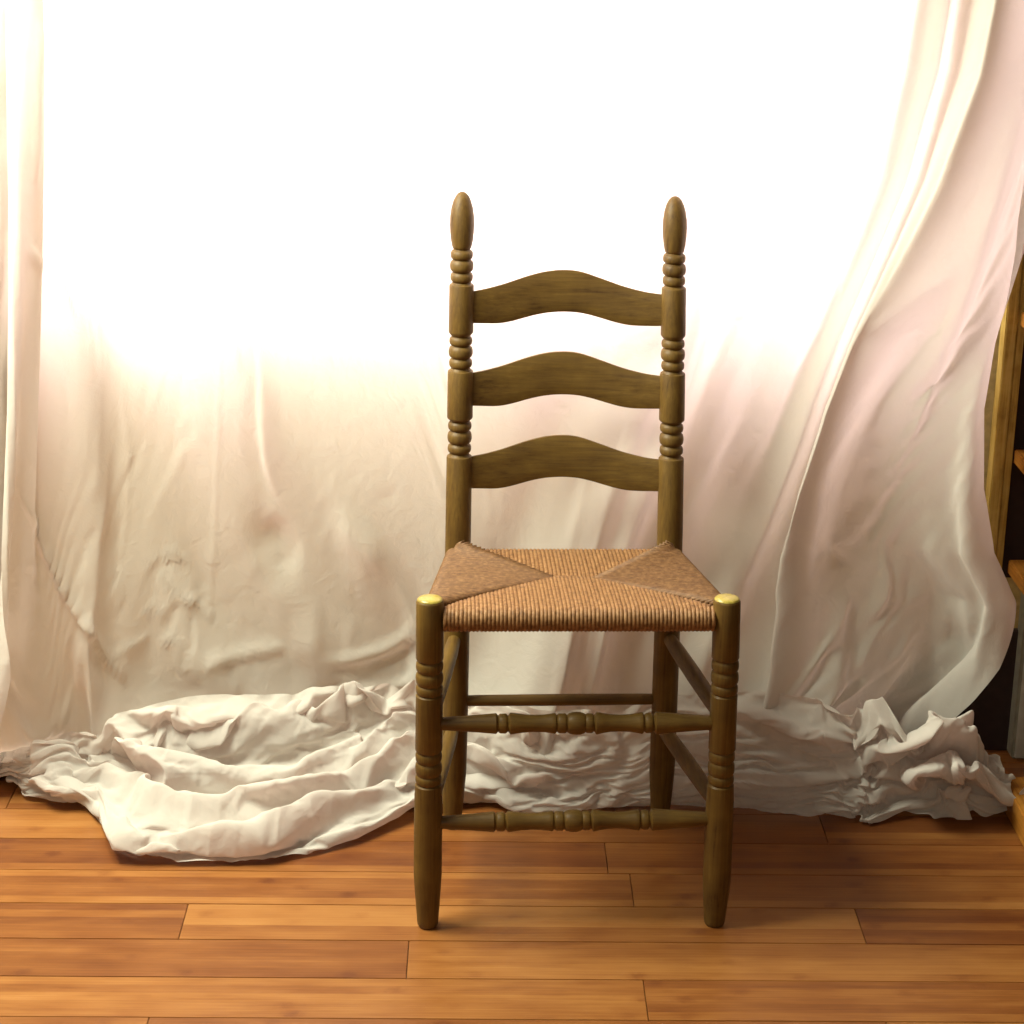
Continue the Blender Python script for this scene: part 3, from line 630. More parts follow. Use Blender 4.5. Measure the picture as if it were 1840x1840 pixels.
[-1453,821,9,-1,-57,0,-1,-59,3,-4,-42,16,12,1,31,-15,-28,22,4,49,12,-1,50,-26,5,45,-32,4,54,-12,7,57,-12,9,56,3,3,0,20,9,-43,31,-2,-42,35,1,-17,56,3,-12,59,7,-9,59,6,-9,60,6,-5,60,7,-3,60,11,1,70,15,5,50,12,6,50,9,8,51,8,8,50,9,9,51,10,8,50,6,8,51,3,9,51,2,9,52,1,9,51,1,9,52,2,7,52,3,8,52,3,7,52,4,5,52,5,5,52,5,2,52,5,0,52,5,-3,53,5,-5,52,4,-6,52,4,-6,52,3,-7,52,4,-7,52,3,-7,53,4,-5,52,5,-3,52,5,1,53,5,4,52,5,9,51,3,11,52,2,12,51,2,13,52,2,13,51,3,10,52,5,7,52,7,0,52,6,-8,51,5,-18,49,-2,-51,92,-7,-55,88,13,-27,96,7,78,19,18,36,43,46,-11,27],
[-1416,814,8,-1,-59,1,-1,-60,2,-12,-49,7,8,-5,31,-8,-12,23,1,53,2,2,49,-25,9,50,-19,6,54,-8,8,57,-10,8,59,0,-1,-14,23,5,-51,23,4,-31,50,1,-17,58,1,5,59,1,-1,61,-1,-6,62,-5,1,61,6,2,61,19,-1,69,15,6,50,11,7,50,6,10,50,8,9,51,7,8,51,8,9,51,8,4,51,4,9,51,5,8,51,6,7,52,5,7,52,5,5,52,6,5,52,6,2,52,6,0,53,6,-2,52,5,-6,52,4,-7,52,4,-8,52,3,-8,52,3,-8,51,4,-7,53,4,-7,52,4,-5,52,6,-1,53,5,1,52,6,6,52,4,10,51,3,12,51,2,14,51,1,14,51,2,12,52,3,12,51,5,8,52,6,4,52,7,-3,52,7,-12,51,2,-20,47,-1,-26,46,-6,-57,88,0,-49,92,22,5,92,-3,94,3,4,26,68,68,-15,15],
[-1378,782,8,-2,-62,1,-1,-64,3,-21,-48,-1,-1,11,20,8,11,22,-4,56,-9,17,54,-3,7,47,-12,7,56,-10,10,61,-6,6,47,12,1,-40,15,5,-44,38,3,-18,60,2,4,62,-3,6,64,-13,5,64,-7,2,64,8,1,65,14,1,66,13,-2,65,9,10,49,9,7,52,9,7,51,8,8,51,9,5,51,7,7,51,7,8,52,8,2,51,6,6,52,7,5,52,6,3,52,6,1,52,5,-1,52,6,-5,52,5,-7,52,4,-8,52,5,-10,51,2,-10,52,3,-9,52,4,-7,52,5,-5,52,5,-3,53,6,1,52,5,4,52,5,9,52,4,12,51,3,14,50,2,15,51,0,15,51,2,13,51,4,10,51,5,7,52,6,3,53,7,-5,51,7,-11,51,4,-19,48,0,-25,46,-3,-30,44,-5,-29,43,0,-50,92,15,-13,96,13,67,53,-12,78,39,16,-32,63,72,12,-14],
[-1341,724,8,-1,-66,1,-1,-68,7,-29,-35,9,-12,30,31,19,56,-3,27,50,-8,11,54,-22,5,58,10,11,58,-17,11,65,-4,4,2,34,5,-55,16,1,-14,64,0,13,67,-8,12,68,-10,1,69,5,-7,69,11,2,69,9,1,71,10,5,69,-1,2,67,4,7,51,8,8,51,8,7,52,8,6,51,8,7,51,7,5,52,6,6,52,7,3,52,6,0,52,7,-1,52,6,-5,52,5,-9,52,4,-10,51,4,-12,52,3,-11,51,4,-10,52,4,-8,52,5,-5,52,6,-2,52,5,1,52,6,7,52,4,10,52,4,14,50,2,15,51,1,17,50,2,16,50,2,15,51,4,11,51,5,7,52,7,3,52,7,-4,53,7,-10,51,5,-17,49,2,-23,47,0,-28,44,-3,-30,43,-4,-30,44,-1,-27,45,3,-19,48,16,-3,99,10,65,67,-9,85,45,1,-18,75,53,-13,4,36,20,-34],
[-1304,659,8,-1,-71,1,-3,-73,5,-16,8,28,-12,44,11,27,65,-16,34,58,-7,12,64,-18,9,66,28,10,61,-25,9,46,19,2,-41,20,-1,-13,56,-1,17,73,-6,15,73,-5,7,75,5,-2,75,7,-4,75,6,-3,75,9,3,75,4,-1,75,-8,6,71,5,6,52,8,6,51,8,5,52,8,5,52,8,3,52,7,1,51,6,-3,53,6,-5,51,5,-9,52,4,-12,51,4,-12,51,4,-13,51,4,-10,51,5,-7,52,6,-4,52,5,0,53,5,3,52,5,8,51,4,12,51,3,15,50,1,17,51,2,18,49,2,17,50,3,14,51,5,10,51,6,7,52,7,1,52,7,-5,51,6,-10,51,6,-16,50,3,-22,48,0,-26,45,0,-30,44,-2,-30,43,-1,-27,45,2,-23,46,4,-13,50,7,-1,50,8,13,47,9,66,75,-6,86,54,-1,1,83,45,-34,8,26,57,-34,18,-39,-21],
[-1266,591,8,-1,-77,2,-1,-69,13,-6,40,31,0,67,-23,28,72,10,35,68,-7,20,72,-14,3,73,24,11,61,-30,1,7,39,0,-25,39,2,24,72,-4,18,79,1,-3,80,7,-13,79,1,-6,81,2,1,81,5,8,80,-4,11,82,-4,6,82,0,1,78,7,0,51,9,4,51,7,2,53,7,-3,51,7,-6,52,5,-8,51,5,-11,51,4,-13,51,3,-12,51,5,-11,51,6,-6,51,6,-1,52,7,1,52,5,7,51,4,8,52,4,13,51,1,15,50,2,17,50,1,18,49,3,16,50,3,15,50,5,9,52,6,5,51,7,0,52,7,-6,51,7,-11,51,5,-18,49,4,-20,48,2,-23,47,1,-27,45,-1,-29,44,0,-28,44,2,-24,46,4,-18,48,6,-7,50,6,6,50,7,20,46,6,32,39,3,40,33,-3,87,59,4,17,91,35,-56,10,27,46,-60,6,-35,-26,6,-5,25],
[-1229,546,9,-1,-81,0,3,-56,38,3,59,7,11,78,-27,24,69,15,21,72,-11,15,83,-9,9,75,13,9,47,-12,1,1,32,12,-6,69,-2,16,76,-1,17,77,7,-26,82,1,0,84,-2,13,84,0,13,83,-5,13,86,-1,1,87,1,-2,85,1,-4,83,6,-4,52,6,-8,51,7,-1,51,5,-11,51,6,-8,51,5,-11,51,5,-10,50,6,-9,51,6,-4,52,6,0,52,6,6,51,5,9,51,4,11,51,3,14,50,2,15,51,2,15,50,2,16,49,3,14,50,4,14,51,6,8,51,6,3,51,7,-1,52,6,-7,51,6,-12,51,4,-16,49,4,-21,47,1,-24,47,3,-25,45,1,-26,45,1,-27,45,3,-25,45,4,-19,49,5,-12,50,6,-2,51,7,14,49,6,27,43,3,38,35,2,43,30,2,44,27,6,58,77,20,-45,76,25,4,-58,9,-1,-79,16,-17,62,-1,-12,-10],
[-1193,532,9,0,-82,0,4,-49,44,0,55,-8,16,80,-21,26,71,12,8,71,-18,14,84,-5,12,77,11,8,51,-5,7,12,38,16,-16,72,-5,29,69,2,-7,80,7,-14,83,-6,18,84,-4,17,84,-2,13,85,0,-1,89,2,-8,87,1,-5,86,0,-6,85,5,-8,51,5,-9,51,6,-8,51,6,-8,51,6,-7,50,6,-8,51,6,-6,52,6,-3,51,6,2,51,5,8,52,4,10,50,4,12,51,3,14,50,3,13,49,2,14,50,3,14,50,4,13,51,5,10,50,5,6,52,6,3,51,7,0,52,6,-5,51,5,-13,49,4,-17,49,4,-19,48,3,-22,47,2,-23,46,2,-25,45,3,-24,46,3,-23,46,3,-20,47,5,-15,50,6,-9,50,6,7,50,6,19,48,5,30,39,3,41,31,2,43,30,1,43,27,9,33,87,20,-39,63,23,14,-61,10,-19,-78,13,5,68,1,-28,-9],
[-1156,519,8,0,-82,1,5,-44,47,-1,55,-19,13,77,-3,29,71,-3,9,74,-12,13,82,-4,14,80,4,8,55,2,8,16,37,11,-16,66,-3,35,75,5,-16,80,0,4,84,-7,21,85,-2,13,85,0,-1,87,-1,-13,87,4,-4,89,0,-7,87,-2,-12,86,6,-7,51,6,-5,51,6,-6,51,6,-7,51,7,-6,51,6,-5,51,6,-2,51,6,3,52,4,9,50,4,11,51,3,13,50,3,13,50,3,12,50,4,13,50,3,11,50,5,11,51,4,9,51,6,5,51,6,2,51,6,2,52,6,-4,50,4,-15,49,4,-16,49,4,-17,48,3,-21,47,4,-21,47,3,-23,46,3,-22,46,3,-22,47,4,-20,47,5,-17,49,5,-13,50,6,-4,50,5,18,47,6,17,46,3,38,33,3,41,31,3,41,31,2,42,30,10,17,93,21,-37,54,21,17,-66,11,-29,-71,13,6,67,1,-27,-7],
[-1119,512,9,0,-82,0,5,-42,47,0,53,-23,9,72,15,23,67,-29,17,81,1,14,81,-5,14,80,2,7,54,5,9,24,31,5,2,61,0,28,79,5,-12,83,-6,15,84,1,9,86,-1,4,87,0,-13,86,1,-6,88,1,-11,88,-3,-11,86,0,-7,87,7,-4,52,7,-4,51,6,-6,51,6,-6,50,7,-4,51,6,-2,52,6,3,51,4,10,50,2,13,50,4,12,50,3,12,51,4,11,50,4,11,50,4,10,51,5,10,50,5,8,51,5,5,51,6,1,51,6,4,51,5,-1,51,4,-15,49,4,-17,48,5,-12,50,2,-21,46,5,-20,47,3,-21,47,4,-21,47,4,-20,47,4,-20,48,4,-18,48,5,-15,49,6,-13,50,5,2,49,5,21,45,6,17,44,3,41,31,3,40,33,3,40,32,3,39,33,10,14,93,20,-32,59,22,9,-70,12,-26,-71,12,5,63,2,-30,-2],
[-1082,511,9,0,-82,0,4,-45,43,2,51,-20,9,69,28,20,67,-31,18,81,-12,14,80,-1,14,80,2,6,50,5,10,33,18,3,15,62,2,28,80,1,0,86,-1,1,85,2,7,87,-2,-9,85,2,-8,88,3,-8,88,-3,-14,84,-3,-7,87,0,-4,86,7,-4,52,7,-5,50,6,-5,51,7,-4,51,6,-3,51,6,3,51,3,11,51,3,12,50,4,11,50,3,11,50,5,10,51,4,10,50,5,9,51,5,9,51,4,9,50,6,5,51,5,0,51,5,6,51,6,4,50,4,-15,49,3,-17,49,5,-9,49,4,-18,47,4,-19,48,4,-20,47,4,-19,48,5,-20,47,4,-19,48,4,-18,48,5,-17,48,5,-14,50,5,-14,49,6,6,48,5,19,45,6,17,43,2,41,31,4,39,34,4,38,34,3,39,34,10,17,91,17,-20,75,23,-11,-70,14,-12,-79,12,1,58,2,-35,5],
[-1045,511,9,0,-82,0,4,-48,41,2,50,-21,6,64,45,18,73,-26,18,80,-30,18,76,-2,15,81,6,5,46,2,11,41,9,3,21,65,2,24,81,1,2,86,0,2,86,1,-2,86,0,-6,87,1,-7,87,1,-16,86,-2,2,84,-3,-9,87,1,-8,86,6,-4,51,7,-5,51,6,-4,51,7,-4,51,5,3,51,4,11,50,3,12,50,4,10,50,4,10,51,4,9,50,5,8,51,5,9,51,5,8,51,5,9,50,5,6,51,5,-1,51,5,6,50,5,8,50,5,-11,50,3,-17,48,5,-10,49,4,-12,48,4,-20,48,5,-17,48,4,-20,48,5,-18,48,5,-19,47,4,-17,49,5,-18,48,5,-15,49,5,-14,49,5,-14,49,5,11,47,5,16,46,6,19,41,3,41,31,4,38,35,4,37,36,4,37,34,9,18,89,16,-10,84,24,-27,-69,14,-2,-82,13,-1,52,1,-37,10],
[-1008,511,9,0,-82,0,3,-51,39,1,50,-24,7,60,52,11,72,-33,22,81,-26,23,77,-1,13,79,12,5,43,-4,12,52,5,3,25,66,2,15,83,0,6,85,1,-1,86,0,-1,86,2,-6,88,0,-14,86,-1,-3,86,-1,14,86,-1,-18,84,0,-14,87,6,-5,51,7,-4,51,6,-4,51,6,3,51,3,11,50,4,11,50,4,9,51,5,8,51,4,9,50,5,7,51,5,7,51,5,8,51,5,9,50,5,8,51,5,-1,51,5,4,50,5,11,50,5,-6,49,4,-17,49,4,-12,49,4,-7,48,4,-18,48,5,-17,48,5,-18,49,5,-18,48,5,-18,48,5,-18,48,5,-17,48,4,-16,49,6,-15,49,5,-14,49,5,-13,50,5,17,45,5,12,46,5,24,39,4,40,32,4,36,36,4,36,37,4,37,35,10,16,89,15,-5,84,24,-34,-68,15,2,-81,12,-4,47,2,-36,15],
[-970,511,9,0,-82,0,1,-56,36,2,53,-21,7,59,48,10,65,-38,22,82,-17,23,78,0,13,78,16,7,40,-7,13,62,-4,2,28,71,1,14,84,0,8,85,0,-4,85,1,-1,85,0,-15,87,1,-12,87,-1,12,87,0,8,86,-1,-25,82,0,-8,89,6,-5,52,7,-4,50,5,2,51,4,10,51,4,10,50,5,7,51,5,8,51,5,8,51,5,6,51,5,6,51,5,8,50,5,10,51,4,9,51,6,1,50,5,0,51,4,12,50,5,2,49,4,-16,49,4,-15,49,5,-1,50,4,-17,47,5,-17,48,5,-17,49,5,-18,48,5,-17,48,5,-17,49,5,-17,48,5,-16,49,5,-16,49,5,-14,49,6,-14,49,5,-11,50,5,21,44,5,9,47,5,28,36,4,38,34,4,36,37,4,35,38,5,37,35,9,13,89,14,-9,80,24,-27,-67,17,-1,-80,11,-9,48,2,-31,16],
[-933,511,9,0,-81,1,-1,-57,37,1,54,-17,8,62,38,11,56,-36,20,79,-20,25,78,5,12,76,24,9,40,-14,14,68,-5,2,31,70,0,18,84,0,4,85,0,2,85,0,-14,84,1,-12,87,1,-8,88,0,10,87,-1,-4,85,-1,-13,84,0,-5,88,6,-4,52,6,1,51,5,8,51,4,8,51,5,6,51,5,7,51,5,7,51,5,6,51,5,6,51,5,7,51,5,9,51,5,10,50,5,6,51,5,-4,51,4,9,50,5,10,50,5,-10,49,4,-16,49,4,-6,49,5,-7,49,5,-18,48,5,-16,49,5,-17,48,5,-17,49,5,-17,48,5,-17,49,6,-17,48,5,-16,49,5,-15,49,5,-13,50,6,-15,49,5,-7,50,5,24,44,5,7,47,5,32,34,4,37,36,4,34,38,5,35,38,4,37,35,10,9,90,12,-18,73,24,-12,-69,18,-10,-76,11,-15,49,3,-22,17],
[-896,512,9,0,-82,1,-6,-44,48,1,47,-23,7,68,26,15,51,-19,14,75,-14,33,69,-12,10,74,35,10,38,-25,15,73,-3,3,32,71,-1,24,83,0,4,86,-1,-3,84,-1,-25,82,2,-4,89,2,-1,89,1,0,87,-1,-4,85,-2,-4,86,0,-4,88,6,0,52,5,5,52,5,6,51,5,6,51,5,6,51,5,6,51,5,5,51,5,6,52,5,7,51,5,8,51,5,10,50,5,9,51,5,-1,51,5,4,50,5,10,50,4,1,50,5,-15,49,4,-12,49,4,2,51,5,-16,47,5,-17,49,6,-17,48,5,-17,49,5,-17,49,5,-17,48,6,-17,49,5,-16,49,6,-16,48,5,-14,50,5,-13,50,6,-14,49,5,-2,50,5,25,43,5,6,49,5,35,31,4,37,37,5,33,39,4,35,37,5,37,36,9,5,93,10,-32,59,27,6,-70,18,-21,-71,9,-21,48,4,-10,19],
[-859,514,9,0,-81,1,-9,-36,56,-4,44,-21,7,62,20,19,60,-9,6,71,-6,43,56,-25,10,73,37,12,36,-33,16,77,-3,3,32,71,-1,29,82,-1,9,86,-2,-19,82,-1,-23,82,3,3,92,2,4,89,1,-3,86,-1,-3,86,-1,-4,86,-1,-2,89,5,2,53,6,5,51,5,5,52,5,5,51,5,5,51,5,5,51,5,5,52,5,8,51,6,7,51,5,9,50,4,10,51,6,7,51,5,-4,51,4,10,50,5,9,51,5,-7,50,4,-16,48,5,-5,51,4,1,50,5,-20,47,5,-17,49,6,-17,48,5,-17,49,5,-17,49,6,-17,48,5,-17,49,6,-16,49,5,-16,49,6,-14,49,5,-12,50,6,-13,50,5,1,49,5,24,44,5,8,48,5,38,31,4,35,38,5,33,40,4,36,36,5,35,36,9,2,97,9,-42,44,28,20,-70,18,-28,-64,9,-28,42,5,-1,24],
[-823,528,7,1,-81,3,-8,-39,50,-8,39,-25,0,73,7,26,53,29,-1,60,-6,43,51,-21,18,67,26,12,37,-31,17,76,-10,4,46,62,-1,25,82,-1,13,83,-2,-22,81,-1,-9,85,2,0,88,3,-3,89,1,-3,85,-1,-5,85,-1,-3,85,0,-4,88,5,3,53,6,4,52,5,4,51,5,5,52,5,4,51,5,5,51,5,6,52,6,8,51,5,6,51,5,11,51,5,9,50,5,8,51,5,-3,52,4,10,50,5,9,51,5,-5,50,5,-15,49,4,-6,51,4,3,50,6,-19,47,5,-16,49,5,-17,49,6,-18,48,5,-17,49,6,-17,49,5,-18,48,6,-17,49,6,-17,48,5,-14,50,6,-11,50,5,-13,50,6,-6,50,5,22,45,5,9,48,5,31,36,5,36,36,4,33,41,5,35,37,5,38,34,8,11,95,8,-34,59,24,9,-71,23,-20,-70,10,-27,47,4,-11,19],
[-785,547,7,0,-80,3,-5,-50,37,-8,44,-13,-5,75,-6,29,48,33,-5,43,0,31,48,11,30,59,6,14,42,-22,18,72,-21,7,61,49,-1,25,80,-4,16,80,-2,-18,80,0,-5,84,0,-7,85,4,-3,87,0,-3,83,-1,-8,83,-3,-11,83,4,2,90,6,4,53,5,3,51,5,4,52,5,4,52,6,4,51,5,4,52,5,6,51,5,8,51,5,8,51,5,9,51,6,9,51,5,9,51,5,2,51,5,5,51,4,10,51,5,1,51,5,-12,49,5,-10,51,3,4,50,5,-10,49,6,-18,49,5,-17,49,5,-17,48,6,-18,49,6,-18,48,5,-18,48,6,-19,49,6,-18,48,6,-15,49,5,-13,50,6,-10,51,6,-12,50,5,9,48,5,19,47,5,15,45,5,38,34,5,33,39,4,34,39,6,39,34,8,34,90,7,-22,81,17,-23,-64,30,3,-75,11,-23,40,3,-28,16],
[-748,566,9,0,-78,1,-3,-60,25,-8,46,-8,-10,79,-1,15,51,13,9,34,22,20,22,37,40,57,-10,19,44,-11,21,70,-28,8,69,31,-5,35,73,-2,19,79,-2,-18,80,-2,-9,81,0,-8,82,3,3,85,1,-10,82,-4,-14,81,-6,-17,80,10,14,91,6,4,53,5,3,52,6,3,52,5,4,51,5,3,52,5,4,52,5,5,51,6,8,51,5,9,52,5,7,51,5,10,51,5,9,51,6,8,51,5,1,51,4,10,51,5,5,51,5,-3,51,5,-12,50,4,-5,52,4,4,50,5,-16,49,6,-18,48,5,-17,49,6,-18,48,5,-18,49,6,-20,48,6,-19,48,6,-19,48,6,-18,48,6,-15,49,6,-10,51,5,-11,51,6,-5,50,5,18,47,5,13,49,5,27,39,5,37,36,5,33,40,5,37,36,9,56,81,6,-13,95,14,-46,-40,30,25,-76,15,-24,13,2,-38,22],
[-711,587,9,0,-76,0,-1,-68,13,-9,46,8,-8,76,-2,-10,66,-6,30,17,41,11,-8,50,42,56,-9,25,51,-4,27,65,-31,11,74,9,-8,45,64,-3,26,75,3,-12,80,-3,-12,79,-2,-3,80,-1,-3,81,2,-16,80,-6,-20,77,-5,-13,80,10,17,89,7,3,54,5,1,52,5,3,52,6,3,52,5,3,51,5,4,52,5,4,52,5,5,51,6,9,52,5,8,51,5,9,51,6,9,51,5,9,51,5,8,51,5,5,51,5,8,51,4,3,52,5,-5,51,5,-10,51,4,-1,52,3,0,51,6,-16,48,6,-18,49,5,-17,49,6,-19,48,6,-19,48,6,-20,47,6,-21,48,6,-20,47,7,-19,49,6,-14,49,5,-9,51,6,-9,51,5,1,51,6,18,48,4,15,47,5,33,37,5,34,39,5,35,38,11,72,73,6,-7,96,7,-47,11,29,31,-79,19,-35,-26,4,-27,33],
[-674,611,9,0,-75,-1,-1,-70,9,-5,37,14,-6,72,-5,-17,72,-11,7,30,41,28,-40,52,36,37,18,34,55,-2,29,63,-31,16,73,-12,-2,56,49,-6,34,70,2,2,77,-1,-12,77,-1,-5,79,-3,-9,77,-1,-16,76,-6,-15,77,-6,-21,76,10,17,87,7,1,53,5,0,52,5,1,52,6,2,52,5,3,52,5,3,52,5,4,52,6,4,52,5,6,51,5,8,52,6,9,51,5,9,51,5,9,51,5,8,52,6,10,50,5,8,52,4,6,51,5,2,52,5,-4,52,4,-7,51,4,0,52,4,-2,51,5,-14,50,5,-17,48,6,-17,49,6,-20,49,6,-20,47,7,-21,47,6,-22,47,7,-22,47,6,-20,48,7,-15,50,5,-8,51,6,-7,51,5,3,51,5,17,49,4,18,46,6,34,38,5,34,39,11,76,71,8,25,90,1,-42,69,17,14,-68,33,-30,-63,4,-23,30],
[-637,634,9,0,-72,0,-1,-70,5,0,23,18,-8,69,-3,-13,70,-11,-14,54,26,31,-43,52,38,-10,46,36,55,5,31,63,-27,18,65,-23,3,65,25,-4,43,62,3,20,71,-1,-10,75,0,-9,75,-1,-10,75,-5,-15,74,-5,-12,74,-8,-13,75,10,1,81,6,-2,53,5,-1,52,6,0,52,5,0,53,5,2,52,5,3,52,6,3,52,5,4,52,5,4,52,5,5,52,5,7,51,6,9,52,5,10,51,6,9,51,5,7,51,5,10,52,6,11,51,5,7,51,4,3,52,5,-1,52,4,-4,52,4,-1,52,3,-3,52,5,-11,50,5,-15,50,5,-17,49,6,-19,49,7,-22,47,7,-22,47,7,-23,46,7,-24,46,7,-23,47,7,-16,49,6,-8,51,6,-5,52,5,4,52,4,14,50,4,20,46,5,33,40,11,74,74,11,64,76,3,-27,96,-7,-38,-26,30,14,-66,26,-32,-3],
[-599,662,7,-1,-69,3,-1,-68,3,2,7,23,-11,59,7,-7,66,-16,-14,60,4,9,-5,60,45,-38,39,40,12,25,29,61,-8,13,58,-25,-14,59,-7,9,48,49,17,38,58,7,6,70,1,-5,73,-1,-11,71,-1,-15,71,-2,-14,71,-7,-2,71,1,-8,75,6,-6,53,5,-3,52,5,-1,52,6,0,53,5,0,52,5,1,53,6,2,52,5,4,52,6,5,53,5,3,52,5,3,52,5,7,52,5,9,51,6,9,51,6,9,52,4,4,52,4,15,50,6,9,51,6,8,52,5,4,52,4,2,52,5,1,52,4,-1,53,4,-2,52,4,-8,52,4,-10,51,4,-14,50,6,-17,49,6,-20,48,6,-22,47,8,-24,46,8,-26,45,9,-26,45,7,-19,48,7,-11,50,6,-5,52,5,1,52,5,10,51,4,19,48,9,61,84,14,79,68,9,18,90,-18,-61,46,-19,-14,-63,68,6,-33],
[-562,706,6,0,-59,3,-1,-62,0,5,-34,18,-4,35,1,-6,42,14,-7,48,-17,-11,46,5,8,19,36,25,-42,18,35,-18,22,35,23,24,18,43,-17,11,52,-10,16,52,19,13,36,42,8,20,55,10,13,59,2,-3,60,8,5,62,4,4,61,-4,-9,61,-1,-14,50,4,-9,51,4,-6,52,4,-5,52,4,-2,53,5,-1,52,5,-1,53,4,-1,52,3,6,52,3,-4,53,5,1,52,6,1,53,4,1,52,3,12,51,5,1,53,5,2,52,5,9,52,7,9,52,7,10,51,7,8,52,6,9,51,7,8,52,6,7,52,6,6,53,6,5,52,5,3,52,5,2,52,5,0,53,5,-2,52,5,-5,52,5,-8,51,6,-12,51,7,-18,48,9,-24,46,11,-22,47,10,-20,48,11,-18,48,10,-16,49,9,-12,50,16,-12,101,13,20,96,20,64,77,20,37,86,-18,-8,38,-37,-18,-20],
[-526,752,10,0,-54,-1,0,-57,-1,6,-50,7,-1,20,9,-4,31,21,-4,32,-9,-17,35,1,3,43,-5,15,-9,27,27,-47,13,32,-29,19,32,15,24,18,47,-11,19,52,-7,14,51,10,10,35,41,10,24,49,5,14,53,6,13,55,8,10,57,4,-7,57,0,-11,49,3,-8,52,4,-9,52,4,-7,52,4,-6,52,4,-4,52,4,-1,52,4,0,53,4,0,52,3,-3,53,4,-2,52,4,1,53,4,2,52,5,3,53,3,-1,52,4,1,53,5,2,53,4,3,52,6,6,52,6,8,52,6,8,52,7,9,52,6,9,52,7,9,52,7,8,52,6,7,52,7,8,52,6,6,52,6,6,52,6,5,53,5,4,52,6,1,53,5,-3,52,6,-8,52,6,-15,50,8,-18,49,9,-20,48,10,-20,49,11,-19,48,23,-37,98,22,-31,99,9,12,98,9,46,92,5,42,86,-57,-1,-7],
[-490,796,9,1,-51,0,0,-53,-1,4,-51,0,-3,6,18,2,25,5,-1,23,8,-15,24,-8,5,11,18,11,34,-2,18,-21,29,26,-40,-4,27,-33,8,26,13,23,20,44,-3,18,49,-1,12,47,12,8,31,41,7,24,47,3,18,49,5,14,51,10,2,54,5,-1,49,4,-3,53,4,-5,52,3,-7,52,4,-6,52,5,-7,52,4,-6,52,4,-4,53,4,-2,52,4,-1,53,4,0,53,3,-1,52,4,-1,53,4,0,52,4,1,53,4,1,53,4,1,52,4,0,53,5,1,53,4,2,53,4,3,52,5,5,53,6,6,52,6,7,52,6,8,52,7,8,52,7,8,52,6,8,52,7,8,52,8,8,52,7,7,52,7,7,52,6,6,52,6,4,53,5,1,52,5,-5,53,4,-9,51,6,-13,51,7,-15,50,18,-33,100,26,-37,95,25,-33,96,-3,3,104,-18,28,95,-22,47,22],
[-452,831,9,0,-47,0,0,-51,-2,1,-49,-2,3,-16,18,-2,27,-2,1,12,22,-12,31,-21,5,-9,27,10,15,8,15,23,5,17,-23,22,27,-35,-12,27,-32,-1,24,6,22,18,42,5,13,48,2,9,43,18,6,26,43,5,20,45,4,19,46,8,4,49,10,12,48,6,4,52,5,1,53,4,-2,52,4,-3,53,4,-5,52,4,-5,52,5,-6,53,4,-6,52,4,-4,52,4,-2,53,4,-2,53,4,0,52,4,0,53,4,0,53,4,0,53,4,1,52,4,1,53,4,0,53,4,1,53,4,0,53,4,1,53,5,1,52,4,3,53,5,4,53,5,4,52,6,6,53,6,6,52,6,7,52,7,8,52,7,7,52,7,9,52,8,8,52,8,8,52,7,8,52,7,6,52,5,4,53,5,0,53,4,-4,52,9,-19,104,14,-28,101,31,-39,92,4,-12,98,-6,7,105,-24,34,59],
[-415,860,9,0,-45,0,0,-48,-1,0,-47,-2,4,-37,7,0,23,10,0,12,16,-12,30,-17,-1,6,15,13,-24,26,17,24,-7,14,6,14,22,-11,15,26,-34,-12,24,-32,-7,21,3,22,13,41,7,11,46,8,7,35,28,5,20,42,5,16,44,7,15,43,9,12,48,8,9,51,7,7,52,6,5,53,5,2,52,5,-1,53,4,-2,52,5,-3,53,4,-4,52,4,-5,53,5,-5,52,4,-4,53,4,-3,52,4,-2,53,4,0,53,4,0,53,4,0,53,4,0,53,4,1,52,4,1,53,4,1,53,4,1,53,4,1,53,4,0,53,5,1,53,4,1,53,5,2,53,4,2,52,5,4,53,6,4,53,5,5,52,6,6,53,7,6,52,7,8,52,8,8,52,8,8,52,8,8,52,7,8,52,6,6,53,9,4,106,8,-9,105,13,-23,102,26,-36,92,-13,11,99,-14,8,88],
[-378,880,9,0,-44,0,0,-47,-1,0,-45,0,4,-43,2,4,8,19,-4,19,3,-10,31,-12,-7,15,16,12,-37,12,16,-6,15,19,22,-3,14,18,15,25,-23,10,22,-36,-13,22,-31,-8,17,15,23,12,43,9,11,40,17,4,23,39,5,15,42,6,17,41,9,13,47,9,10,51,7,9,52,8,8,52,6,6,52,6,4,52,5,3,53,5,0,52,5,-1,53,4,-2,53,4,-4,52,5,-3,53,4,-4,53,4,-4,52,4,-2,53,4,-2,53,4,-1,53,4,-1,53,4,0,53,4,0,53,4,1,53,4,1,53,4,1,53,5,2,53,4,2,52,5,1,53,4,1,53,5,1,53,4,1,53,5,1,53,5,1,53,4,2,53,5,3,53,6,3,52,5,5,53,7,6,53,6,7,52,8,7,52,8,8,53,15,16,105,11,9,105,7,0,106,13,-19,102,9,-28,96,-17,9,98],
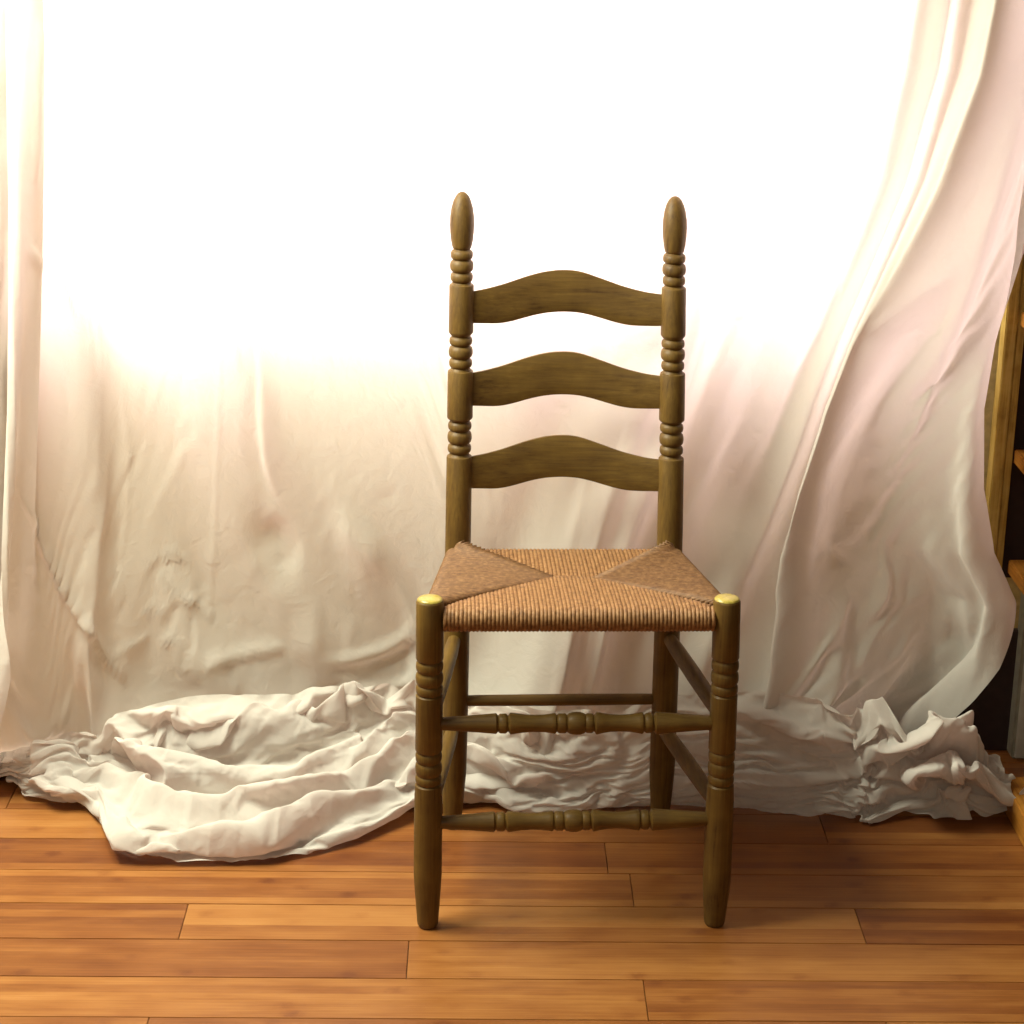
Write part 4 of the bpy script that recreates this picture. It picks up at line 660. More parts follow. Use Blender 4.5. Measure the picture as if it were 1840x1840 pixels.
[-341,889,9,0,-43,0,0,-46,0,0,-45,0,2,-40,2,6,0,17,-3,22,-2,-11,32,-5,-10,19,18,11,-35,2,12,-33,7,20,12,10,15,26,9,21,14,12,22,-35,0,22,-35,-14,21,-18,5,13,36,15,10,37,20,7,26,37,4,16,41,5,13,41,10,14,47,9,13,51,8,9,51,8,8,52,7,7,52,7,6,52,6,5,52,5,4,53,6,2,53,5,1,52,4,0,53,5,-2,53,4,-2,53,4,-3,52,4,-3,53,4,-3,53,4,-2,53,4,-1,53,4,-2,53,5,-1,53,4,-1,53,4,-1,53,4,0,53,4,1,53,4,2,53,5,2,52,5,2,53,4,2,53,5,2,53,5,2,53,5,1,53,4,2,53,5,0,53,5,1,53,5,1,53,5,2,53,5,3,53,5,3,53,6,5,53,14,13,106,14,15,105,13,12,105,8,4,106,6,-18,103,-5,-13,96],
[-304,897,9,0,-42,0,0,-45,0,0,-44,0,2,-41,-2,4,-4,15,-1,24,3,-12,35,-2,-10,21,16,11,-35,6,13,-37,-4,15,-17,7,15,25,18,17,37,-1,22,-10,11,22,-36,-4,22,-33,-12,16,6,16,11,37,20,7,26,36,5,18,40,4,11,42,10,13,47,9,12,51,9,11,50,9,10,52,7,8,52,7,6,52,6,6,52,6,4,53,6,5,52,6,3,53,5,2,53,5,1,53,5,0,53,4,0,52,5,-1,53,4,-2,53,4,-1,53,4,-2,53,4,-1,53,4,-2,53,4,-2,53,4,-2,53,4,-1,53,5,-2,53,4,-1,53,4,-1,53,4,0,53,5,2,53,4,1,53,5,3,53,5,3,53,5,3,53,6,2,53,5,3,53,5,2,53,5,1,53,5,1,53,5,1,53,5,1,54,10,5,107,11,8,106,13,12,106,13,13,106,9,6,106,-1,-13,99],
[-267,905,9,0,-41,0,0,-44,-1,0,-44,1,2,-41,-3,4,-5,14,-5,26,5,-9,35,-2,-7,21,13,10,-36,11,13,-37,0,9,-32,-14,15,9,23,17,38,5,17,28,6,22,-28,8,22,-34,-9,21,-26,-2,11,22,27,7,25,34,6,20,38,5,15,40,9,11,48,9,11,51,9,11,51,9,10,51,8,10,52,8,9,52,7,6,52,6,5,52,6,4,53,6,4,53,6,3,52,5,3,53,6,2,53,5,2,53,4,1,53,5,1,53,4,0,53,4,0,53,4,0,53,4,0,53,4,-1,53,5,-1,53,4,-1,53,4,-2,53,4,-2,53,5,-2,53,4,-2,53,4,-2,53,4,-2,54,5,-1,53,4,-1,53,5,1,53,4,0,53,5,2,53,5,2,53,6,3,53,5,2,53,6,2,53,6,3,54,10,4,107,10,5,107,11,7,107,11,9,107,11,11,108,6,5,103],
[-230,914,9,0,-41,0,0,-44,0,0,-43,0,1,-41,-2,5,-10,16,-6,29,7,-7,36,-6,-5,23,10,11,-38,8,11,-36,6,7,-34,-13,10,-13,3,17,31,21,16,40,0,18,6,14,22,-33,1,22,-33,-12,15,-13,20,7,22,35,7,20,36,6,17,40,9,10,49,8,9,51,9,10,52,8,10,51,9,10,51,8,10,52,8,8,52,7,7,52,7,5,52,6,5,53,6,3,53,6,4,53,6,3,53,5,2,53,5,3,53,5,2,53,5,2,53,4,1,53,5,1,53,4,2,53,5,1,53,4,1,53,5,1,53,4,0,53,5,0,53,4,0,53,4,-1,54,4,-1,53,4,-1,53,5,-2,53,4,-2,53,5,-2,53,4,-1,53,5,-1,53,4,-1,53,6,0,54,5,0,53,6,2,53,5,1,53,11,2,108,8,2,107,8,4,107,10,5,108,12,9,109,12,9,104],
[-193,922,9,0,-40,0,0,-43,0,0,-43,0,1,-40,1,5,-18,21,-6,34,-2,-6,33,-6,-4,28,9,10,-36,6,10,-36,6,7,-34,-5,6,-25,-19,15,11,27,16,38,12,16,35,4,20,-13,15,22,-33,-7,21,-31,-1,8,2,33,6,19,37,7,12,45,11,13,47,8,8,52,7,7,52,8,8,52,8,9,52,8,8,52,8,9,52,8,7,52,7,7,52,8,7,52,7,5,53,6,5,52,6,4,53,6,3,53,6,3,53,5,2,53,5,3,53,5,2,53,5,1,53,5,2,53,5,2,54,5,2,53,5,3,53,6,2,53,5,2,53,5,2,53,4,1,53,5,1,53,4,1,54,4,0,53,5,0,53,4,0,53,4,0,53,4,0,54,5,1,53,5,1,53,5,2,53,5,1,54,5,2,53,9,3,107,8,1,107,9,1,107,11,4,107,13,6,107,7,-18,87],
[-156,930,9,0,-40,0,0,-42,0,0,-42,0,1,-40,0,5,-22,20,-6,35,-1,-6,32,-5,-4,31,8,8,-32,8,10,-38,4,8,-35,-2,5,-25,-27,12,-14,20,15,34,15,17,35,13,17,24,9,20,-24,9,22,-32,-9,14,-27,21,4,2,39,5,8,48,14,18,46,10,12,51,8,8,52,8,7,52,7,6,52,7,7,52,8,8,53,7,6,52,7,6,52,7,6,53,7,7,52,8,6,53,7,6,52,7,5,53,6,5,52,6,3,53,5,3,53,6,2,54,5,2,53,5,2,53,6,2,53,5,1,53,5,1,54,5,1,53,6,1,53,5,2,53,6,3,53,5,2,53,5,3,54,5,2,53,5,1,53,5,2,53,5,1,54,4,1,53,5,1,53,5,2,54,5,2,53,5,2,53,5,1,53,9,2,107,8,1,107,10,2,106,11,5,106,14,8,105,-5,-37,71],
[-119,938,9,0,-39,0,0,-41,0,0,-42,0,1,-40,-1,4,-24,18,-5,31,3,-6,35,-5,-3,32,6,7,-28,11,8,-36,2,7,-37,-1,6,-26,-27,11,-30,7,13,27,12,16,29,21,15,30,12,19,11,13,20,-30,2,18,-31,7,8,-20,33,3,-8,50,12,11,49,11,14,49,10,11,52,9,9,51,7,7,52,8,7,53,7,6,52,7,7,52,7,6,53,7,5,53,6,4,53,6,4,52,6,5,53,7,5,53,7,5,52,7,5,53,7,4,53,7,5,52,6,4,53,6,3,53,6,4,54,6,4,53,6,4,53,6,2,53,5,2,53,5,1,54,5,1,53,5,1,53,6,1,53,5,1,54,5,2,53,5,1,53,6,2,54,5,1,53,4,2,53,5,1,54,4,2,53,5,1,54,4,0,53,9,3,107,11,3,106,11,6,106,11,7,105,14,14,103,-13,-58,60],
[-82,945,9,0,-39,0,0,-41,0,0,-41,-1,1,-39,1,3,-24,17,-5,26,1,-5,36,-3,-3,33,5,5,-24,16,8,-35,-1,7,-35,3,7,-28,-30,11,-37,-4,12,10,19,13,33,6,15,23,24,16,24,10,17,-2,15,14,-27,12,12,-25,26,10,-21,40,11,-5,50,9,1,52,9,6,52,10,8,51,8,7,52,9,8,52,8,8,52,8,7,52,8,8,53,8,7,52,7,7,52,7,5,53,6,5,53,7,5,52,7,4,53,7,4,53,7,3,53,7,4,53,7,3,53,6,4,53,6,3,53,6,3,53,5,4,53,6,4,53,6,4,54,6,3,53,6,2,53,6,2,53,6,2,53,6,1,54,5,1,53,6,2,53,5,1,54,5,1,53,5,2,54,5,1,53,5,2,53,5,2,54,5,1,53,10,3,107,11,4,106,11,8,106,13,12,104,13,9,102,-19,-72,52],
[-45,951,9,0,-38,0,0,-41,0,0,-41,-1,0,-39,2,3,-23,16,-4,26,3,-7,30,0,-1,32,-1,5,-17,17,8,-35,2,5,-33,3,8,-27,-31,11,-38,-8,12,-12,21,11,34,-3,12,26,19,14,18,20,17,20,11,6,-11,29,8,-21,30,19,-22,26,11,-6,48,12,-6,51,12,-5,52,10,-3,52,9,-1,52,8,1,53,8,4,53,7,5,52,8,6,52,7,6,53,8,7,52,8,7,52,8,6,53,8,6,52,8,5,53,8,5,53,8,5,52,8,4,53,7,4,53,7,4,53,6,3,53,6,3,53,6,3,53,5,3,53,6,3,54,6,3,53,7,3,53,7,3,53,6,3,53,7,3,54,7,2,53,6,3,53,6,2,53,5,1,54,6,1,53,5,2,54,5,1,53,6,2,54,5,2,53,11,4,108,12,5,106,10,5,106,13,14,104,15,10,99,-19,-74,60],
[-8,957,9,0,-38,0,0,-40,0,0,-41,-1,0,-38,2,2,-25,18,-5,25,1,-6,29,7,0,22,-9,5,-2,22,7,-36,1,6,-34,3,6,-24,-31,11,-35,-12,12,-29,14,11,26,8,11,28,9,10,28,15,13,7,15,7,2,26,7,0,37,14,-13,34,19,-15,42,10,-6,51,9,0,53,9,-2,52,11,-3,52,10,-4,52,10,-3,52,10,-3,53,9,-2,52,8,0,53,7,1,53,7,2,52,7,3,53,6,3,53,7,4,53,7,3,53,7,4,53,7,4,53,8,5,52,7,4,53,8,5,53,7,4,53,8,4,53,7,4,53,7,4,53,7,3,53,7,4,53,7,3,53,7,3,53,7,4,54,7,3,53,7,4,53,7,3,53,7,3,53,6,2,54,6,2,53,5,2,54,6,1,54,5,1,53,12,6,108,13,9,107,11,8,106,9,3,107,17,15,96,-16,-66,71],
[29,963,9,0,-38,0,0,-40,0,0,-41,-1,0,-36,3,0,-29,13,-5,22,4,-5,32,9,0,15,-12,5,7,27,6,-33,3,7,-34,-5,6,-27,-23,8,-28,-13,14,-34,5,10,8,17,8,28,12,14,30,7,8,25,20,9,-14,21,7,14,31,6,-1,44,17,-12,47,19,-13,46,12,-10,51,9,-3,52,8,4,52,7,1,52,9,2,53,9,0,52,10,-2,53,9,-2,52,10,-2,53,9,-2,52,8,-2,53,8,-1,53,7,-1,53,7,0,53,6,0,53,7,1,53,6,1,53,7,2,53,8,2,53,8,2,53,8,3,53,8,3,53,8,3,53,8,3,53,7,3,53,7,2,53,6,2,53,7,1,54,6,2,53,6,3,54,6,2,53,6,3,54,7,3,53,7,3,53,7,2,54,7,3,53,7,2,54,13,7,108,14,10,107,15,12,106,12,9,107,9,8,106,-8,-46,77],
[65,968,9,1,-38,0,0,-40,0,0,-40,-1,0,-40,5,-1,-27,5,-5,20,12,-4,34,6,-3,20,-14,5,-2,23,7,-24,12,7,-34,-8,7,-31,-16,7,-26,-18,14,-28,7,9,-8,25,8,25,4,10,21,18,13,33,14,6,3,21,10,-8,23,1,-8,43,15,-2,49,19,2,49,15,-1,50,13,-5,51,9,-5,52,9,-6,52,10,-4,52,9,1,53,8,0,52,8,0,53,9,1,53,10,1,52,9,1,53,8,0,52,9,0,53,8,-1,53,8,0,53,8,0,53,7,0,53,8,0,53,8,0,53,9,-1,53,9,0,53,8,0,53,9,-1,53,7,0,53,8,0,54,7,0,53,6,0,53,7,1,54,6,1,53,6,1,54,5,1,54,6,2,53,6,1,54,7,1,54,6,1,53,7,1,54,6,1,54,12,3,108,13,6,109,13,9,108,14,12,108,16,14,109,2,-6,96],
[103,965,9,0,-40,0,0,-40,0,0,-41,0,0,-41,5,-2,-26,8,-6,29,15,-1,36,-3,-5,25,-11,4,-4,19,9,-30,16,6,-34,-2,6,-35,-13,9,-20,-25,12,-22,6,11,-14,25,7,16,6,9,23,18,12,29,21,7,14,16,8,-15,26,2,-19,44,14,-1,48,14,-7,49,16,1,51,14,2,51,13,1,52,11,-2,52,10,-3,52,9,-3,53,9,-4,52,9,-3,53,8,-3,53,9,-1,52,9,0,53,9,0,53,9,0,53,8,-1,53,8,-1,53,8,0,53,9,-1,53,8,0,53,8,-1,53,8,-1,53,8,-1,53,8,-1,54,8,-1,53,8,0,53,8,0,54,7,0,53,7,1,53,7,1,54,7,1,53,6,2,54,6,2,54,6,2,53,6,2,54,6,2,54,7,2,54,7,2,54,6,2,54,12,4,109,11,4,108,10,6,109,11,7,111,13,9,111,19,8,107],
[140,952,9,0,-40,0,0,-42,0,0,-39,5,0,-41,-2,-4,-18,19,-3,37,3,-2,34,-5,-5,33,-5,4,-6,20,9,-37,11,6,-37,1,7,-39,-7,10,-17,-31,5,-26,1,10,-3,20,12,12,26,9,37,0,11,20,28,4,-2,35,6,9,28,9,-34,38,15,0,48,14,-9,51,13,-5,51,12,-2,52,12,-2,52,11,-1,52,11,-2,52,10,-1,53,10,-1,52,10,-1,53,9,0,53,9,0,53,9,0,52,9,0,53,8,0,53,8,0,53,9,0,53,8,1,54,7,1,53,8,1,53,8,1,53,8,1,53,7,1,54,7,1,53,7,1,54,7,1,53,7,2,54,6,2,53,5,3,54,6,3,53,5,3,54,4,4,53,5,3,54,5,4,54,6,3,54,5,4,54,5,3,53,6,3,54,5,3,55,11,6,109,12,5,108,16,3,108,18,0,109,23,-9,107,22,-9,93],
[177,938,9,0,-40,0,0,-43,0,0,-39,6,-1,-41,-5,-3,1,26,-2,34,-3,-3,35,-8,-5,39,-2,5,-11,19,8,-40,4,8,-40,9,7,-36,-12,8,-24,-22,4,-33,-3,9,10,26,11,27,14,13,25,15,5,11,32,7,12,32,6,-4,33,4,-13,42,20,-10,46,12,-2,51,12,-1,52,12,-1,53,11,-1,52,11,-1,52,10,0,53,10,0,52,9,1,53,9,0,53,9,1,53,8,1,53,8,1,53,8,1,53,7,1,53,8,1,53,7,2,53,6,2,53,7,2,53,6,3,53,7,2,54,6,3,53,5,2,53,6,2,54,5,1,54,5,2,53,5,2,54,6,2,53,6,2,54,6,3,53,7,3,53,8,4,53,8,3,54,8,4,53,8,2,53,8,3,54,8,2,53,8,1,54,8,1,54,17,-1,108,18,-6,107,19,-11,106,19,-17,106,23,-20,103,-5,46,53],
[214,925,9,0,-41,-1,0,-44,0,0,-40,6,-1,-38,-1,-2,18,16,-3,32,2,-2,39,-9,-4,41,1,5,-19,13,7,-41,5,8,-40,11,6,-38,-10,8,-29,-24,5,-33,0,9,20,24,9,35,15,14,16,26,4,22,30,8,-1,38,3,0,36,-1,3,43,10,1,48,10,0,53,11,0,52,10,1,52,11,-1,53,10,0,52,10,1,53,10,0,52,9,2,53,10,1,52,9,1,53,8,2,52,9,1,53,8,1,53,8,0,53,8,1,53,8,2,52,8,2,53,7,3,53,8,2,53,7,3,53,8,2,53,7,1,53,8,1,53,7,1,54,7,-1,53,8,0,53,8,-1,53,9,0,53,9,1,53,10,2,53,9,2,53,10,2,53,10,1,53,10,1,53,10,-1,53,9,-3,53,9,-3,53,9,-5,53,16,-14,106,15,-18,105,17,-20,104,21,-18,104,24,19,88,-38,86,16],
[251,916,9,0,-42,-1,0,-45,1,0,-41,5,-1,-35,4,-2,29,14,-2,36,-3,-1,39,-7,-4,41,1,5,-23,13,7,-42,5,7,-40,10,7,-41,-9,7,-28,-27,5,-35,3,8,25,19,10,34,21,12,26,25,6,16,36,6,0,41,4,1,39,-1,1,44,9,4,50,8,5,52,9,4,53,9,3,52,9,2,52,10,1,53,9,2,52,9,2,53,9,2,52,9,2,53,9,1,52,10,1,53,9,0,52,9,0,53,9,0,53,9,0,52,9,1,53,8,1,53,9,1,53,9,1,52,8,0,53,9,-1,53,8,-1,53,8,-2,53,8,-3,53,8,-2,52,9,-1,53,10,0,53,9,1,53,10,1,53,10,2,53,10,1,53,10,-1,53,10,-2,52,9,-5,53,9,-6,53,8,-7,52,7,-9,52,6,-10,53,14,-19,104,19,-15,104,22,-10,104,25,-9,102,-3,60,52,-36,93,18],
[288,914,9,0,-42,-1,0,-45,0,0,-41,7,-1,-35,5,-2,33,12,-3,37,-7,0,40,-2,-3,41,0,4,-22,14,7,-42,4,7,-42,9,7,-42,-7,6,-29,-24,6,-37,-3,8,23,18,10,33,22,9,36,20,8,14,40,5,4,43,6,-6,42,-2,8,45,9,3,51,9,4,52,9,4,52,9,3,52,9,2,53,9,2,52,9,2,53,9,2,52,9,2,53,9,1,52,10,0,53,9,0,52,9,-1,53,9,-2,53,9,-2,52,9,-2,53,9,-2,53,7,-1,52,8,-2,53,8,-3,53,7,-2,53,8,-2,53,9,-1,52,9,0,53,10,1,53,10,3,52,11,3,53,10,2,52,9,0,53,10,-1,53,9,-2,53,9,-4,52,8,-5,53,8,-7,52,7,-8,53,6,-9,52,7,-8,52,7,-9,52,8,-8,52,19,-10,105,23,-3,104,21,6,104,23,-22,92,-20,85,33,-22,91,33],
[325,914,9,0,-42,-1,0,-45,0,0,-41,7,-1,-36,4,-2,35,14,-4,40,-8,0,39,-2,-2,42,0,3,-21,13,7,-42,4,7,-43,7,7,-41,-3,7,-33,-23,6,-37,-8,8,16,19,9,34,21,9,36,19,7,12,42,6,12,44,6,0,43,0,1,47,8,8,49,10,2,52,9,2,53,10,1,52,9,1,53,10,0,52,9,0,52,9,0,53,9,-1,52,9,-1,53,9,-1,52,10,-3,53,9,-2,53,9,-3,52,9,-3,53,9,-2,52,9,-2,53,8,-1,53,8,1,52,9,1,53,8,3,53,9,3,52,10,3,52,10,4,53,11,3,52,11,1,53,11,-2,52,10,-4,52,9,-7,52,8,-8,52,7,-8,53,7,-8,52,7,-7,52,8,-6,53,9,-6,52,8,-4,52,9,-4,52,10,-1,53,9,-1,52,20,5,105,20,10,104,25,-13,100,17,-15,86,-21,94,36,-12,80,45],
[362,914,8,0,-43,0,0,-44,0,0,-42,7,-1,-35,3,-3,38,16,-4,40,-10,-1,41,0,0,39,-1,3,-17,15,7,-42,2,7,-43,5,7,-41,-2,6,-35,-21,7,-37,-12,8,5,18,9,34,19,9,37,22,6,15,42,6,9,45,5,7,45,2,0,47,9,2,50,10,1,52,10,1,52,9,0,53,10,-1,52,9,-1,52,10,-1,53,9,-1,52,9,-1,53,10,-2,52,9,-2,53,10,-2,52,10,-2,52,10,0,53,10,0,52,9,3,53,9,3,52,8,5,52,9,3,53,9,3,52,9,2,53,10,1,52,10,1,52,11,-1,53,11,-3,52,11,-5,52,10,-8,52,8,-10,52,8,-9,51,9,-8,52,9,-5,52,9,-3,53,9,0,52,9,0,52,10,0,52,9,1,53,9,2,52,8,3,52,9,3,53,17,13,104,26,-6,102,25,-22,99,15,-1,99,-28,72,63,-3,78,37],
[399,913,9,0,-42,-1,0,-44,0,0,-42,7,-1,-33,4,-3,38,13,-5,40,-9,0,40,-1,1,40,2,2,-13,17,7,-43,1,7,-42,-1,6,-42,5,6,-36,-19,7,-36,-18,7,-8,15,10,35,20,9,37,26,6,16,40,3,2,45,3,2,46,6,9,46,10,2,51,10,1,52,9,0,52,10,0,52,10,0,53,10,0,52,9,1,52,10,0,53,10,-1,52,9,0,53,10,1,52,9,1,52,9,3,53,9,4,52,8,5,53,9,4,52,9,3,52,10,0,52,10,-1,53,10,-2,52,10,-2,52,11,-1,52,10,-2,53,10,-5,52,10,-7,52,9,-9,51,9,-8,52,10,-6,52,9,-4,52,10,-2,52,9,1,53,8,4,52,9,3,52,9,2,53,9,2,52,8,4,52,8,4,53,6,5,52,9,4,52,23,0,102,26,-12,102,16,-2,104,15,-3,104,-29,41,86,2,80,32],
[436,914,9,0,-42,0,0,-45,-1,0,-42,6,-1,-32,6,-4,40,8,-4,40,-4,1,37,2,3,39,-1,1,-8,21,6,-42,0,5,-41,-5,6,-43,3,6,-36,-13,8,-33,-21,7,-23,16,11,36,16,7,33,30,5,22,37,3,13,42,2,1,45,9,9,49,11,0,50,10,-1,52,10,1,53,10,0,52,10,1,52,10,1,52,10,1,52,9,1,53,10,1,52,9,2,52,9,2,53,9,3,52,9,3,53,9,2,52,9,1,52,10,-1,52,10,-2,53,11,-3,52,11,-1,52,10,-1,52,11,1,52,10,1,51,11,-4,52,10,-5,52,10,-6,52,9,-4,52,8,-3,52,9,-1,53,9,1,52,8,2,53,8,4,52,9,4,52,8,4,52,8,3,53,8,4,52,7,5,52,8,5,53,4,8,52,9,3,51,27,-5,103,16,1,104,15,0,105,5,5,105,-4,10,103,-8,52,60],
[473,917,9,0,-42,0,0,-45,-1,0,-41,6,-1,-33,6,-4,41,8,-4,40,-2,1,33,4,4,38,-1,0,-1,24,5,-41,-5,6,-42,-6,5,-41,6,6,-39,-13,7,-29,-25,8,-34,14,10,26,20,8,33,26,3,16,40,5,21,38,3,17,40,10,15,51,12,-1,51,11,-1,52,10,0,52,10,0,52,10,0,52,10,0,52,10,1,52,10,0,53,9,0,52,10,1,52,9,0,52,10,0,53,9,0,52,10,0,52,10,-1,52,10,0,53,11,0,51,11,1,52,11,4,52,10,3,52,10,5,52,12,-3,51,11,-3,51,10,-2,52,8,-1,53,8,0,52,8,1,53,9,1,52,8,2,53,8,4,52,8,4,52,8,5,53,8,5,52,8,5,52,7,5,52,8,5,53,7,6,52,6,6,52,6,6,52,17,5,105,16,3,105,8,7,105,6,6,106,4,6,105,6,1,97],
[510,920,10,0,-42,-2,0,-44,1,0,-42,6,-2,-31,5,-4,40,7,-4,41,-2,0,29,3,2,34,10,3,6,22,5,-39,-10,6,-42,-7,5,-40,4,5,-37,-12,7,-32,-19,10,-35,4,7,4,31,11,37,19,2,18,38,1,12,42,3,18,40,12,24,45,13,5,50,11,2,52,11,1,52,10,1,52,10,0,52,10,1,52,10,0,52,10,-1,52,9,-1,53,10,-1,52,9,-2,52,9,-1,52,10,0,52,10,1,53,10,2,52,10,3,52,10,5,51,10,5,52,10,5,52,10,5,52,10,4,52,10,1,51,10,-1,52,9,-1,52,9,-1,53,9,-1,52,9,0,52,8,0,53,8,2,52,8,4,52,8,5,52,7,6,53,8,5,52,7,5,52,8,4,52,7,4,53,7,4,52,7,4,53,7,4,52,13,8,106,12,7,105,10,7,106,9,6,105,7,5,106,1,2,101],
[547,923,9,0,-42,-3,0,-43,3,0,-42,5,-2,-31,6,-5,40,10,-3,42,-4,-3,30,-5,3,24,18,5,13,23,4,-39,-5,6,-41,-10,4,-40,1,4,-37,-8,5,-26,-20,12,-33,2,7,-13,32,11,27,21,4,29,32,1,13,41,1,8,42,3,11,45,12,3,49,13,4,51,12,2,52,12,3,51,11,2,52,12,2,52,11,1,52,10,0,52,10,0,52,10,0,52,10,0,52,10,1,52,9,1,52,10,1,52,9,2,52,10,3,52,9,3,52,9,5,52,10,4,52,9,4,52,10,3,52,10,2,52,10,1,52,10,0,52,10,0,52,9,0,52,9,0,52,9,0,53,7,2,52,8,2,52,7,3,53,6,3,52,6,3,53,7,2,52,6,2,53,6,2,53,6,1,52,6,2,53,6,2,53,10,5,106,10,6,105,9,7,106,8,7,106,8,6,106,5,2,101],
[584,926,9,0,-41,0,0,-44,0,0,-42,5,-2,-29,6,-5,39,7,-4,39,0,-3,37,-2,-1,24,8,9,4,26,3,-37,6,4,-37,-16,6,-39,0,4,-38,-7,2,-21,-27,10,-30,11,10,-9,25,11,-3,33,3,27,32,3,26,32,4,15,36,2,-9,49,10,6,48,11,-1,52,11,-1,52,12,-1,51,11,0,52,11,1,52,12,0,51,11,1,52,12,2,52,11,1,52,11,2,51,10,2,52,10,1,52,10,2,52,9,2,52,9,1,52,9,2,52,8,2,53,8,2,52,8,1,52,9,2,52,9,0,52,9,-1,53,9,-1,52,9,-1,52,9,-1,53,8,-1,52,8,0,53,7,0,52,7,2,53,6,1,53,6,2,52,6,3,53,6,1,52,6,1,53,6,0,53,6,0,53,6,1,52,5,1,53,10,3,106,9,4,106,9,5,106,8,6,105,7,4,106,8,1,101],
[621,929,9,0,-41,0,0,-44,0,0,-42,4,-2,-29,9,-6,41,5,-5,39,-1,-3,37,2,-4,34,4,10,-17,18,6,-30,13,4,-32,-16,5,-39,-2,5,-39,-4,3,-24,-22,4,-31,-5,8,1,32,11,0,33,7,14,34,4,16,35,6,22,34,2,-15,49,12,10,47,10,8,51,10,1,52,11,0,52,10,-2,52,11,-3,51,12,-2,52,11,-2,52,11,-1,52,10,-1,51,10,0,52,10,1,52,10,2,52,9,1,52,10,2,52,9,1,52,9,3,53,8,2,52,8,2,52,9,2,52,8,1,53,8,-1,52,8,-1,53,8,-1,52,9,-1,53,8,-1,52,7,-1,53,8,0,53,7,1,52,6,1,53,7,2,52,6,2,53,6,1,53,5,1,52,7,0,53,6,0,53,6,-1,53,6,0,53,5,0,53,11,1,106,9,3,105,8,3,106,8,4,106,6,2,106,5,-3,101],
[656,932,8,0,-42,1,-1,-43,0,0,-42,4,-2,-28,11,-7,41,4,-4,40,0,-3,36,-3,-4,37,7,6,-21,12,7,-34,6,6,-30,3,5,-34,-6,5,-39,-5,3,-28,-22,4,-32,-8,5,-10,30,8,6,30,10,23,31,8,12,39,5,15,38,4,-9,46,11,2,50,10,10,50,10,7,52,10,6,51,9,4,52,10,2,52,9,0,52,10,0,52,9,0,52,10,0,52,10,0,52,10,1,52,10,1,52,10,2,52,9,2,52,9,1,52,9,2,52,9,3,52,9,2,52,9,2,52,7,1,53,6,2,53,6,0,52,6,0,53,5,0,53,6,0,53,6,1,53,6,0,53,7,2,52,7,1,53,7,2,52,6,3,53,7,2,53,6,1,53,5,1,52,5,0,53,5,-1,53,5,0,53,5,0,53,11,1,106,11,3,106,11,2,106,11,3,106,9,0,106,7,-4,101],
[685,934,9,0,-42,-1,0,-43,1,0,-42,4,-3,-25,12,-7,39,2,-4,38,-1,-3,40,-3,-3,36,9,4,-19,15,5,-39,-7,7,-30,19,7,-32,-12,5,-39,-1,2,-22,-29,4,-37,-4,4,-22,23,6,4,38,13,23,27,8,18,37,6,14,39,5,2,45,11,2,49,11,5,52,11,4,51,11,4,52,10,5,51,9,4,52,10,3,52,10,3,52,9,2,52,10,3,52,10,2,52,11,3,52,10,3,52,10,3,52,10,2,52,9,3,52,10,2,52,9,2,52,9,3,52,8,2,52,8,1,53,6,2,53,6,1,52,5,1,53,5,2,53,5,1,53,6,1,53,6,2,53,6,2,53,7,2,53,7,2,53,7,2,52,7,2,53,6,2,53,4,2,53,4,2,53,3,1,54,4,2,53,3,2,53,9,5,106,9,6,106,10,8,106,9,8,106,8,4,106,8,-2,102],
[714,936,8,0,-42,0,0,-43,1,0,-42,4,-4,-22,13,-7,39,0,-3,35,-2,-4,39,2,-2,36,7,1,-16,24,7,-37,-15,5,-34,13,9,-31,-3,6,-39,-2,2,-19,-33,4,-38,-6,2,-31,23,6,4,37,5,9,35,14,20,33,7,16,39,7,13,41,11,7,49,11,5,52,11,4,51,11,3,52,11,2,52,10,2,51,10,2,52,10,2,52,10,3,52,10,3,52,11,3,52,10,3,52,10,3,52,10,3,52,9,1,52,9,2,53,8,1,52,9,1,52,8,1,53,7,1,52,7,1,53,6,1,53,6,0,53,5,1,53,5,1,53,5,1,53,5,0,53,6,2,53,6,1,53,7,1,53,7,2,53,6,2,53,7,1,53,6,2,53,5,2,53,5,2,53,5,2,53,4,2,54,4,2,53,9,6,107,10,9,106,9,12,106,9,13,105,7,14,106,3,21,101],
[744,938,8,-1,-41,0,0,-43,1,0,-42,4,-4,-20,15,-7,39,-1,-4,34,1,-7,38,-4,1,28,12,1,-7,29,8,-35,-18,5,-34,3,6,-34,10,7,-35,-15,3,-23,-26,5,-37,-7,2,-33,22,1,-11,38,2,2,38,11,16,35,6,15,38,10,17,38,13,9,47,12,6,51,12,5,51,11,3,52,11,2,52,10,1,52,9,1,52,8,2,52,7,1,52,8,2,53,7,3,52,7,2,53,6,3,52,6,3,53,6,2,52,5,2,53,5,1,53,6,1,53,6,1,52,6,0,53,6,1,53,6,0,53,6,-1,53,5,0,53,7,0,53,6,-1,53,7,0,53,7,0,52,8,0,53,7,1,53,7,2,53,8,1,53,7,2,53,7,2,53,6,1,53,7,0,53,7,1,53,7,2,53,7,2,53,12,6,108,11,9,106,10,11,107,9,13,106,9,14,106,12,28,96],
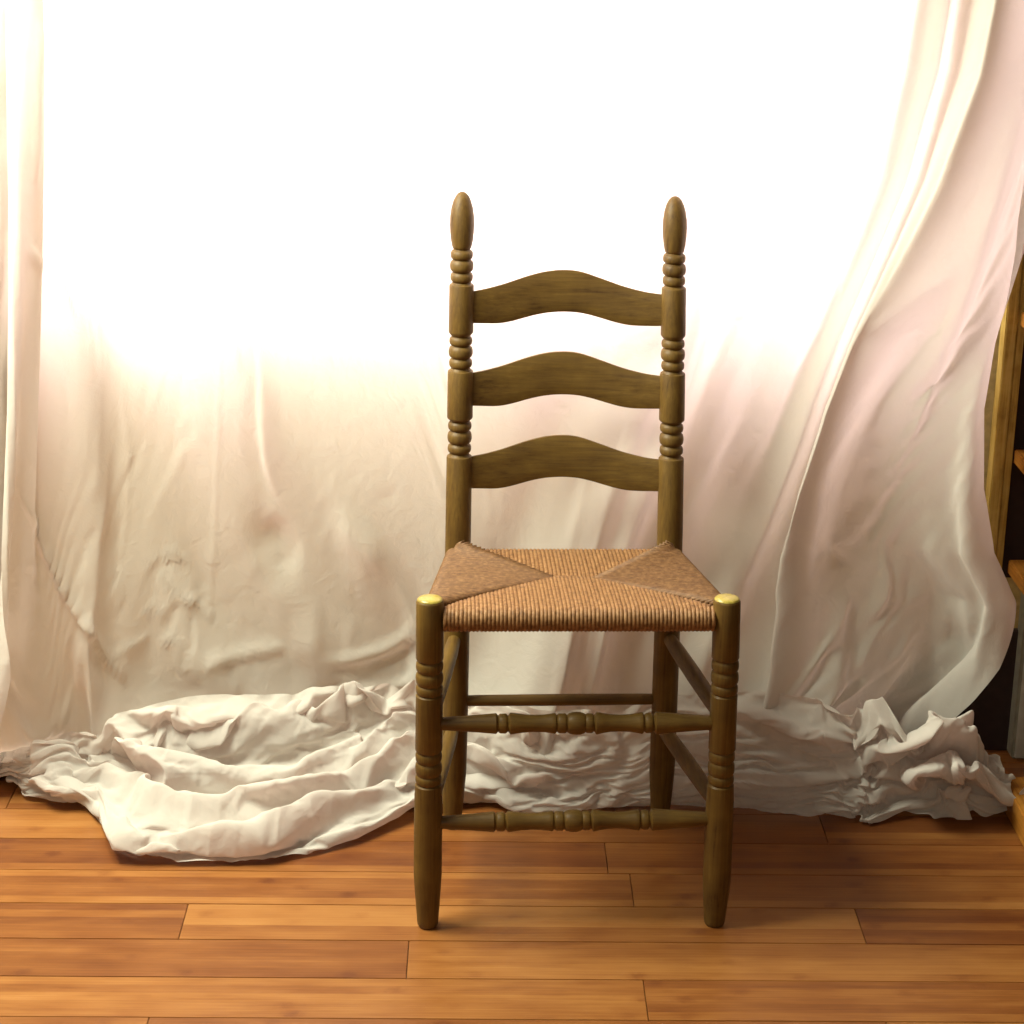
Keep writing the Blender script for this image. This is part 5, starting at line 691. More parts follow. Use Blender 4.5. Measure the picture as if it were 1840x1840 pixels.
[773,947,9,-1,-41,-1,0,-43,0,-1,-41,4,-3,-23,15,-6,38,10,-5,35,-10,-8,39,-3,-3,28,8,6,-12,31,9,-28,-9,3,-33,-8,6,-36,10,5,-35,-13,3,-28,-17,7,-32,-11,0,-30,22,1,-22,32,-1,-5,37,3,1,40,9,12,37,4,14,37,8,7,47,16,7,49,15,5,50,9,2,52,6,2,52,3,1,53,3,1,53,3,2,52,3,3,53,4,3,53,4,3,52,4,3,53,5,3,53,4,3,53,5,2,52,6,0,53,5,0,53,7,0,53,6,-1,53,7,-1,52,7,-1,53,8,-2,53,7,-2,53,8,-1,52,9,-2,53,9,-2,53,9,-1,52,9,-1,53,10,-1,53,9,-1,52,10,0,53,9,1,52,10,0,53,9,1,53,10,0,53,9,0,53,8,1,53,8,1,53,7,1,54,14,5,108,13,8,107,12,10,108,10,11,108,10,13,107,15,27,93],
[802,958,9,-1,-40,-2,0,-43,0,-3,-40,3,-2,-25,13,-8,28,8,-3,40,-9,-7,38,6,-6,36,10,6,-14,20,12,-30,5,3,-27,-15,5,-40,6,4,-39,-14,-4,-26,-16,11,-30,0,3,-34,16,-5,-15,34,1,-14,30,-1,8,36,10,-10,35,8,7,35,5,6,49,2,0,50,3,4,52,1,3,53,1,4,53,1,2,53,3,3,52,3,2,53,4,2,53,5,2,52,6,3,53,6,2,52,8,2,53,8,2,52,9,2,52,9,1,53,8,1,52,8,0,52,8,1,53,9,0,52,8,0,53,8,0,53,8,-1,52,9,-1,53,10,-2,52,10,-2,53,11,-3,52,11,-3,52,10,-3,52,10,-3,53,10,-3,53,9,-2,52,9,-2,53,8,-1,54,8,-1,53,8,-1,54,8,0,53,8,0,54,7,1,54,14,5,108,13,6,108,12,10,109,10,10,110,10,10,109,20,33,93],
[832,969,9,-2,-40,1,-1,-43,0,-1,-40,0,-9,-25,4,-7,25,12,-11,35,2,1,39,3,0,33,14,-1,-9,28,15,-29,-7,3,-31,-8,4,-36,-12,5,-41,-13,-2,-36,-12,2,-17,20,6,-29,18,0,-26,27,0,-6,31,-2,2,32,0,9,33,14,-11,32,3,-2,49,-2,2,52,4,-1,52,2,4,52,2,3,52,2,4,52,3,4,53,6,2,52,5,3,52,5,5,52,7,4,52,8,4,52,6,6,52,6,6,52,8,4,52,7,3,53,8,2,52,7,2,53,8,0,53,9,1,52,8,-1,53,9,-2,52,10,-4,52,12,-7,51,12,-8,52,11,-9,51,10,-8,52,9,-7,53,9,-6,52,8,-5,53,8,-4,53,8,-3,54,8,-2,53,8,-1,54,8,-1,53,8,0,54,8,0,54,7,1,53,7,1,54,14,5,109,13,8,109,11,10,108,7,10,110,9,9,110,21,63,93],
[863,978,10,-3,-51,0,-2,-53,0,-2,-45,10,0,17,14,-9,43,-7,4,46,10,11,11,42,13,-35,26,6,-50,-1,12,-47,-21,7,-47,-11,8,-45,-2,4,-40,30,-2,-20,31,4,5,49,6,7,50,0,11,48,1,28,43,-4,7,44,9,26,40,1,4,46,7,-3,47,7,22,45,3,7,50,6,5,50,5,6,50,8,6,50,8,5,50,10,0,51,11,3,49,11,0,51,9,2,51,10,2,50,9,1,52,13,-6,50,14,-7,50,11,-4,51,14,-9,50,13,-10,49,13,-11,50,13,-11,50,12,-13,49,13,-13,49,13,-15,49,12,-13,50,12,-4,50,10,0,52,10,2,52,9,4,52,9,5,52,8,5,52,8,7,52,7,8,52,7,9,51,5,11,52,5,11,51,5,12,51,3,13,52,2,13,51,1,13,51,0,27,103,-3,27,102,-12,30,99,-12,24,97,11,10,90,-49,-60,-5],
[893,984,11,-5,-48,0,-1,-56,0,-5,-44,6,5,18,20,-9,43,-2,6,39,5,14,18,41,12,-47,22,3,-53,-11,17,-51,-7,9,-49,-14,1,-49,15,-2,-28,29,-4,-15,32,7,3,52,9,13,52,-1,18,52,7,16,49,1,22,45,3,12,48,-1,24,47,6,5,41,9,8,49,9,15,48,3,13,49,5,5,50,8,11,49,11,-1,49,11,1,49,13,3,50,11,2,50,12,-4,51,11,-1,50,13,-4,50,14,-4,51,13,-10,50,15,-12,49,14,-13,49,15,-13,49,15,-15,48,13,-15,49,14,-17,48,13,-15,48,14,-11,49,11,-1,51,9,5,52,10,4,51,9,6,52,7,8,51,8,8,52,8,8,51,8,9,52,5,11,51,3,14,51,3,13,51,2,15,50,1,15,51,1,15,50,0,16,51,-2,16,50,0,31,101,-13,31,97,-7,33,97,12,0,101,-18,-20,86,-58,-33,-12],
[925,992,13,-9,-44,0,0,-55,-3,-5,-44,4,6,11,23,-9,38,1,2,22,9,16,31,21,7,-40,17,3,-45,-4,17,-47,-2,-2,-51,11,2,-50,8,-5,-25,18,-21,-6,25,13,6,46,13,11,47,-6,18,49,16,12,48,14,15,48,-4,16,46,2,16,49,0,17,43,7,8,50,10,11,50,13,2,48,10,3,49,7,8,49,12,-4,48,11,6,50,10,7,50,12,-6,50,12,-2,50,12,-4,51,13,-3,50,12,-11,50,13,-12,49,12,-14,49,15,-14,48,15,-13,49,14,-14,49,14,-14,48,14,-13,49,14,-9,49,12,0,51,9,5,52,9,4,51,7,5,52,5,8,51,9,8,51,10,6,52,8,7,51,5,10,51,3,13,51,2,14,51,1,14,51,0,15,50,1,15,50,1,15,51,0,16,50,-1,15,50,2,31,101,-14,29,97,6,24,98,11,-24,100,-38,-16,81,-43,-25,10],
[958,996,19,-17,-33,-5,3,-55,-3,-5,-48,1,4,7,18,-7,23,8,1,16,15,18,36,3,4,-26,16,1,-38,22,12,-46,2,-4,-53,10,2,-52,-18,-8,-41,17,-21,15,38,3,17,31,10,9,46,-7,18,48,10,15,49,22,12,46,2,15,47,8,13,49,3,8,47,10,3,50,14,12,48,13,9,49,12,-2,49,11,0,48,11,4,49,10,-2,50,12,3,50,12,4,50,11,-7,49,13,-2,51,11,-14,48,12,-9,50,12,-16,47,12,-11,49,15,-14,48,15,-14,48,14,-12,49,15,-6,50,14,-5,51,11,0,51,7,6,51,7,6,52,5,5,51,3,7,51,11,6,51,10,7,51,2,7,51,5,10,51,5,12,51,3,13,50,1,13,51,0,16,49,-2,16,50,4,15,50,3,15,50,-1,16,49,1,16,50,-2,31,100,9,17,99,11,-13,99,-24,-35,89,-43,-15,78,-20,-43,38],
[972,974,5,-4,-25,13,4,-53,-5,-5,-50,0,-2,14,16,2,16,10,0,16,10,19,34,0,2,-18,22,-2,-39,17,7,-42,17,-3,-50,-17,0,-53,-11,-10,-18,32,-27,19,30,-12,20,35,20,6,45,5,10,49,0,17,49,20,16,48,16,5,44,9,-1,58,5,14,48,11,11,45,16,-3,48,15,5,49,13,10,49,13,-3,48,10,7,49,11,4,50,12,-9,50,13,0,49,11,-6,50,12,-10,49,12,-10,48,12,-13,48,12,-7,49,12,-14,48,12,2,50,14,-11,49,12,-10,49,8,3,51,12,1,51,9,-3,51,5,7,51,8,5,52,10,4,50,8,2,50,3,13,51,3,10,51,5,11,49,2,10,51,-1,15,50,0,12,50,-2,17,49,8,14,50,-6,17,49,-1,18,49,11,15,49,3,13,49,1,19,50,16,19,102,14,-23,96,-15,-42,92,-58,-24,78,-27,-20,80,2,-61,55],
[992,941,11,7,-46,8,3,-54,-6,-5,-49,-1,-8,19,25,14,34,-2,8,27,-6,22,27,15,-5,-13,30,-8,-52,1,-3,-37,-5,14,-47,-3,-10,-24,30,-41,18,24,-22,18,28,-5,11,45,-2,4,51,19,8,52,32,3,44,17,20,52,13,9,48,0,4,63,13,3,47,12,11,48,11,1,50,23,-7,45,12,1,51,9,11,49,12,-6,48,14,7,49,11,-2,51,12,-17,49,12,-6,49,11,-15,48,12,-6,49,12,-12,48,11,-7,48,11,-8,50,12,-4,49,15,4,50,7,-6,52,8,-5,50,12,11,50,6,-2,52,10,-4,51,9,7,51,6,12,50,5,8,51,5,10,51,1,13,50,-5,22,47,4,10,52,-6,19,48,5,10,51,-9,21,47,-1,14,50,10,13,49,0,18,49,4,20,48,15,5,51,9,8,50,15,-11,100,-22,-44,90,-44,-27,82,-46,-30,86,13,-36,67,-2,-44,44],
[1027,908,13,6,-53,-4,0,-60,3,-6,-48,6,-3,32,20,7,38,-5,19,29,-5,6,21,13,-28,-11,14,9,-44,6,18,-38,5,7,-26,22,-37,13,24,-50,22,16,-22,14,35,13,2,54,0,7,53,32,2,47,27,12,48,18,9,54,15,12,54,3,-9,68,10,13,47,15,-3,49,13,-1,50,15,5,48,15,-5,50,11,-5,48,14,1,49,11,-10,48,15,1,50,10,-11,50,10,-20,47,13,-4,49,11,-15,48,14,-3,49,10,-11,49,12,-1,50,9,-10,50,11,-2,51,12,5,51,10,0,51,10,5,50,8,10,51,7,8,50,8,7,51,2,13,50,1,19,49,0,13,50,-4,16,50,-4,17,49,-5,18,49,-5,13,50,1,14,49,8,15,49,0,16,49,4,16,49,15,8,49,9,8,50,13,-1,48,5,-14,50,-22,-33,94,-30,-40,88,-57,-23,80,-15,-32,88,9,-38,57,21,4,28],
[1059,872,7,2,-58,0,4,-60,11,-8,-45,7,2,41,17,7,43,-19,10,21,11,-23,27,17,3,5,16,18,-44,15,17,-45,-7,-21,21,25,-48,20,25,-46,23,7,-21,15,50,18,-2,58,31,-5,47,30,5,53,19,11,53,22,1,55,16,5,58,2,2,71,12,-2,50,11,7,51,17,-9,48,13,-1,48,13,-1,51,15,-14,48,13,-12,47,13,-4,49,12,-14,47,12,-9,50,13,-10,49,11,-13,48,15,-4,49,12,-10,49,12,-4,51,9,-9,50,12,-2,50,11,2,50,12,9,51,11,12,50,7,14,50,5,16,49,1,18,50,-4,18,48,-4,18,49,-3,16,49,-11,17,48,-11,15,49,-1,18,49,-4,15,50,4,13,50,9,14,50,13,12,49,16,6,49,14,-2,49,12,-11,48,3,-16,49,-6,-20,47,-15,-18,47,-39,-36,90,-46,-32,79,-26,-35,91,34,-18,78,4,6,41,2,50,28],
[1090,850,9,1,-61,-2,3,-61,9,-6,-41,14,1,42,9,11,48,-15,-13,17,33,-4,45,0,5,16,10,20,-53,15,7,-35,13,-40,34,18,-47,26,8,-36,17,27,-24,23,44,35,-11,48,38,-7,49,22,6,58,18,6,59,12,11,60,24,-1,57,8,-3,74,11,-3,52,15,-7,49,13,-2,51,14,-12,47,12,-14,48,16,-7,49,11,-15,48,14,-6,48,13,-9,47,12,-15,49,14,-11,49,14,-7,48,12,-9,50,10,-12,50,12,-7,50,12,4,50,12,12,49,9,16,50,7,16,49,5,18,50,1,19,49,-3,18,49,-6,19,48,-5,19,49,-8,17,48,-12,16,49,-11,16,48,-1,17,49,5,16,50,10,12,49,15,8,50,17,2,49,15,-6,49,12,-13,49,1,-18,49,-5,-19,49,-17,-14,46,-13,-20,45,-23,-13,44,-34,-41,87,-26,-38,84,14,-22,98,38,-10,79,-7,51,5,-15,74,45],
[1119,840,9,1,-61,2,1,-63,0,-5,-40,20,0,40,-2,-5,41,4,-4,32,26,-1,46,-13,9,22,9,18,-46,21,-3,-22,26,-50,26,-2,-53,19,5,-30,32,36,-9,18,43,40,-12,46,33,0,55,18,6,60,13,8,61,22,4,58,27,-7,56,9,-4,80,11,-7,53,16,-12,48,11,-15,49,12,-14,48,14,-14,48,10,-14,48,17,-3,48,16,-6,48,12,-12,48,13,-12,49,12,-14,49,7,-14,49,12,-11,49,14,-1,50,12,10,50,10,15,50,7,17,49,5,17,49,3,18,50,1,18,49,-5,18,49,-5,19,48,-4,19,49,-10,16,48,-11,16,49,-9,18,48,0,17,50,8,15,49,12,10,49,15,4,50,17,0,50,14,-10,49,8,-16,49,0,-18,48,-8,-18,49,-11,-17,48,-18,-12,47,-20,-11,44,-13,-21,45,-20,-42,87,-16,-37,89,25,-6,96,34,2,78,-15,62,-3,-15,68,50],
[1148,830,7,0,-61,4,-1,-63,3,-4,-44,18,2,45,-2,-15,42,19,0,33,-1,-2,42,-14,12,27,11,21,-35,25,-19,-1,31,-52,24,-8,-57,20,10,-42,30,21,20,7,48,35,-2,53,21,6,60,19,7,60,26,-3,57,29,-11,55,25,-8,55,9,-13,89,9,-20,51,11,-15,48,5,-18,48,15,-14,49,17,-9,48,18,-1,48,17,-1,48,14,-13,48,8,-17,49,7,-17,49,12,-14,49,14,-4,49,15,7,49,10,13,50,7,16,50,5,17,49,4,18,50,2,18,49,-2,18,49,-4,18,49,-4,18,49,-7,19,49,-10,16,48,-10,17,49,-4,19,48,4,16,50,10,13,49,15,7,50,16,0,50,16,-6,49,11,-14,49,5,-17,49,-3,-20,49,-9,-18,48,-16,-14,48,-21,-8,47,-16,-13,46,-10,-18,44,-7,-22,43,-12,-44,90,8,-23,94,25,-3,97,12,37,72,-1,50,-1,-22,30,50],
[1177,821,7,0,-61,3,-2,-62,8,-3,-43,18,-9,44,3,-10,49,26,-3,29,-6,7,40,-31,0,38,7,24,-29,27,-29,10,25,-53,25,10,-59,22,1,-41,30,14,26,6,54,29,2,57,25,1,59,29,-7,55,31,-13,55,26,-18,54,19,13,56,7,-47,94,10,-24,52,5,-18,48,15,-11,48,19,-4,49,20,0,48,15,-7,48,8,-16,49,6,-18,49,10,-15,48,17,-7,48,17,4,49,12,13,50,8,16,49,6,18,49,4,17,50,3,19,49,-1,18,49,-4,18,49,-5,18,49,-6,18,49,-8,18,49,-9,18,48,-3,18,49,4,18,49,11,13,50,15,7,49,16,-1,50,14,-8,49,11,-14,50,4,-17,49,-2,-20,48,-8,-18,49,-13,-17,47,-20,-11,48,-21,-7,47,-9,-11,46,-2,-23,44,-1,-19,43,1,-23,45,13,-23,95,17,-5,98,20,9,96,1,14,74,-33,58,16,-7,-20,33],
[1206,820,8,0,-62,1,-2,-60,11,-3,-41,19,-13,46,2,-14,44,31,-2,35,-2,6,32,-42,-2,42,-7,8,-8,37,-22,9,26,-59,12,-8,-51,25,4,-36,38,19,23,6,56,29,-9,55,33,-2,55,29,-17,54,31,-10,55,24,-14,54,20,5,59,-4,-65,95,9,-24,52,16,-7,49,19,2,48,19,-4,48,10,-13,48,4,-18,50,7,-17,48,15,-12,48,20,0,49,16,9,49,12,14,49,8,17,49,5,17,49,4,19,49,2,18,49,-1,19,49,-5,18,49,-7,18,49,-7,18,49,-7,18,49,-5,19,49,1,18,49,8,16,49,14,10,50,18,2,49,16,-5,50,12,-13,49,6,-18,49,0,-20,49,-6,-18,49,-11,-17,48,-15,-16,48,-19,-11,47,-19,-11,48,-4,-8,48,16,-9,47,-3,-27,42,6,-15,45,6,-19,47,17,4,98,13,0,99,4,11,91,21,-3,86,-42,57,21,-19,-61,28],
[1235,822,8,0,-61,1,-2,-59,12,-5,-39,22,-13,42,1,-15,40,29,-5,31,-3,2,41,-31,-1,35,-25,-6,17,33,-22,8,25,-54,2,-21,-52,26,5,-22,34,31,18,-7,50,31,-12,51,32,3,56,30,-11,55,29,-17,54,25,-10,56,16,-10,60,-10,-65,93,16,-11,54,20,1,48,14,-9,48,6,-16,49,3,-18,50,11,-15,48,19,-7,48,19,3,48,17,9,49,13,14,50,8,15,49,5,18,49,3,18,50,3,18,49,-1,19,49,-4,18,49,-7,18,49,-9,17,49,-6,18,49,-3,19,49,1,18,49,8,15,50,14,10,49,18,2,50,16,-6,50,12,-13,49,5,-18,49,-1,-20,49,-4,-18,48,-11,-17,49,-14,-16,48,-16,-13,48,-17,-13,48,-11,-14,49,11,-2,47,14,-9,46,0,-27,44,8,-13,46,10,-10,48,15,16,101,10,2,98,-5,15,91,27,-6,91,-45,44,40,-15,-67,15],
[1264,825,9,0,-61,0,-2,-58,13,-8,-33,24,-13,37,3,-17,40,23,-10,26,8,4,48,-32,-5,31,-29,-23,34,10,-17,13,29,-49,-13,-27,-48,27,4,-12,13,51,2,-22,41,37,-2,43,18,-2,62,28,-9,55,30,-17,54,25,-13,57,22,-9,58,7,-47,86,14,-10,54,8,-14,49,1,-16,49,7,-16,49,18,-10,48,21,-2,47,20,6,49,16,9,49,13,13,49,8,15,50,4,18,50,2,17,49,1,18,50,-1,18,49,-4,18,49,-7,17,49,-8,17,49,-5,19,49,-2,19,49,2,18,50,10,14,49,15,8,49,18,-1,50,15,-8,49,9,-15,50,3,-18,49,-1,-19,49,-3,-18,49,-11,-17,48,-13,-17,48,-14,-16,48,-13,-15,49,-9,-16,49,3,-12,49,20,11,42,5,-16,44,9,-18,47,13,-5,50,11,1,50,15,11,104,6,18,98,-9,14,94,-8,0,93,-19,18,71,-14,-33,-10],
[1293,836,9,0,-60,1,-3,-58,8,-10,-32,26,-19,31,10,-16,39,25,-10,23,12,-1,35,-49,-10,41,-15,-16,45,-6,-26,24,24,-46,-17,-19,-36,12,8,-23,-5,41,7,-18,38,10,-18,42,14,0,61,17,-4,60,25,-13,56,24,-11,57,26,-10,55,34,-36,71,5,-23,51,4,-17,49,15,-12,48,21,-5,47,22,1,48,20,6,48,18,8,49,14,13,49,8,15,49,1,18,50,1,17,50,2,18,49,-2,17,50,-5,18,49,-6,17,50,-7,17,49,-4,18,49,-2,19,49,3,19,49,12,15,49,18,4,49,18,-4,49,14,-12,49,5,-17,49,0,-19,50,-2,-18,49,-3,-19,49,-8,-17,49,-11,-18,48,-10,-18,48,-7,-18,49,-4,-18,50,-1,-17,49,8,2,46,21,13,38,14,1,48,10,1,51,7,5,51,7,5,52,13,11,104,17,13,102,-1,12,101,-34,4,92,-14,20,85,-19,-13,-7],
[1323,864,9,-1,-57,0,-2,-60,0,-10,-42,26,-15,25,8,-25,40,18,0,14,31,-8,29,-46,-11,46,-31,-13,37,10,-27,33,6,-46,0,-17,-52,6,2,-15,-7,44,0,-32,24,11,-23,38,8,-17,56,6,-5,61,12,-6,58,22,-13,53,22,-11,54,35,-27,62,12,-20,48,18,-12,47,22,-5,48,22,-1,48,21,2,48,20,5,48,17,10,49,13,14,49,0,17,50,0,17,49,2,18,50,2,17,49,-5,17,50,-6,17,50,-5,17,49,-3,17,50,-3,19,49,-2,18,49,7,18,49,16,10,49,20,-2,49,17,-10,48,7,-17,50,-1,-18,49,1,-18,49,-3,-18,50,-3,-19,49,-5,-18,49,-5,-19,49,-6,-18,49,-4,-18,50,-3,-18,49,0,-17,50,11,1,49,1,-1,44,21,6,44,13,5,51,8,5,51,6,5,53,14,11,104,16,12,103,11,13,104,-17,9,96,-33,29,85,-22,27,32],
[1352,895,9,-1,-56,0,-3,-56,-2,-7,-49,17,-13,14,15,-21,25,6,5,16,40,-13,37,-27,-10,36,-38,-17,44,-1,-32,26,3,-46,23,-2,-50,7,-9,-17,-10,33,-12,-38,14,14,-13,41,13,-33,43,6,-21,54,6,-9,56,7,-19,51,18,-13,52,30,-19,58,20,-12,47,22,-7,47,21,-5,48,22,-1,48,21,3,48,19,6,49,16,12,49,9,15,49,-3,16,50,2,18,50,4,17,49,-3,17,50,-6,16,50,-6,16,50,0,18,50,-2,17,49,-7,17,49,1,19,50,10,16,49,19,4,48,19,-6,49,12,-13,49,4,-18,50,-2,-17,49,2,-19,49,-3,-18,50,-3,-18,49,0,-19,50,-1,-18,49,-2,-18,49,-2,-18,50,-5,-18,49,4,-13,50,7,-9,51,-4,-9,51,4,-3,46,17,6,48,8,5,52,6,5,53,13,11,104,15,12,104,17,13,104,8,16,102,-35,22,94,-29,48,55],
[1381,925,9,0,-53,0,-2,-55,0,-8,-49,9,-9,7,13,-25,15,0,-8,12,29,9,35,2,-18,37,-22,-19,41,-22,-31,33,5,-46,21,-4,-48,14,-3,-24,-24,16,-13,-36,16,-2,-16,22,21,-21,40,13,-27,47,4,-26,49,2,-21,49,13,-12,51,26,-18,56,23,-4,46,22,-8,47,22,-4,48,21,1,48,20,6,48,17,10,49,12,14,50,5,17,49,-1,17,50,1,17,50,-2,17,50,-7,16,50,-5,16,50,2,18,49,3,17,50,-9,17,49,-5,17,49,10,16,48,18,4,49,17,-6,49,12,-13,49,6,-17,50,0,-17,49,0,-18,50,-2,-18,49,-3,-18,50,0,-20,49,1,-19,49,0,-18,49,-2,-15,50,-3,-15,51,-3,-13,50,-2,-12,52,0,-10,52,-1,-9,52,0,-8,52,7,-1,52,7,2,52,7,3,52,13,5,106,14,8,104,15,9,105,16,12,104,-14,31,94,-20,39,84],
[1407,953,9,0,-52,0,-1,-54,2,-11,-48,6,-14,9,13,-32,18,-4,-29,-3,6,26,19,7,-1,36,-4,-22,45,1,-28,37,-16,-46,22,-7,-47,2,13,-26,-16,10,-17,-24,15,-12,-43,0,-5,-22,33,23,-28,36,16,-26,45,11,-17,50,12,-13,50,27,-20,61,17,-5,39,24,-1,46,22,0,48,21,5,48,18,9,49,13,14,49,7,17,50,1,17,50,-2,17,50,-3,16,50,-5,16,50,-4,17,50,2,18,49,9,18,49,-6,16,49,-13,15,49,7,16,48,20,6,48,18,-8,49,10,-15,49,5,-17,50,2,-17,50,-1,-18,50,-1,-17,50,-3,-19,49,-2,-18,50,-3,-19,49,-5,-15,51,-8,-8,51,-6,-3,52,-4,-5,53,-3,-5,52,-1,-7,53,-1,-6,52,0,-7,53,0,-7,53,3,-5,52,5,-4,53,4,-2,53,9,-4,106,11,-3,106,14,2,105,15,4,106,16,9,105,6,28,97]]
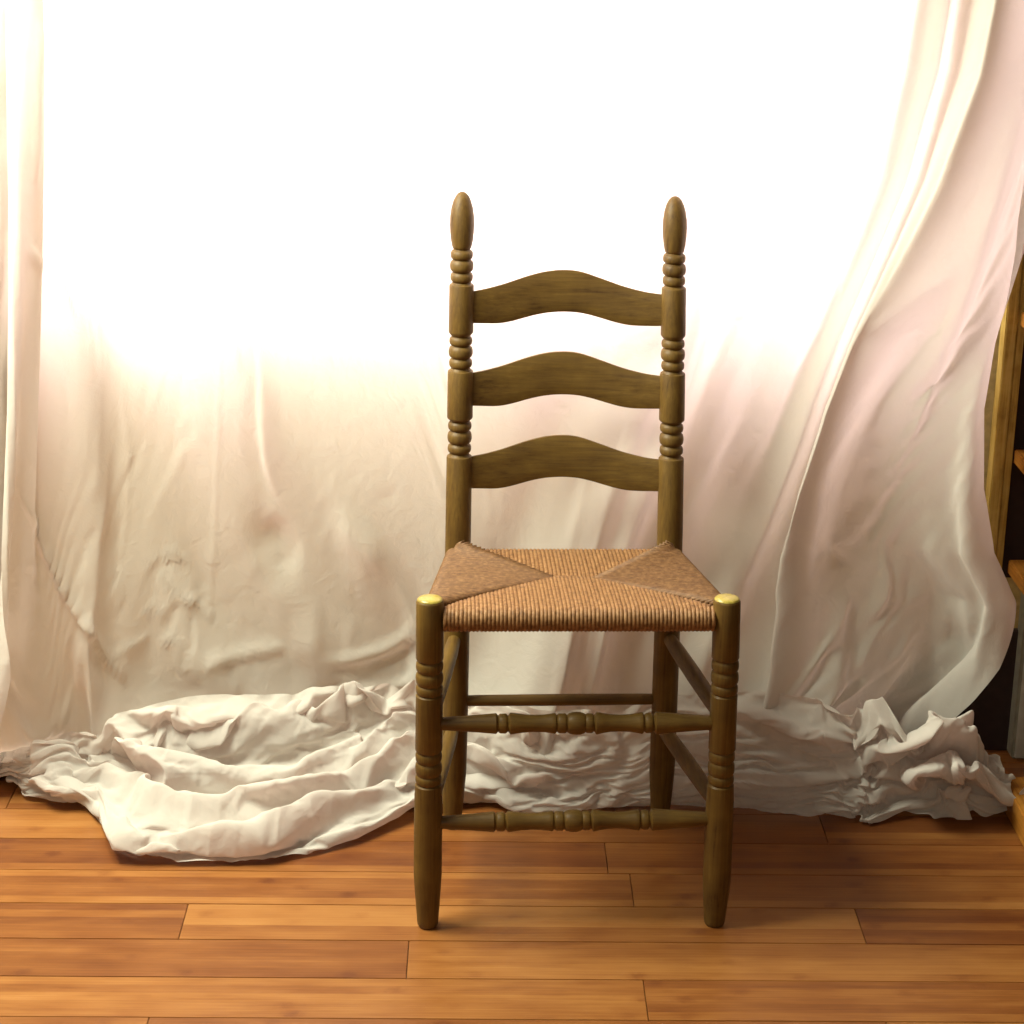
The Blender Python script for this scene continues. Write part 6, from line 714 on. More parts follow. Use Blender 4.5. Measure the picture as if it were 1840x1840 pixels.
HEAP = [
[-1943,994,20,-10,-16,-14,-16,-12,-3,-9,-14,4,-4,11,10,-5,4,-5,5,-2,-16,11,9,-17,14,15,5,-5,10,8,-1,2,11,-1,12,-1,14,-8,5,-2,-11,-6,-6,7,15,-14,-14,-4,-6,8,-1,11,0,0,1,-6,1,10,1,-1,1,4,8,-7,-10,-5,-17,10,13,-1,-8,9,8,-3,-8,5,9,-13,7,2,-7,0,7,-2,-2,8,8,6,16,-2,13,-1,-1,0,-7,-16,0,-10,-2,-5,1,13,-9,10,9,4,-3,12,1,2,2,3,-4,-1,14,8,-4,23,2,-2,12,2,-11,10,-4,0,0,-6,1,4,-5,9,2,5,-12,16,9,-3,-7,1,12,-25,-13,0,-6,-23,10,14,18,0,40,29,13,-10,-12,-6],
[-1935,995,-9,5,-14,3,-16,-15,7,-6,-10,0,-4,8,5,-2,1,1,3,0,-13,-9,11,8,-4,21,0,-11,6,2,-1,6,7,2,14,4,0,-9,1,23,-3,-13,8,-6,-11,-14,-13,4,-15,-5,3,-6,-1,4,4,-4,0,9,4,-11,7,-2,14,6,-4,-7,-6,-3,8,-9,17,9,-10,-4,-3,-4,9,-11,6,7,8,4,2,2,-2,7,2,-1,10,4,12,2,1,7,-6,-9,-2,-11,-4,-5,-10,1,-6,3,14,4,-1,-2,1,-2,2,1,-12,-9,7,9,2,10,8,6,22,25,-19,24,11,3,10,-2,8,-5,-10,4,-5,-1,-8,19,12,-7,20,1,0,6,-9,8,-23,-20,3,-15,-19,17,29,18,25,32,11,-16],
[-1953,979,-27,16,-5,1,-4,-1,9,5,2,10,5,0,-4,1,-3,14,-18,7,4,-15,7,-19,-2,7,-2,1,8,1,-7,-8,5,5,-1,3,-5,4,-1,14,10,-5,12,8,0,2,-12,13,-7,-11,1,-3,-2,-4,3,5,-3,12,3,-2,2,-3,2,-10,3,10,-12,-5,-1,2,-5,24,-6,-4,2,-3,1,-14,2,11,0,1,7,-12,5,7,-5,4,15,13,-8,13,4,11,2,-14,4,-7,-6,-6,-10,1,-7,-13,5,-6,4,8,2,11,7,4,-11,9,4,-25,-5,16,10,2,19,14,3,14,-10,-13,11,2,-11,11,3,6,-6,-2,4,24,5,-9,15,2,-4,16,-3,0,10,5,5,-19,3,18,-34,-10,19,22,-13,2],
[-1940,978,-2,10,-1,-16,14,-8,-7,6,12,4,1,12,0,3,1,14,-14,-7,7,-1,-2,-8,-10,-8,-1,1,0,2,-7,7,-4,-6,8,-9,9,1,4,9,15,5,7,8,-1,1,-5,13,-6,-8,-2,1,-6,-1,8,0,5,5,4,2,4,-4,-5,-7,8,0,-8,-10,3,-19,-10,3,-12,-8,4,-7,1,-3,2,1,3,3,7,-1,-1,-4,-4,14,8,-6,16,27,-4,11,15,14,7,1,5,4,-7,0,-15,-13,-2,-5,-10,-1,1,3,-7,11,6,-2,4,-2,-1,-5,-20,6,-3,-15,20,1,-11,6,24,12,1,35,18,8,12,-9,1,11,12,-10,3,-5,-18,2,-9,-3,6,5,0,9,11,1,-13,16,19,-18,-10,23],
[-1901,995,1,7,-12,-6,7,-9,-6,-8,7,9,-5,7,6,12,9,1,1,4,-9,-8,0,6,-10,3,-2,4,-1,2,-5,10,-9,-2,-3,0,8,6,2,14,-1,3,5,10,-8,-5,6,-5,-12,-2,9,-10,-14,3,2,-8,-2,12,4,1,7,9,1,-3,12,4,-11,-5,-6,-6,-18,-6,-8,-18,2,-9,-5,8,7,-1,-14,9,6,-5,-6,-7,6,-2,-14,12,9,11,12,10,19,-8,10,10,3,3,4,-5,-10,-5,7,-9,-6,-2,17,4,4,33,4,6,7,-4,-8,-4,-3,15,-26,-31,5,-17,-27,9,-4,2,21,15,19,23,20,-3,0,27,7,-5,24,16,-14,6,2,-27,7,11,-14,2,20,7,-8,-14,4,-26,-8,-2],
[-1916,960,2,-3,-2,-7,13,18,12,1,-16,-10,2,-2,0,3,9,14,-2,16,-5,-10,8,-16,5,2,-14,8,5,-4,2,-1,-3,10,-3,3,-2,10,-1,-8,11,8,4,-15,11,4,3,9,9,9,5,1,-14,5,-7,-11,7,6,-2,-9,-11,6,-1,18,26,-2,0,12,-3,-6,-2,2,-9,-15,-11,-1,-7,2,5,-3,7,-4,-6,4,-9,-12,0,3,2,1,12,18,-8,8,8,12,8,4,-3,2,-11,2,21,-24,8,2,0,13,-9,-1,-23,17,-15,18,11,7,21,7,2,7,-4,7,-3,-40,-14,2,-9,-11,10,0,-22,27,11,6,21,8,5,-12,27,18,-2,23,17,-2,11,16,-27,0,12,-6,-20,5,16,2,-15,-31],
[-1872,944,6,-31,8,7,7,6,-7,15,-4,0,6,-5,-18,-2,12,-10,-2,4,19,-6,8,11,1,9,-2,-2,-2,-2,0,3,3,-6,2,-5,10,4,-4,12,11,-8,20,1,6,-6,0,-12,-29,-21,1,-17,-19,7,14,-2,9,18,5,14,1,10,-1,14,12,-13,11,15,1,-1,10,-2,-7,-5,-2,-9,-16,-2,11,1,-5,1,8,8,-18,-12,-1,3,-14,-7,19,12,-8,-1,3,14,12,-22,8,12,-10,0,20,12,8,13,15,29,-3,-13,15,-4,-12,-16,-2,-18,-5,-8,-6,3,-9,5,17,-10,12,4,-7,-3,0,-2,-13,11,17,9,23,11,8,18,4,10,4,8,3,11,17,-8,-8,9,13,1,-21,7,3,-14,16,-15],
[-1843,930,12,-7,4,2,-5,19,4,9,12,1,2,-8,-5,-12,-8,-8,-5,-17,-3,3,2,-6,4,5,-7,2,18,-4,5,20,2,0,1,7,0,-2,-8,0,-18,6,11,-6,13,-14,14,15,-19,6,4,-11,-13,-1,-5,-10,3,13,1,15,20,14,5,-2,9,-13,5,-7,-13,9,6,1,-17,-8,7,12,0,7,2,-7,0,11,2,-2,11,1,1,-1,-2,-10,-1,13,-5,1,14,11,20,-18,8,24,4,0,15,15,1,3,9,6,-5,-19,27,-25,-29,7,2,-1,-7,10,9,-15,-19,11,-2,5,8,20,5,-13,11,-1,-1,-8,7,11,-5,10,-2,20,-2,-21,8,-1,1,-1,0,-19,9,1,-3,13,11,23,9,-9,20,-1],
[-1788,934,16,7,-11,9,0,6,4,1,8,-5,8,3,-2,-10,1,-6,-3,3,-5,5,-3,-8,1,11,-8,-13,21,3,-1,19,14,7,-18,8,3,-27,14,-6,-16,1,-10,-14,-7,-8,5,-6,-11,-6,-8,-4,-9,-6,-15,-14,-5,10,-2,12,26,18,10,-13,0,6,-18,-6,11,-12,4,6,-21,-1,6,-10,19,23,13,3,12,27,2,-9,15,1,-16,9,-4,-10,8,7,8,7,3,2,14,-4,-6,20,-7,-1,19,2,-7,0,21,4,-7,-18,19,-26,-28,16,11,-5,9,22,11,-10,5,9,-20,6,21,-5,7,-4,16,-4,-7,16,-9,-1,-5,13,10,-6,0,4,10,2,-9,7,-10,-11,9,-20,-16,7,3,-7,-4,2,15,9],
[-1736,890,2,5,8,-3,1,10,2,-1,5,-4,14,9,4,11,3,7,6,2,7,11,10,-12,13,14,-9,-11,16,10,-26,2,13,-3,-22,5,7,-30,1,-11,-29,-4,-11,-19,-12,-11,-6,-12,-26,-4,-4,-15,-2,1,-20,-8,6,-5,4,16,32,26,23,6,5,23,-19,-13,8,-9,-3,-13,-4,-26,-23,-5,18,24,2,7,17,37,-16,13,7,-4,12,6,8,-16,15,-5,2,9,-8,10,-9,-7,5,13,-2,-2,6,8,0,3,19,-14,9,6,6,-19,-11,6,14,7,-2,25,9,-8,-2,8,3,-9,-3,1,-1,-11,6,-19,-12,3,-3,12,6,9,14,4,8,1,-10,16,11,-4,22,-2,-4,13,-1,5,0,10,2,-7,6,9],
[-1671,908,31,4,-12,0,-1,0,-14,1,0,-11,5,2,-5,12,1,3,11,-16,9,-6,-5,15,-7,17,22,-15,13,24,-13,4,1,-13,-5,-2,-12,-13,4,-2,-13,-13,-8,-28,-15,-10,-21,-10,-16,-10,-8,-7,12,3,10,25,10,-20,-1,-2,17,27,8,17,7,16,-10,-7,5,-13,-21,-2,1,-35,-18,0,-32,-8,15,-4,20,10,-23,11,8,-14,8,4,4,5,8,3,2,11,-10,3,6,7,-6,-5,4,6,-18,1,6,-1,16,8,10,13,-4,6,4,-1,8,10,10,17,12,-9,18,8,-8,16,20,3,-1,0,10,-13,-11,-1,1,-12,3,3,9,13,9,0,3,-10,15,-5,3,1,12,31,-7,-3,10,-4,-21,-1,18,-8],
[-1696,850,50,-1,1,6,9,1,-4,-3,3,-3,-6,4,-4,2,-1,-9,-2,-11,5,-15,-16,-11,18,-7,-10,30,9,18,6,-3,28,-9,-3,10,-17,1,-3,6,-12,-9,-14,-3,-10,-9,-29,0,-2,8,6,15,23,11,14,29,20,-10,-18,-4,-19,-5,-15,4,4,7,0,-6,5,-3,-12,-10,0,-22,-6,4,-34,5,27,8,18,8,-16,16,6,-6,13,11,4,6,7,6,5,7,-1,0,4,9,-1,2,3,-9,-7,-3,-13,-10,-1,-6,-7,-6,-4,3,1,-1,-4,14,-4,-6,13,9,4,-2,8,11,14,8,24,14,-6,8,-6,0,7,-8,11,11,-8,17,2,1,10,-6,14,6,-16,13,2,10,-2,17,4,-13,-6,-4,4,-17],
[-1651,789,55,2,2,-7,5,9,-3,-2,1,-7,-13,-5,2,7,-3,5,-6,-15,-4,-12,-20,2,-8,-18,-1,9,-8,-9,14,9,9,1,-1,12,-11,4,1,4,-1,-6,-13,3,12,9,-1,9,1,17,1,18,27,5,-5,-2,9,-11,-33,-5,-6,-10,-5,-1,-14,6,8,-5,5,11,2,-4,7,7,6,21,3,22,13,-4,9,16,-9,5,0,-7,12,0,-5,10,5,8,10,0,0,4,0,2,-11,-5,3,-9,-14,2,-5,-10,4,0,-8,7,0,-9,7,1,-10,3,-2,-20,9,-8,-14,12,-2,7,-14,8,13,8,-3,-1,4,-14,3,-1,4,7,-2,-2,2,-2,11,9,2,4,4,12,-11,2,10,-4,-2,2,11,-4,-11,14],
[-1638,747,33,1,-1,0,-1,10,-9,3,4,-5,-1,-3,5,-6,-12,5,-2,-19,-6,3,-19,11,9,4,8,8,-10,11,1,-5,7,-1,-1,2,2,11,6,-3,13,8,-7,9,-3,-7,4,-6,-11,10,-1,2,11,5,3,0,7,-1,-18,6,14,1,2,10,2,11,12,-5,14,10,-8,16,9,2,8,12,-1,10,11,-4,9,1,7,4,-3,4,12,-7,0,5,-4,8,4,1,6,4,6,-1,-8,-5,9,-6,-9,-1,-9,1,-5,-14,3,-3,-15,-1,3,-10,-6,8,-5,-10,6,-3,-11,7,-6,-7,5,0,4,-8,9,2,-10,3,2,3,-2,7,1,10,6,9,10,7,8,11,11,14,7,10,9,-9,-2,3,-8,-18,6,0],
[-1641,708,24,0,-2,-3,2,4,-12,5,6,-4,5,3,6,3,-12,11,14,1,10,15,-3,17,6,-8,14,6,-10,14,-4,-9,3,-8,0,1,-11,0,-6,-8,12,3,8,19,-8,2,17,3,-9,5,4,-8,-3,4,2,6,5,1,-12,3,7,-4,8,-1,-4,11,5,-6,14,6,-11,17,0,-10,14,-5,1,13,-3,9,6,1,1,16,1,7,17,2,7,13,4,9,3,5,6,5,7,4,-1,6,0,-10,5,1,-8,5,2,-11,6,5,-14,2,8,-15,0,4,-14,-5,3,-9,-4,0,-10,-1,8,-3,-5,10,-1,0,3,1,1,6,1,5,7,3,8,1,6,2,-11,10,-1,-8,13,2,3,9,3,8,-1,4,11,-12],
[-1604,676,24,-4,-5,0,1,6,8,4,7,-6,5,3,4,16,3,3,14,-3,19,2,-18,19,0,-19,3,-3,-13,1,-4,-6,8,-8,3,3,-8,11,10,-16,8,1,5,21,0,10,14,-7,-1,10,10,-5,-5,-1,-5,-7,0,0,-5,11,5,-1,19,22,8,10,6,-2,25,15,1,18,10,9,16,7,12,14,7,18,2,4,14,6,1,-10,11,-7,-15,-18,-8,6,-2,2,9,3,2,9,-6,-3,1,-16,1,3,-13,-1,-5,-18,-2,9,-11,0,8,-9,-1,6,-14,-1,8,-1,-1,5,8,-2,5,1,-4,6,-2,-1,-7,6,-4,5,6,5,17,0,1,-3,16,3,-18,3,2,-11,0,0,-10,5,6,17,3,-7,8,20],
[-1565,663,15,-3,-3,6,-5,-6,8,0,3,10,10,5,-2,17,0,13,1,-17,21,-6,-26,-5,-2,-19,1,-2,-10,5,-4,-1,7,-10,7,10,-8,15,11,-4,19,10,2,20,-1,6,13,1,9,6,-3,2,3,11,-2,-14,12,0,5,25,14,13,20,20,14,4,14,19,-2,9,12,14,18,-4,8,6,7,3,3,9,-4,5,6,-1,10,-1,3,-5,11,-14,-21,1,-18,-14,-4,-22,-1,4,-13,1,-4,-10,-3,12,-9,1,13,-1,1,10,0,4,1,8,-3,2,5,-7,4,-6,-7,1,6,0,-4,9,-4,8,9,-5,4,14,10,-15,-8,-4,-6,15,-6,-5,-8,5,-8,4,2,-6,4,1,6,15,-1,23,17,-2,-4,26],
[-1541,642,15,-6,-7,2,-3,-1,10,4,8,5,9,1,7,10,-8,19,-13,-26,5,7,-21,15,-1,-17,-2,-5,-10,3,-8,-1,10,-2,16,12,-3,20,7,-2,20,-9,0,17,0,-3,4,15,4,2,7,7,4,12,5,17,17,8,20,3,16,1,12,18,10,13,9,14,3,6,14,-9,13,0,4,2,7,-1,-10,-1,-10,0,8,-8,14,5,-6,-6,7,-15,-4,-6,-17,0,11,-15,10,22,8,-4,13,1,-3,4,-3,-2,3,-4,-6,6,4,-4,2,10,-5,-1,9,-5,-3,6,-5,-8,8,-4,-7,10,1,6,11,2,-2,1,-3,-15,1,1,-4,7,0,15,1,0,6,8,4,1,11,5,4,17,2,-11,19,0,-6,13],
[-1515,627,16,-1,-1,-1,-8,-9,7,6,5,9,11,2,13,-16,-30,5,-10,-28,13,15,-14,14,8,-6,9,-7,-9,5,-9,1,7,3,22,8,-3,22,-9,-4,20,-10,-1,10,16,-4,2,14,5,9,14,8,20,2,6,20,2,13,11,21,4,23,-7,19,6,13,9,4,3,-1,6,-12,9,3,-2,8,7,5,-4,3,-13,2,0,-18,13,10,-12,1,13,-11,-5,15,-2,-5,13,3,8,11,-1,0,7,6,-6,1,5,-9,-1,2,-7,-6,8,-1,1,14,-3,-1,14,-5,-11,2,-3,-14,0,-3,-3,8,6,11,6,3,7,7,-3,-8,6,0,-8,8,5,8,15,10,4,12,6,-1,12,-2,-7,14,-7,-13,3,-1,3,-3],
[-1488,616,27,-1,-5,-9,-6,-9,-3,1,-6,16,-8,-14,10,-6,-25,18,0,-29,8,4,-15,12,11,0,5,2,3,4,-6,7,13,1,24,-3,-7,20,-15,0,22,-2,-2,7,18,1,10,15,-3,16,-2,3,13,9,11,14,19,6,22,-4,12,22,-4,15,8,9,10,-3,13,4,9,1,5,8,-8,-2,1,-13,8,14,-4,-8,7,0,18,3,-20,5,13,-2,-10,14,9,-7,5,7,5,10,5,-6,2,8,-8,-2,7,-3,-10,-12,-6,-10,-8,-1,1,16,2,1,15,-1,-4,9,0,-6,-8,0,-4,5,1,3,9,1,5,11,6,4,8,-3,-5,14,-5,-10,10,5,1,12,7,0,11,4,1,12,-3,-9,0,-4,-4,-9],
[-1470,602,39,1,-5,-8,-6,-9,-5,-5,-9,-9,-12,-22,10,11,-21,36,3,-24,9,-2,-20,1,4,-4,10,5,9,12,-2,17,-1,-4,22,-13,-2,24,-8,2,21,8,-7,1,18,-3,19,-3,4,12,7,0,18,4,6,1,24,1,22,-14,19,22,2,16,18,6,4,2,7,-2,-7,11,5,4,-3,9,8,1,3,16,6,-15,14,14,12,12,-16,21,6,-17,4,19,-1,-13,5,10,-5,-3,11,-7,0,10,-11,-3,8,-1,-1,-10,5,-3,-19,-1,-13,-1,3,8,8,6,2,8,-1,-12,-2,-2,-9,0,-8,-5,4,-3,2,15,4,4,14,0,1,15,3,-3,15,1,2,11,7,11,2,2,-8,7,5,-11,8,-2,-8,-5],
[-1455,586,32,1,-2,11,-4,-12,-3,-7,-10,-20,-2,-6,10,4,-36,22,8,-22,10,6,-6,12,1,-10,9,1,8,8,-3,23,-1,-6,24,3,1,17,-19,0,17,10,-3,16,13,-9,10,-18,-7,13,1,6,10,11,-6,-8,21,12,20,14,21,21,-3,19,20,-4,4,5,7,-9,-13,11,1,5,12,5,9,9,-2,9,-17,4,14,19,4,26,7,10,15,-7,8,19,-7,1,18,3,-1,0,7,-8,-1,14,-8,-10,7,-1,-11,-11,7,3,-28,0,-4,-4,-1,-15,6,0,-1,10,8,-5,-9,-4,-11,5,-6,-7,0,-8,-3,9,-5,0,16,-1,1,15,4,1,14,6,8,8,1,5,4,9,12,-5,-2,7,11,-3,0,10],
[-1448,569,20,0,10,-3,13,-4,9,-8,-4,0,0,-19,5,9,-42,17,9,-16,16,4,-8,9,1,5,14,-2,9,4,-4,26,-5,-4,20,2,0,13,-9,-4,15,8,-3,22,0,-4,11,-8,-2,1,12,-3,-1,20,6,7,18,11,14,13,18,16,-11,10,17,-4,5,8,8,-5,-5,11,-2,3,8,1,11,-14,13,16,-2,4,15,1,8,17,10,2,17,16,5,14,10,-6,-5,3,11,-16,-19,5,33,5,-14,-3,3,-12,0,3,-2,-6,-10,-5,-3,3,-4,-8,10,11,-1,2,-6,-6,11,-3,-4,7,4,-5,2,8,-8,-3,-6,-6,9,2,-8,4,-5,-6,15,1,7,13,-1,8,12,9,2,0,8,14,5,-9,3,6],
[-1439,560,14,1,7,-9,10,12,9,9,-18,12,6,-48,3,11,-38,23,11,-7,13,2,8,12,-4,16,18,-6,33,-16,-7,29,10,0,18,-6,0,13,-1,-3,14,2,1,18,-3,5,3,30,10,-7,31,9,21,16,12,15,-8,4,7,-11,-6,7,-6,-9,12,2,4,10,10,15,13,9,15,18,-17,18,20,-10,17,20,6,6,4,13,-7,-10,12,-14,-5,22,-7,-26,18,-3,-31,9,-26,-9,-3,24,22,-33,26,37,-32,-14,5,4,-10,-6,12,-5,1,25,0,-4,17,4,-7,16,6,-3,12,1,-5,9,-6,-9,3,-10,-9,13,-8,-12,12,5,-3,2,-10,-2,15,-10,-6,15,-3,3,6,5,13,11,14,25,-1,-1,29,0],
[-1399,535,8,3,8,3,9,6,15,2,-30,7,7,-46,4,10,-43,19,4,-2,13,7,26,6,-6,29,17,-7,35,-14,-6,27,6,0,12,14,-2,18,-4,17,15,-11,7,11,31,8,12,31,7,23,3,3,22,0,-3,4,-8,-9,1,-12,-10,-1,-15,-10,2,-15,24,17,15,27,10,10,19,20,-8,13,13,8,3,6,10,-12,-6,16,-11,-23,33,-18,-27,38,-11,-21,31,-13,3,13,9,15,0,10,-11,-37,18,55,-40,24,23,-16,-7,5,22,-5,-5,5,-7,-9,3,-4,-10,7,-2,-17,13,-2,-25,10,-7,-17,15,-6,-5,24,-5,-1,18,-5,8,11,0,11,1,1,16,7,4,21,2,2,23,1,-1,19,7,-4,5,8],
[-1357,515,8,-3,0,12,-5,-9,9,14,-25,8,8,-48,6,11,-38,19,-7,3,17,7,37,-4,-6,43,3,-2,32,5,2,17,10,0,22,-15,18,13,21,14,29,29,9,25,30,7,20,2,0,5,-11,-9,13,-1,-9,4,-20,-15,-16,-16,-11,-8,-22,23,20,4,23,14,4,15,11,3,7,15,-1,-6,-2,16,-9,-16,30,-10,-22,44,-10,-23,44,-8,-13,36,-12,3,15,12,41,-15,22,9,-21,-1,38,-11,19,-4,-27,-12,12,0,14,10,-4,-2,-10,-17,-3,-15,19,-11,-27,2,4,-18,19,-1,-10,18,-6,2,18,-12,13,6,5,22,12,4,24,0,1,23,3,-2,16,4,-2,7,11,-6,-1,12,-6,-2,13,-3,10,7],
[-1326,468,9,-8,-1,7,10,0,16,7,-32,8,8,-48,5,12,-27,20,-15,6,19,15,64,37,-6,45,-21,-5,21,-13,7,16,-6,12,40,5,18,43,27,12,31,31,8,11,23,-4,14,-5,-10,3,-16,-9,-8,-22,-18,-23,-18,-13,-15,-24,19,23,-8,19,14,13,13,7,9,9,11,-3,1,7,17,-3,-2,34,-9,-16,43,-11,-23,42,-8,-3,36,-10,8,6,0,11,17,18,31,-11,10,36,-36,2,1,-29,6,18,-9,3,-11,-2,-2,-15,-9,-8,-9,15,5,-18,-11,-2,-5,32,-4,-14,18,-8,9,7,-3,20,0,3,27,6,15,17,15,0,15,-1,-5,8,10,-7,-7,14,-6,-13,20,-3,-3,22,-5,12,7,-4,21,-5],
[-1295,419,12,5,12,4,0,-9,18,8,-33,7,5,-45,7,7,-19,17,-6,30,45,9,80,18,-11,17,-44,1,16,-7,14,29,23,7,31,45,1,46,36,23,34,3,11,8,-19,-10,6,-24,-14,-8,-29,-11,-23,-27,-6,-8,-28,18,23,-1,11,9,16,4,10,9,-2,5,17,9,4,22,9,5,34,-6,-9,43,-10,-14,36,-10,-5,25,-6,11,7,5,23,8,5,10,-29,-3,25,-35,-1,25,-17,16,5,-13,2,10,27,1,9,40,-5,-18,18,2,-18,-53,-2,-9,-1,-4,2,12,0,16,22,0,27,7,5,17,7,2,12,5,-8,0,17,3,-29,22,-4,-15,25,1,-3,22,-7,-3,12,-8,17,2,-6,35,-16,-2,28,-5],
[-1253,388,8,-3,7,14,5,-3,16,1,-36,12,2,-27,7,6,-11,4,4,32,56,-10,62,-19,2,19,-18,7,28,19,4,34,46,9,33,37,-7,21,16,1,15,-3,-3,1,-30,2,0,-42,4,-5,-41,7,2,-35,9,22,-9,4,4,14,-4,5,15,-2,2,23,12,7,30,14,6,35,1,-1,38,-11,-10,31,-10,-1,18,-1,15,8,8,33,14,-1,23,-25,-1,7,-49,-5,14,-22,0,13,11,11,12,25,-5,4,50,-3,10,42,6,11,20,-6,-42,-47,-9,19,-40,1,17,-25,15,16,17,2,2,15,-7,-4,19,3,3,40,4,-9,46,1,-29,18,0,-14,7,-13,18,1,-8,33,-7,-4,28,-18,-3,23,-12,1,9,14],
[-1221,374,10,-10,1,11,7,6,13,-1,-39,26,-4,-13,-5,11,-1,-6,16,29,45,-23,48,-12,6,17,9,11,40,23,5,32,46,0,24,34,-2,21,2,-3,4,-20,-2,4,-33,1,-11,-41,8,2,-38,11,20,-23,4,13,7,-4,10,7,-3,5,21,5,-2,26,5,1,31,7,-4,32,2,0,33,-7,5,25,-4,13,12,-1,19,7,9,32,12,-6,19,-34,-5,-2,-44,4,15,-1,-6,5,20,5,11,33,9,14,42,-2,5,41,5,21,-4,-11,-20,-21,-8,3,-59,4,10,-35,7,3,21,1,-1,18,-3,9,35,5,-6,49,0,-17,41,4,-21,12,-7,12,11,-11,28,-7,-2,29,-30,-2,27,-18,0,17,8,-1,6,15],
[-1196,370,18,-12,-9,3,11,12,16,-5,-43,31,-2,-15,-14,13,15,-11,-5,46,31,-1,38,9,3,-1,17,13,49,25,5,32,44,0,22,25,-4,15,-7,-2,9,-28,1,1,-39,2,-10,-32,6,28,-19,11,8,-18,-1,14,-5,2,6,17,-4,12,17,6,-11,23,3,-3,27,0,1,31,1,-2,31,-4,9,24,-8,14,5,5,15,15,8,32,9,-4,11,-30,-9,-13,-37,1,12,5,1,11,17,-3,17,26,6,3,36,2,28,26,10,5,14,-8,5,-15,-12,-21,-85,7,16,-16,-1,14,21,2,6,18,1,-8,34,-7,-28,45,0,-18,42,13,11,16,-6,16,11,-8,28,-6,-1,23,-38,-1,32,-6,0,13,12,-1,6,16],
[-1172,355,24,-11,4,-13,0,-5,41,4,-25,34,3,-16,-31,7,16,-1,-3,51,11,3,31,14,2,-5,20,12,50,31,5,32,41,-3,19,17,-6,10,-16,4,16,-29,2,1,-41,0,0,-32,6,26,0,6,15,2,7,9,-15,-1,20,1,1,2,22,2,-7,21,-1,1,25,1,-4,28,0,-4,30,-4,9,22,-7,14,6,7,13,17,6,32,5,-4,8,-28,-8,-10,-34,-6,17,-1,-1,12,12,6,-4,25,6,12,31,-2,21,33,7,-1,36,7,18,7,-15,-17,-93,0,-3,-29,2,23,12,0,11,18,2,-7,23,-7,-31,41,-1,-14,45,-9,22,9,1,16,15,8,22,6,-2,25,-36,-1,30,0,-1,9,15,0,10,14],
[-1154,339,19,0,18,-5,-1,1,36,2,-37,35,4,-11,-25,1,20,-13,-10,37,36,13,32,-8,4,5,20,9,47,26,5,26,44,-5,15,13,-2,16,-14,3,14,-27,1,-1,-37,5,9,-29,6,23,-9,7,15,5,6,16,1,2,17,-8,-1,13,14,0,-3,22,0,-4,23,-1,-4,28,-1,-1,28,-5,8,20,-4,12,10,7,13,16,3,29,3,-5,7,-28,-8,-5,-32,-7,19,-3,1,9,13,7,-12,18,6,17,34,0,24,43,2,7,45,16,13,-1,-31,-45,-48,10,5,-55,2,29,-7,0,12,19,-6,11,23,-2,-30,32,-1,-33,44,-8,25,12,0,11,17,8,25,9,-1,33,-32,0,26,4,-2,14,11,0,7,16],
[-1130,333,17,-1,20,1,0,10,26,5,-40,36,0,-11,-22,-6,10,-3,-2,32,42,14,35,-22,4,17,12,7,37,29,5,23,46,-3,21,18,-3,18,-7,1,5,-27,4,3,-34,8,13,-29,8,17,-17,7,18,-5,5,16,-2,3,17,2,-1,19,3,-2,4,21,0,-6,26,-2,1,27,-2,2,26,-4,7,20,-1,6,15,4,14,15,1,23,2,-5,12,-25,-8,-3,-30,-7,18,-7,2,4,15,5,-1,17,4,7,32,1,28,45,6,4,48,11,14,20,-24,-43,-31,3,-19,-77,-2,44,0,3,31,-9,-4,12,17,-2,-32,31,-7,-46,39,-3,4,34,-3,11,13,7,37,8,4,41,-17,-1,24,-3,1,14,11,0,11,13],
[-1105,329,18,0,17,-1,-1,18,16,3,-31,31,-4,-2,-16,-2,7,10,2,18,57,13,28,-38,3,19,1,5,31,28,4,26,44,0,22,28,-2,18,0,1,9,-22,6,0,-34,8,12,-34,8,19,-16,8,18,-7,6,14,-8,0,17,-3,-1,19,6,-1,11,20,-2,-2,27,-2,4,27,-2,3,24,-1,1,21,-1,2,17,1,16,9,1,19,4,-7,11,-22,-7,4,-30,-8,22,-5,1,2,18,6,-7,12,5,-4,30,-1,34,37,8,10,46,-8,19,34,-8,-37,-6,7,-38,-87,-2,44,1,-3,32,-13,-3,8,-4,1,-5,37,-5,-41,36,-5,-30,35,-2,20,10,3,30,17,5,45,-2,1,35,-17,2,13,10,1,10,15],
[-1078,325,22,1,16,-5,0,21,11,-6,-5,35,-3,-12,-14,10,-14,7,1,24,70,5,33,-43,4,9,-18,3,29,21,3,32,40,2,17,39,0,18,11,2,9,-17,6,9,-30,8,12,-33,8,13,-16,5,23,-2,4,15,-8,3,13,-12,-1,20,4,-1,14,20,-1,2,26,-1,4,27,-1,-1,24,-1,-5,20,-1,3,17,-1,15,9,0,22,-4,-8,10,-25,-9,15,-26,-6,25,5,-1,5,18,7,-13,12,7,-10,17,-1,35,36,-2,23,50,-6,8,43,-2,-25,5,9,-59,-89,0,39,2,-3,33,-20,-4,12,-12,1,8,33,1,-33,34,-4,-36,34,-7,1,20,2,28,12,4,45,5,2,42,-17,2,16,9,2,10,15],
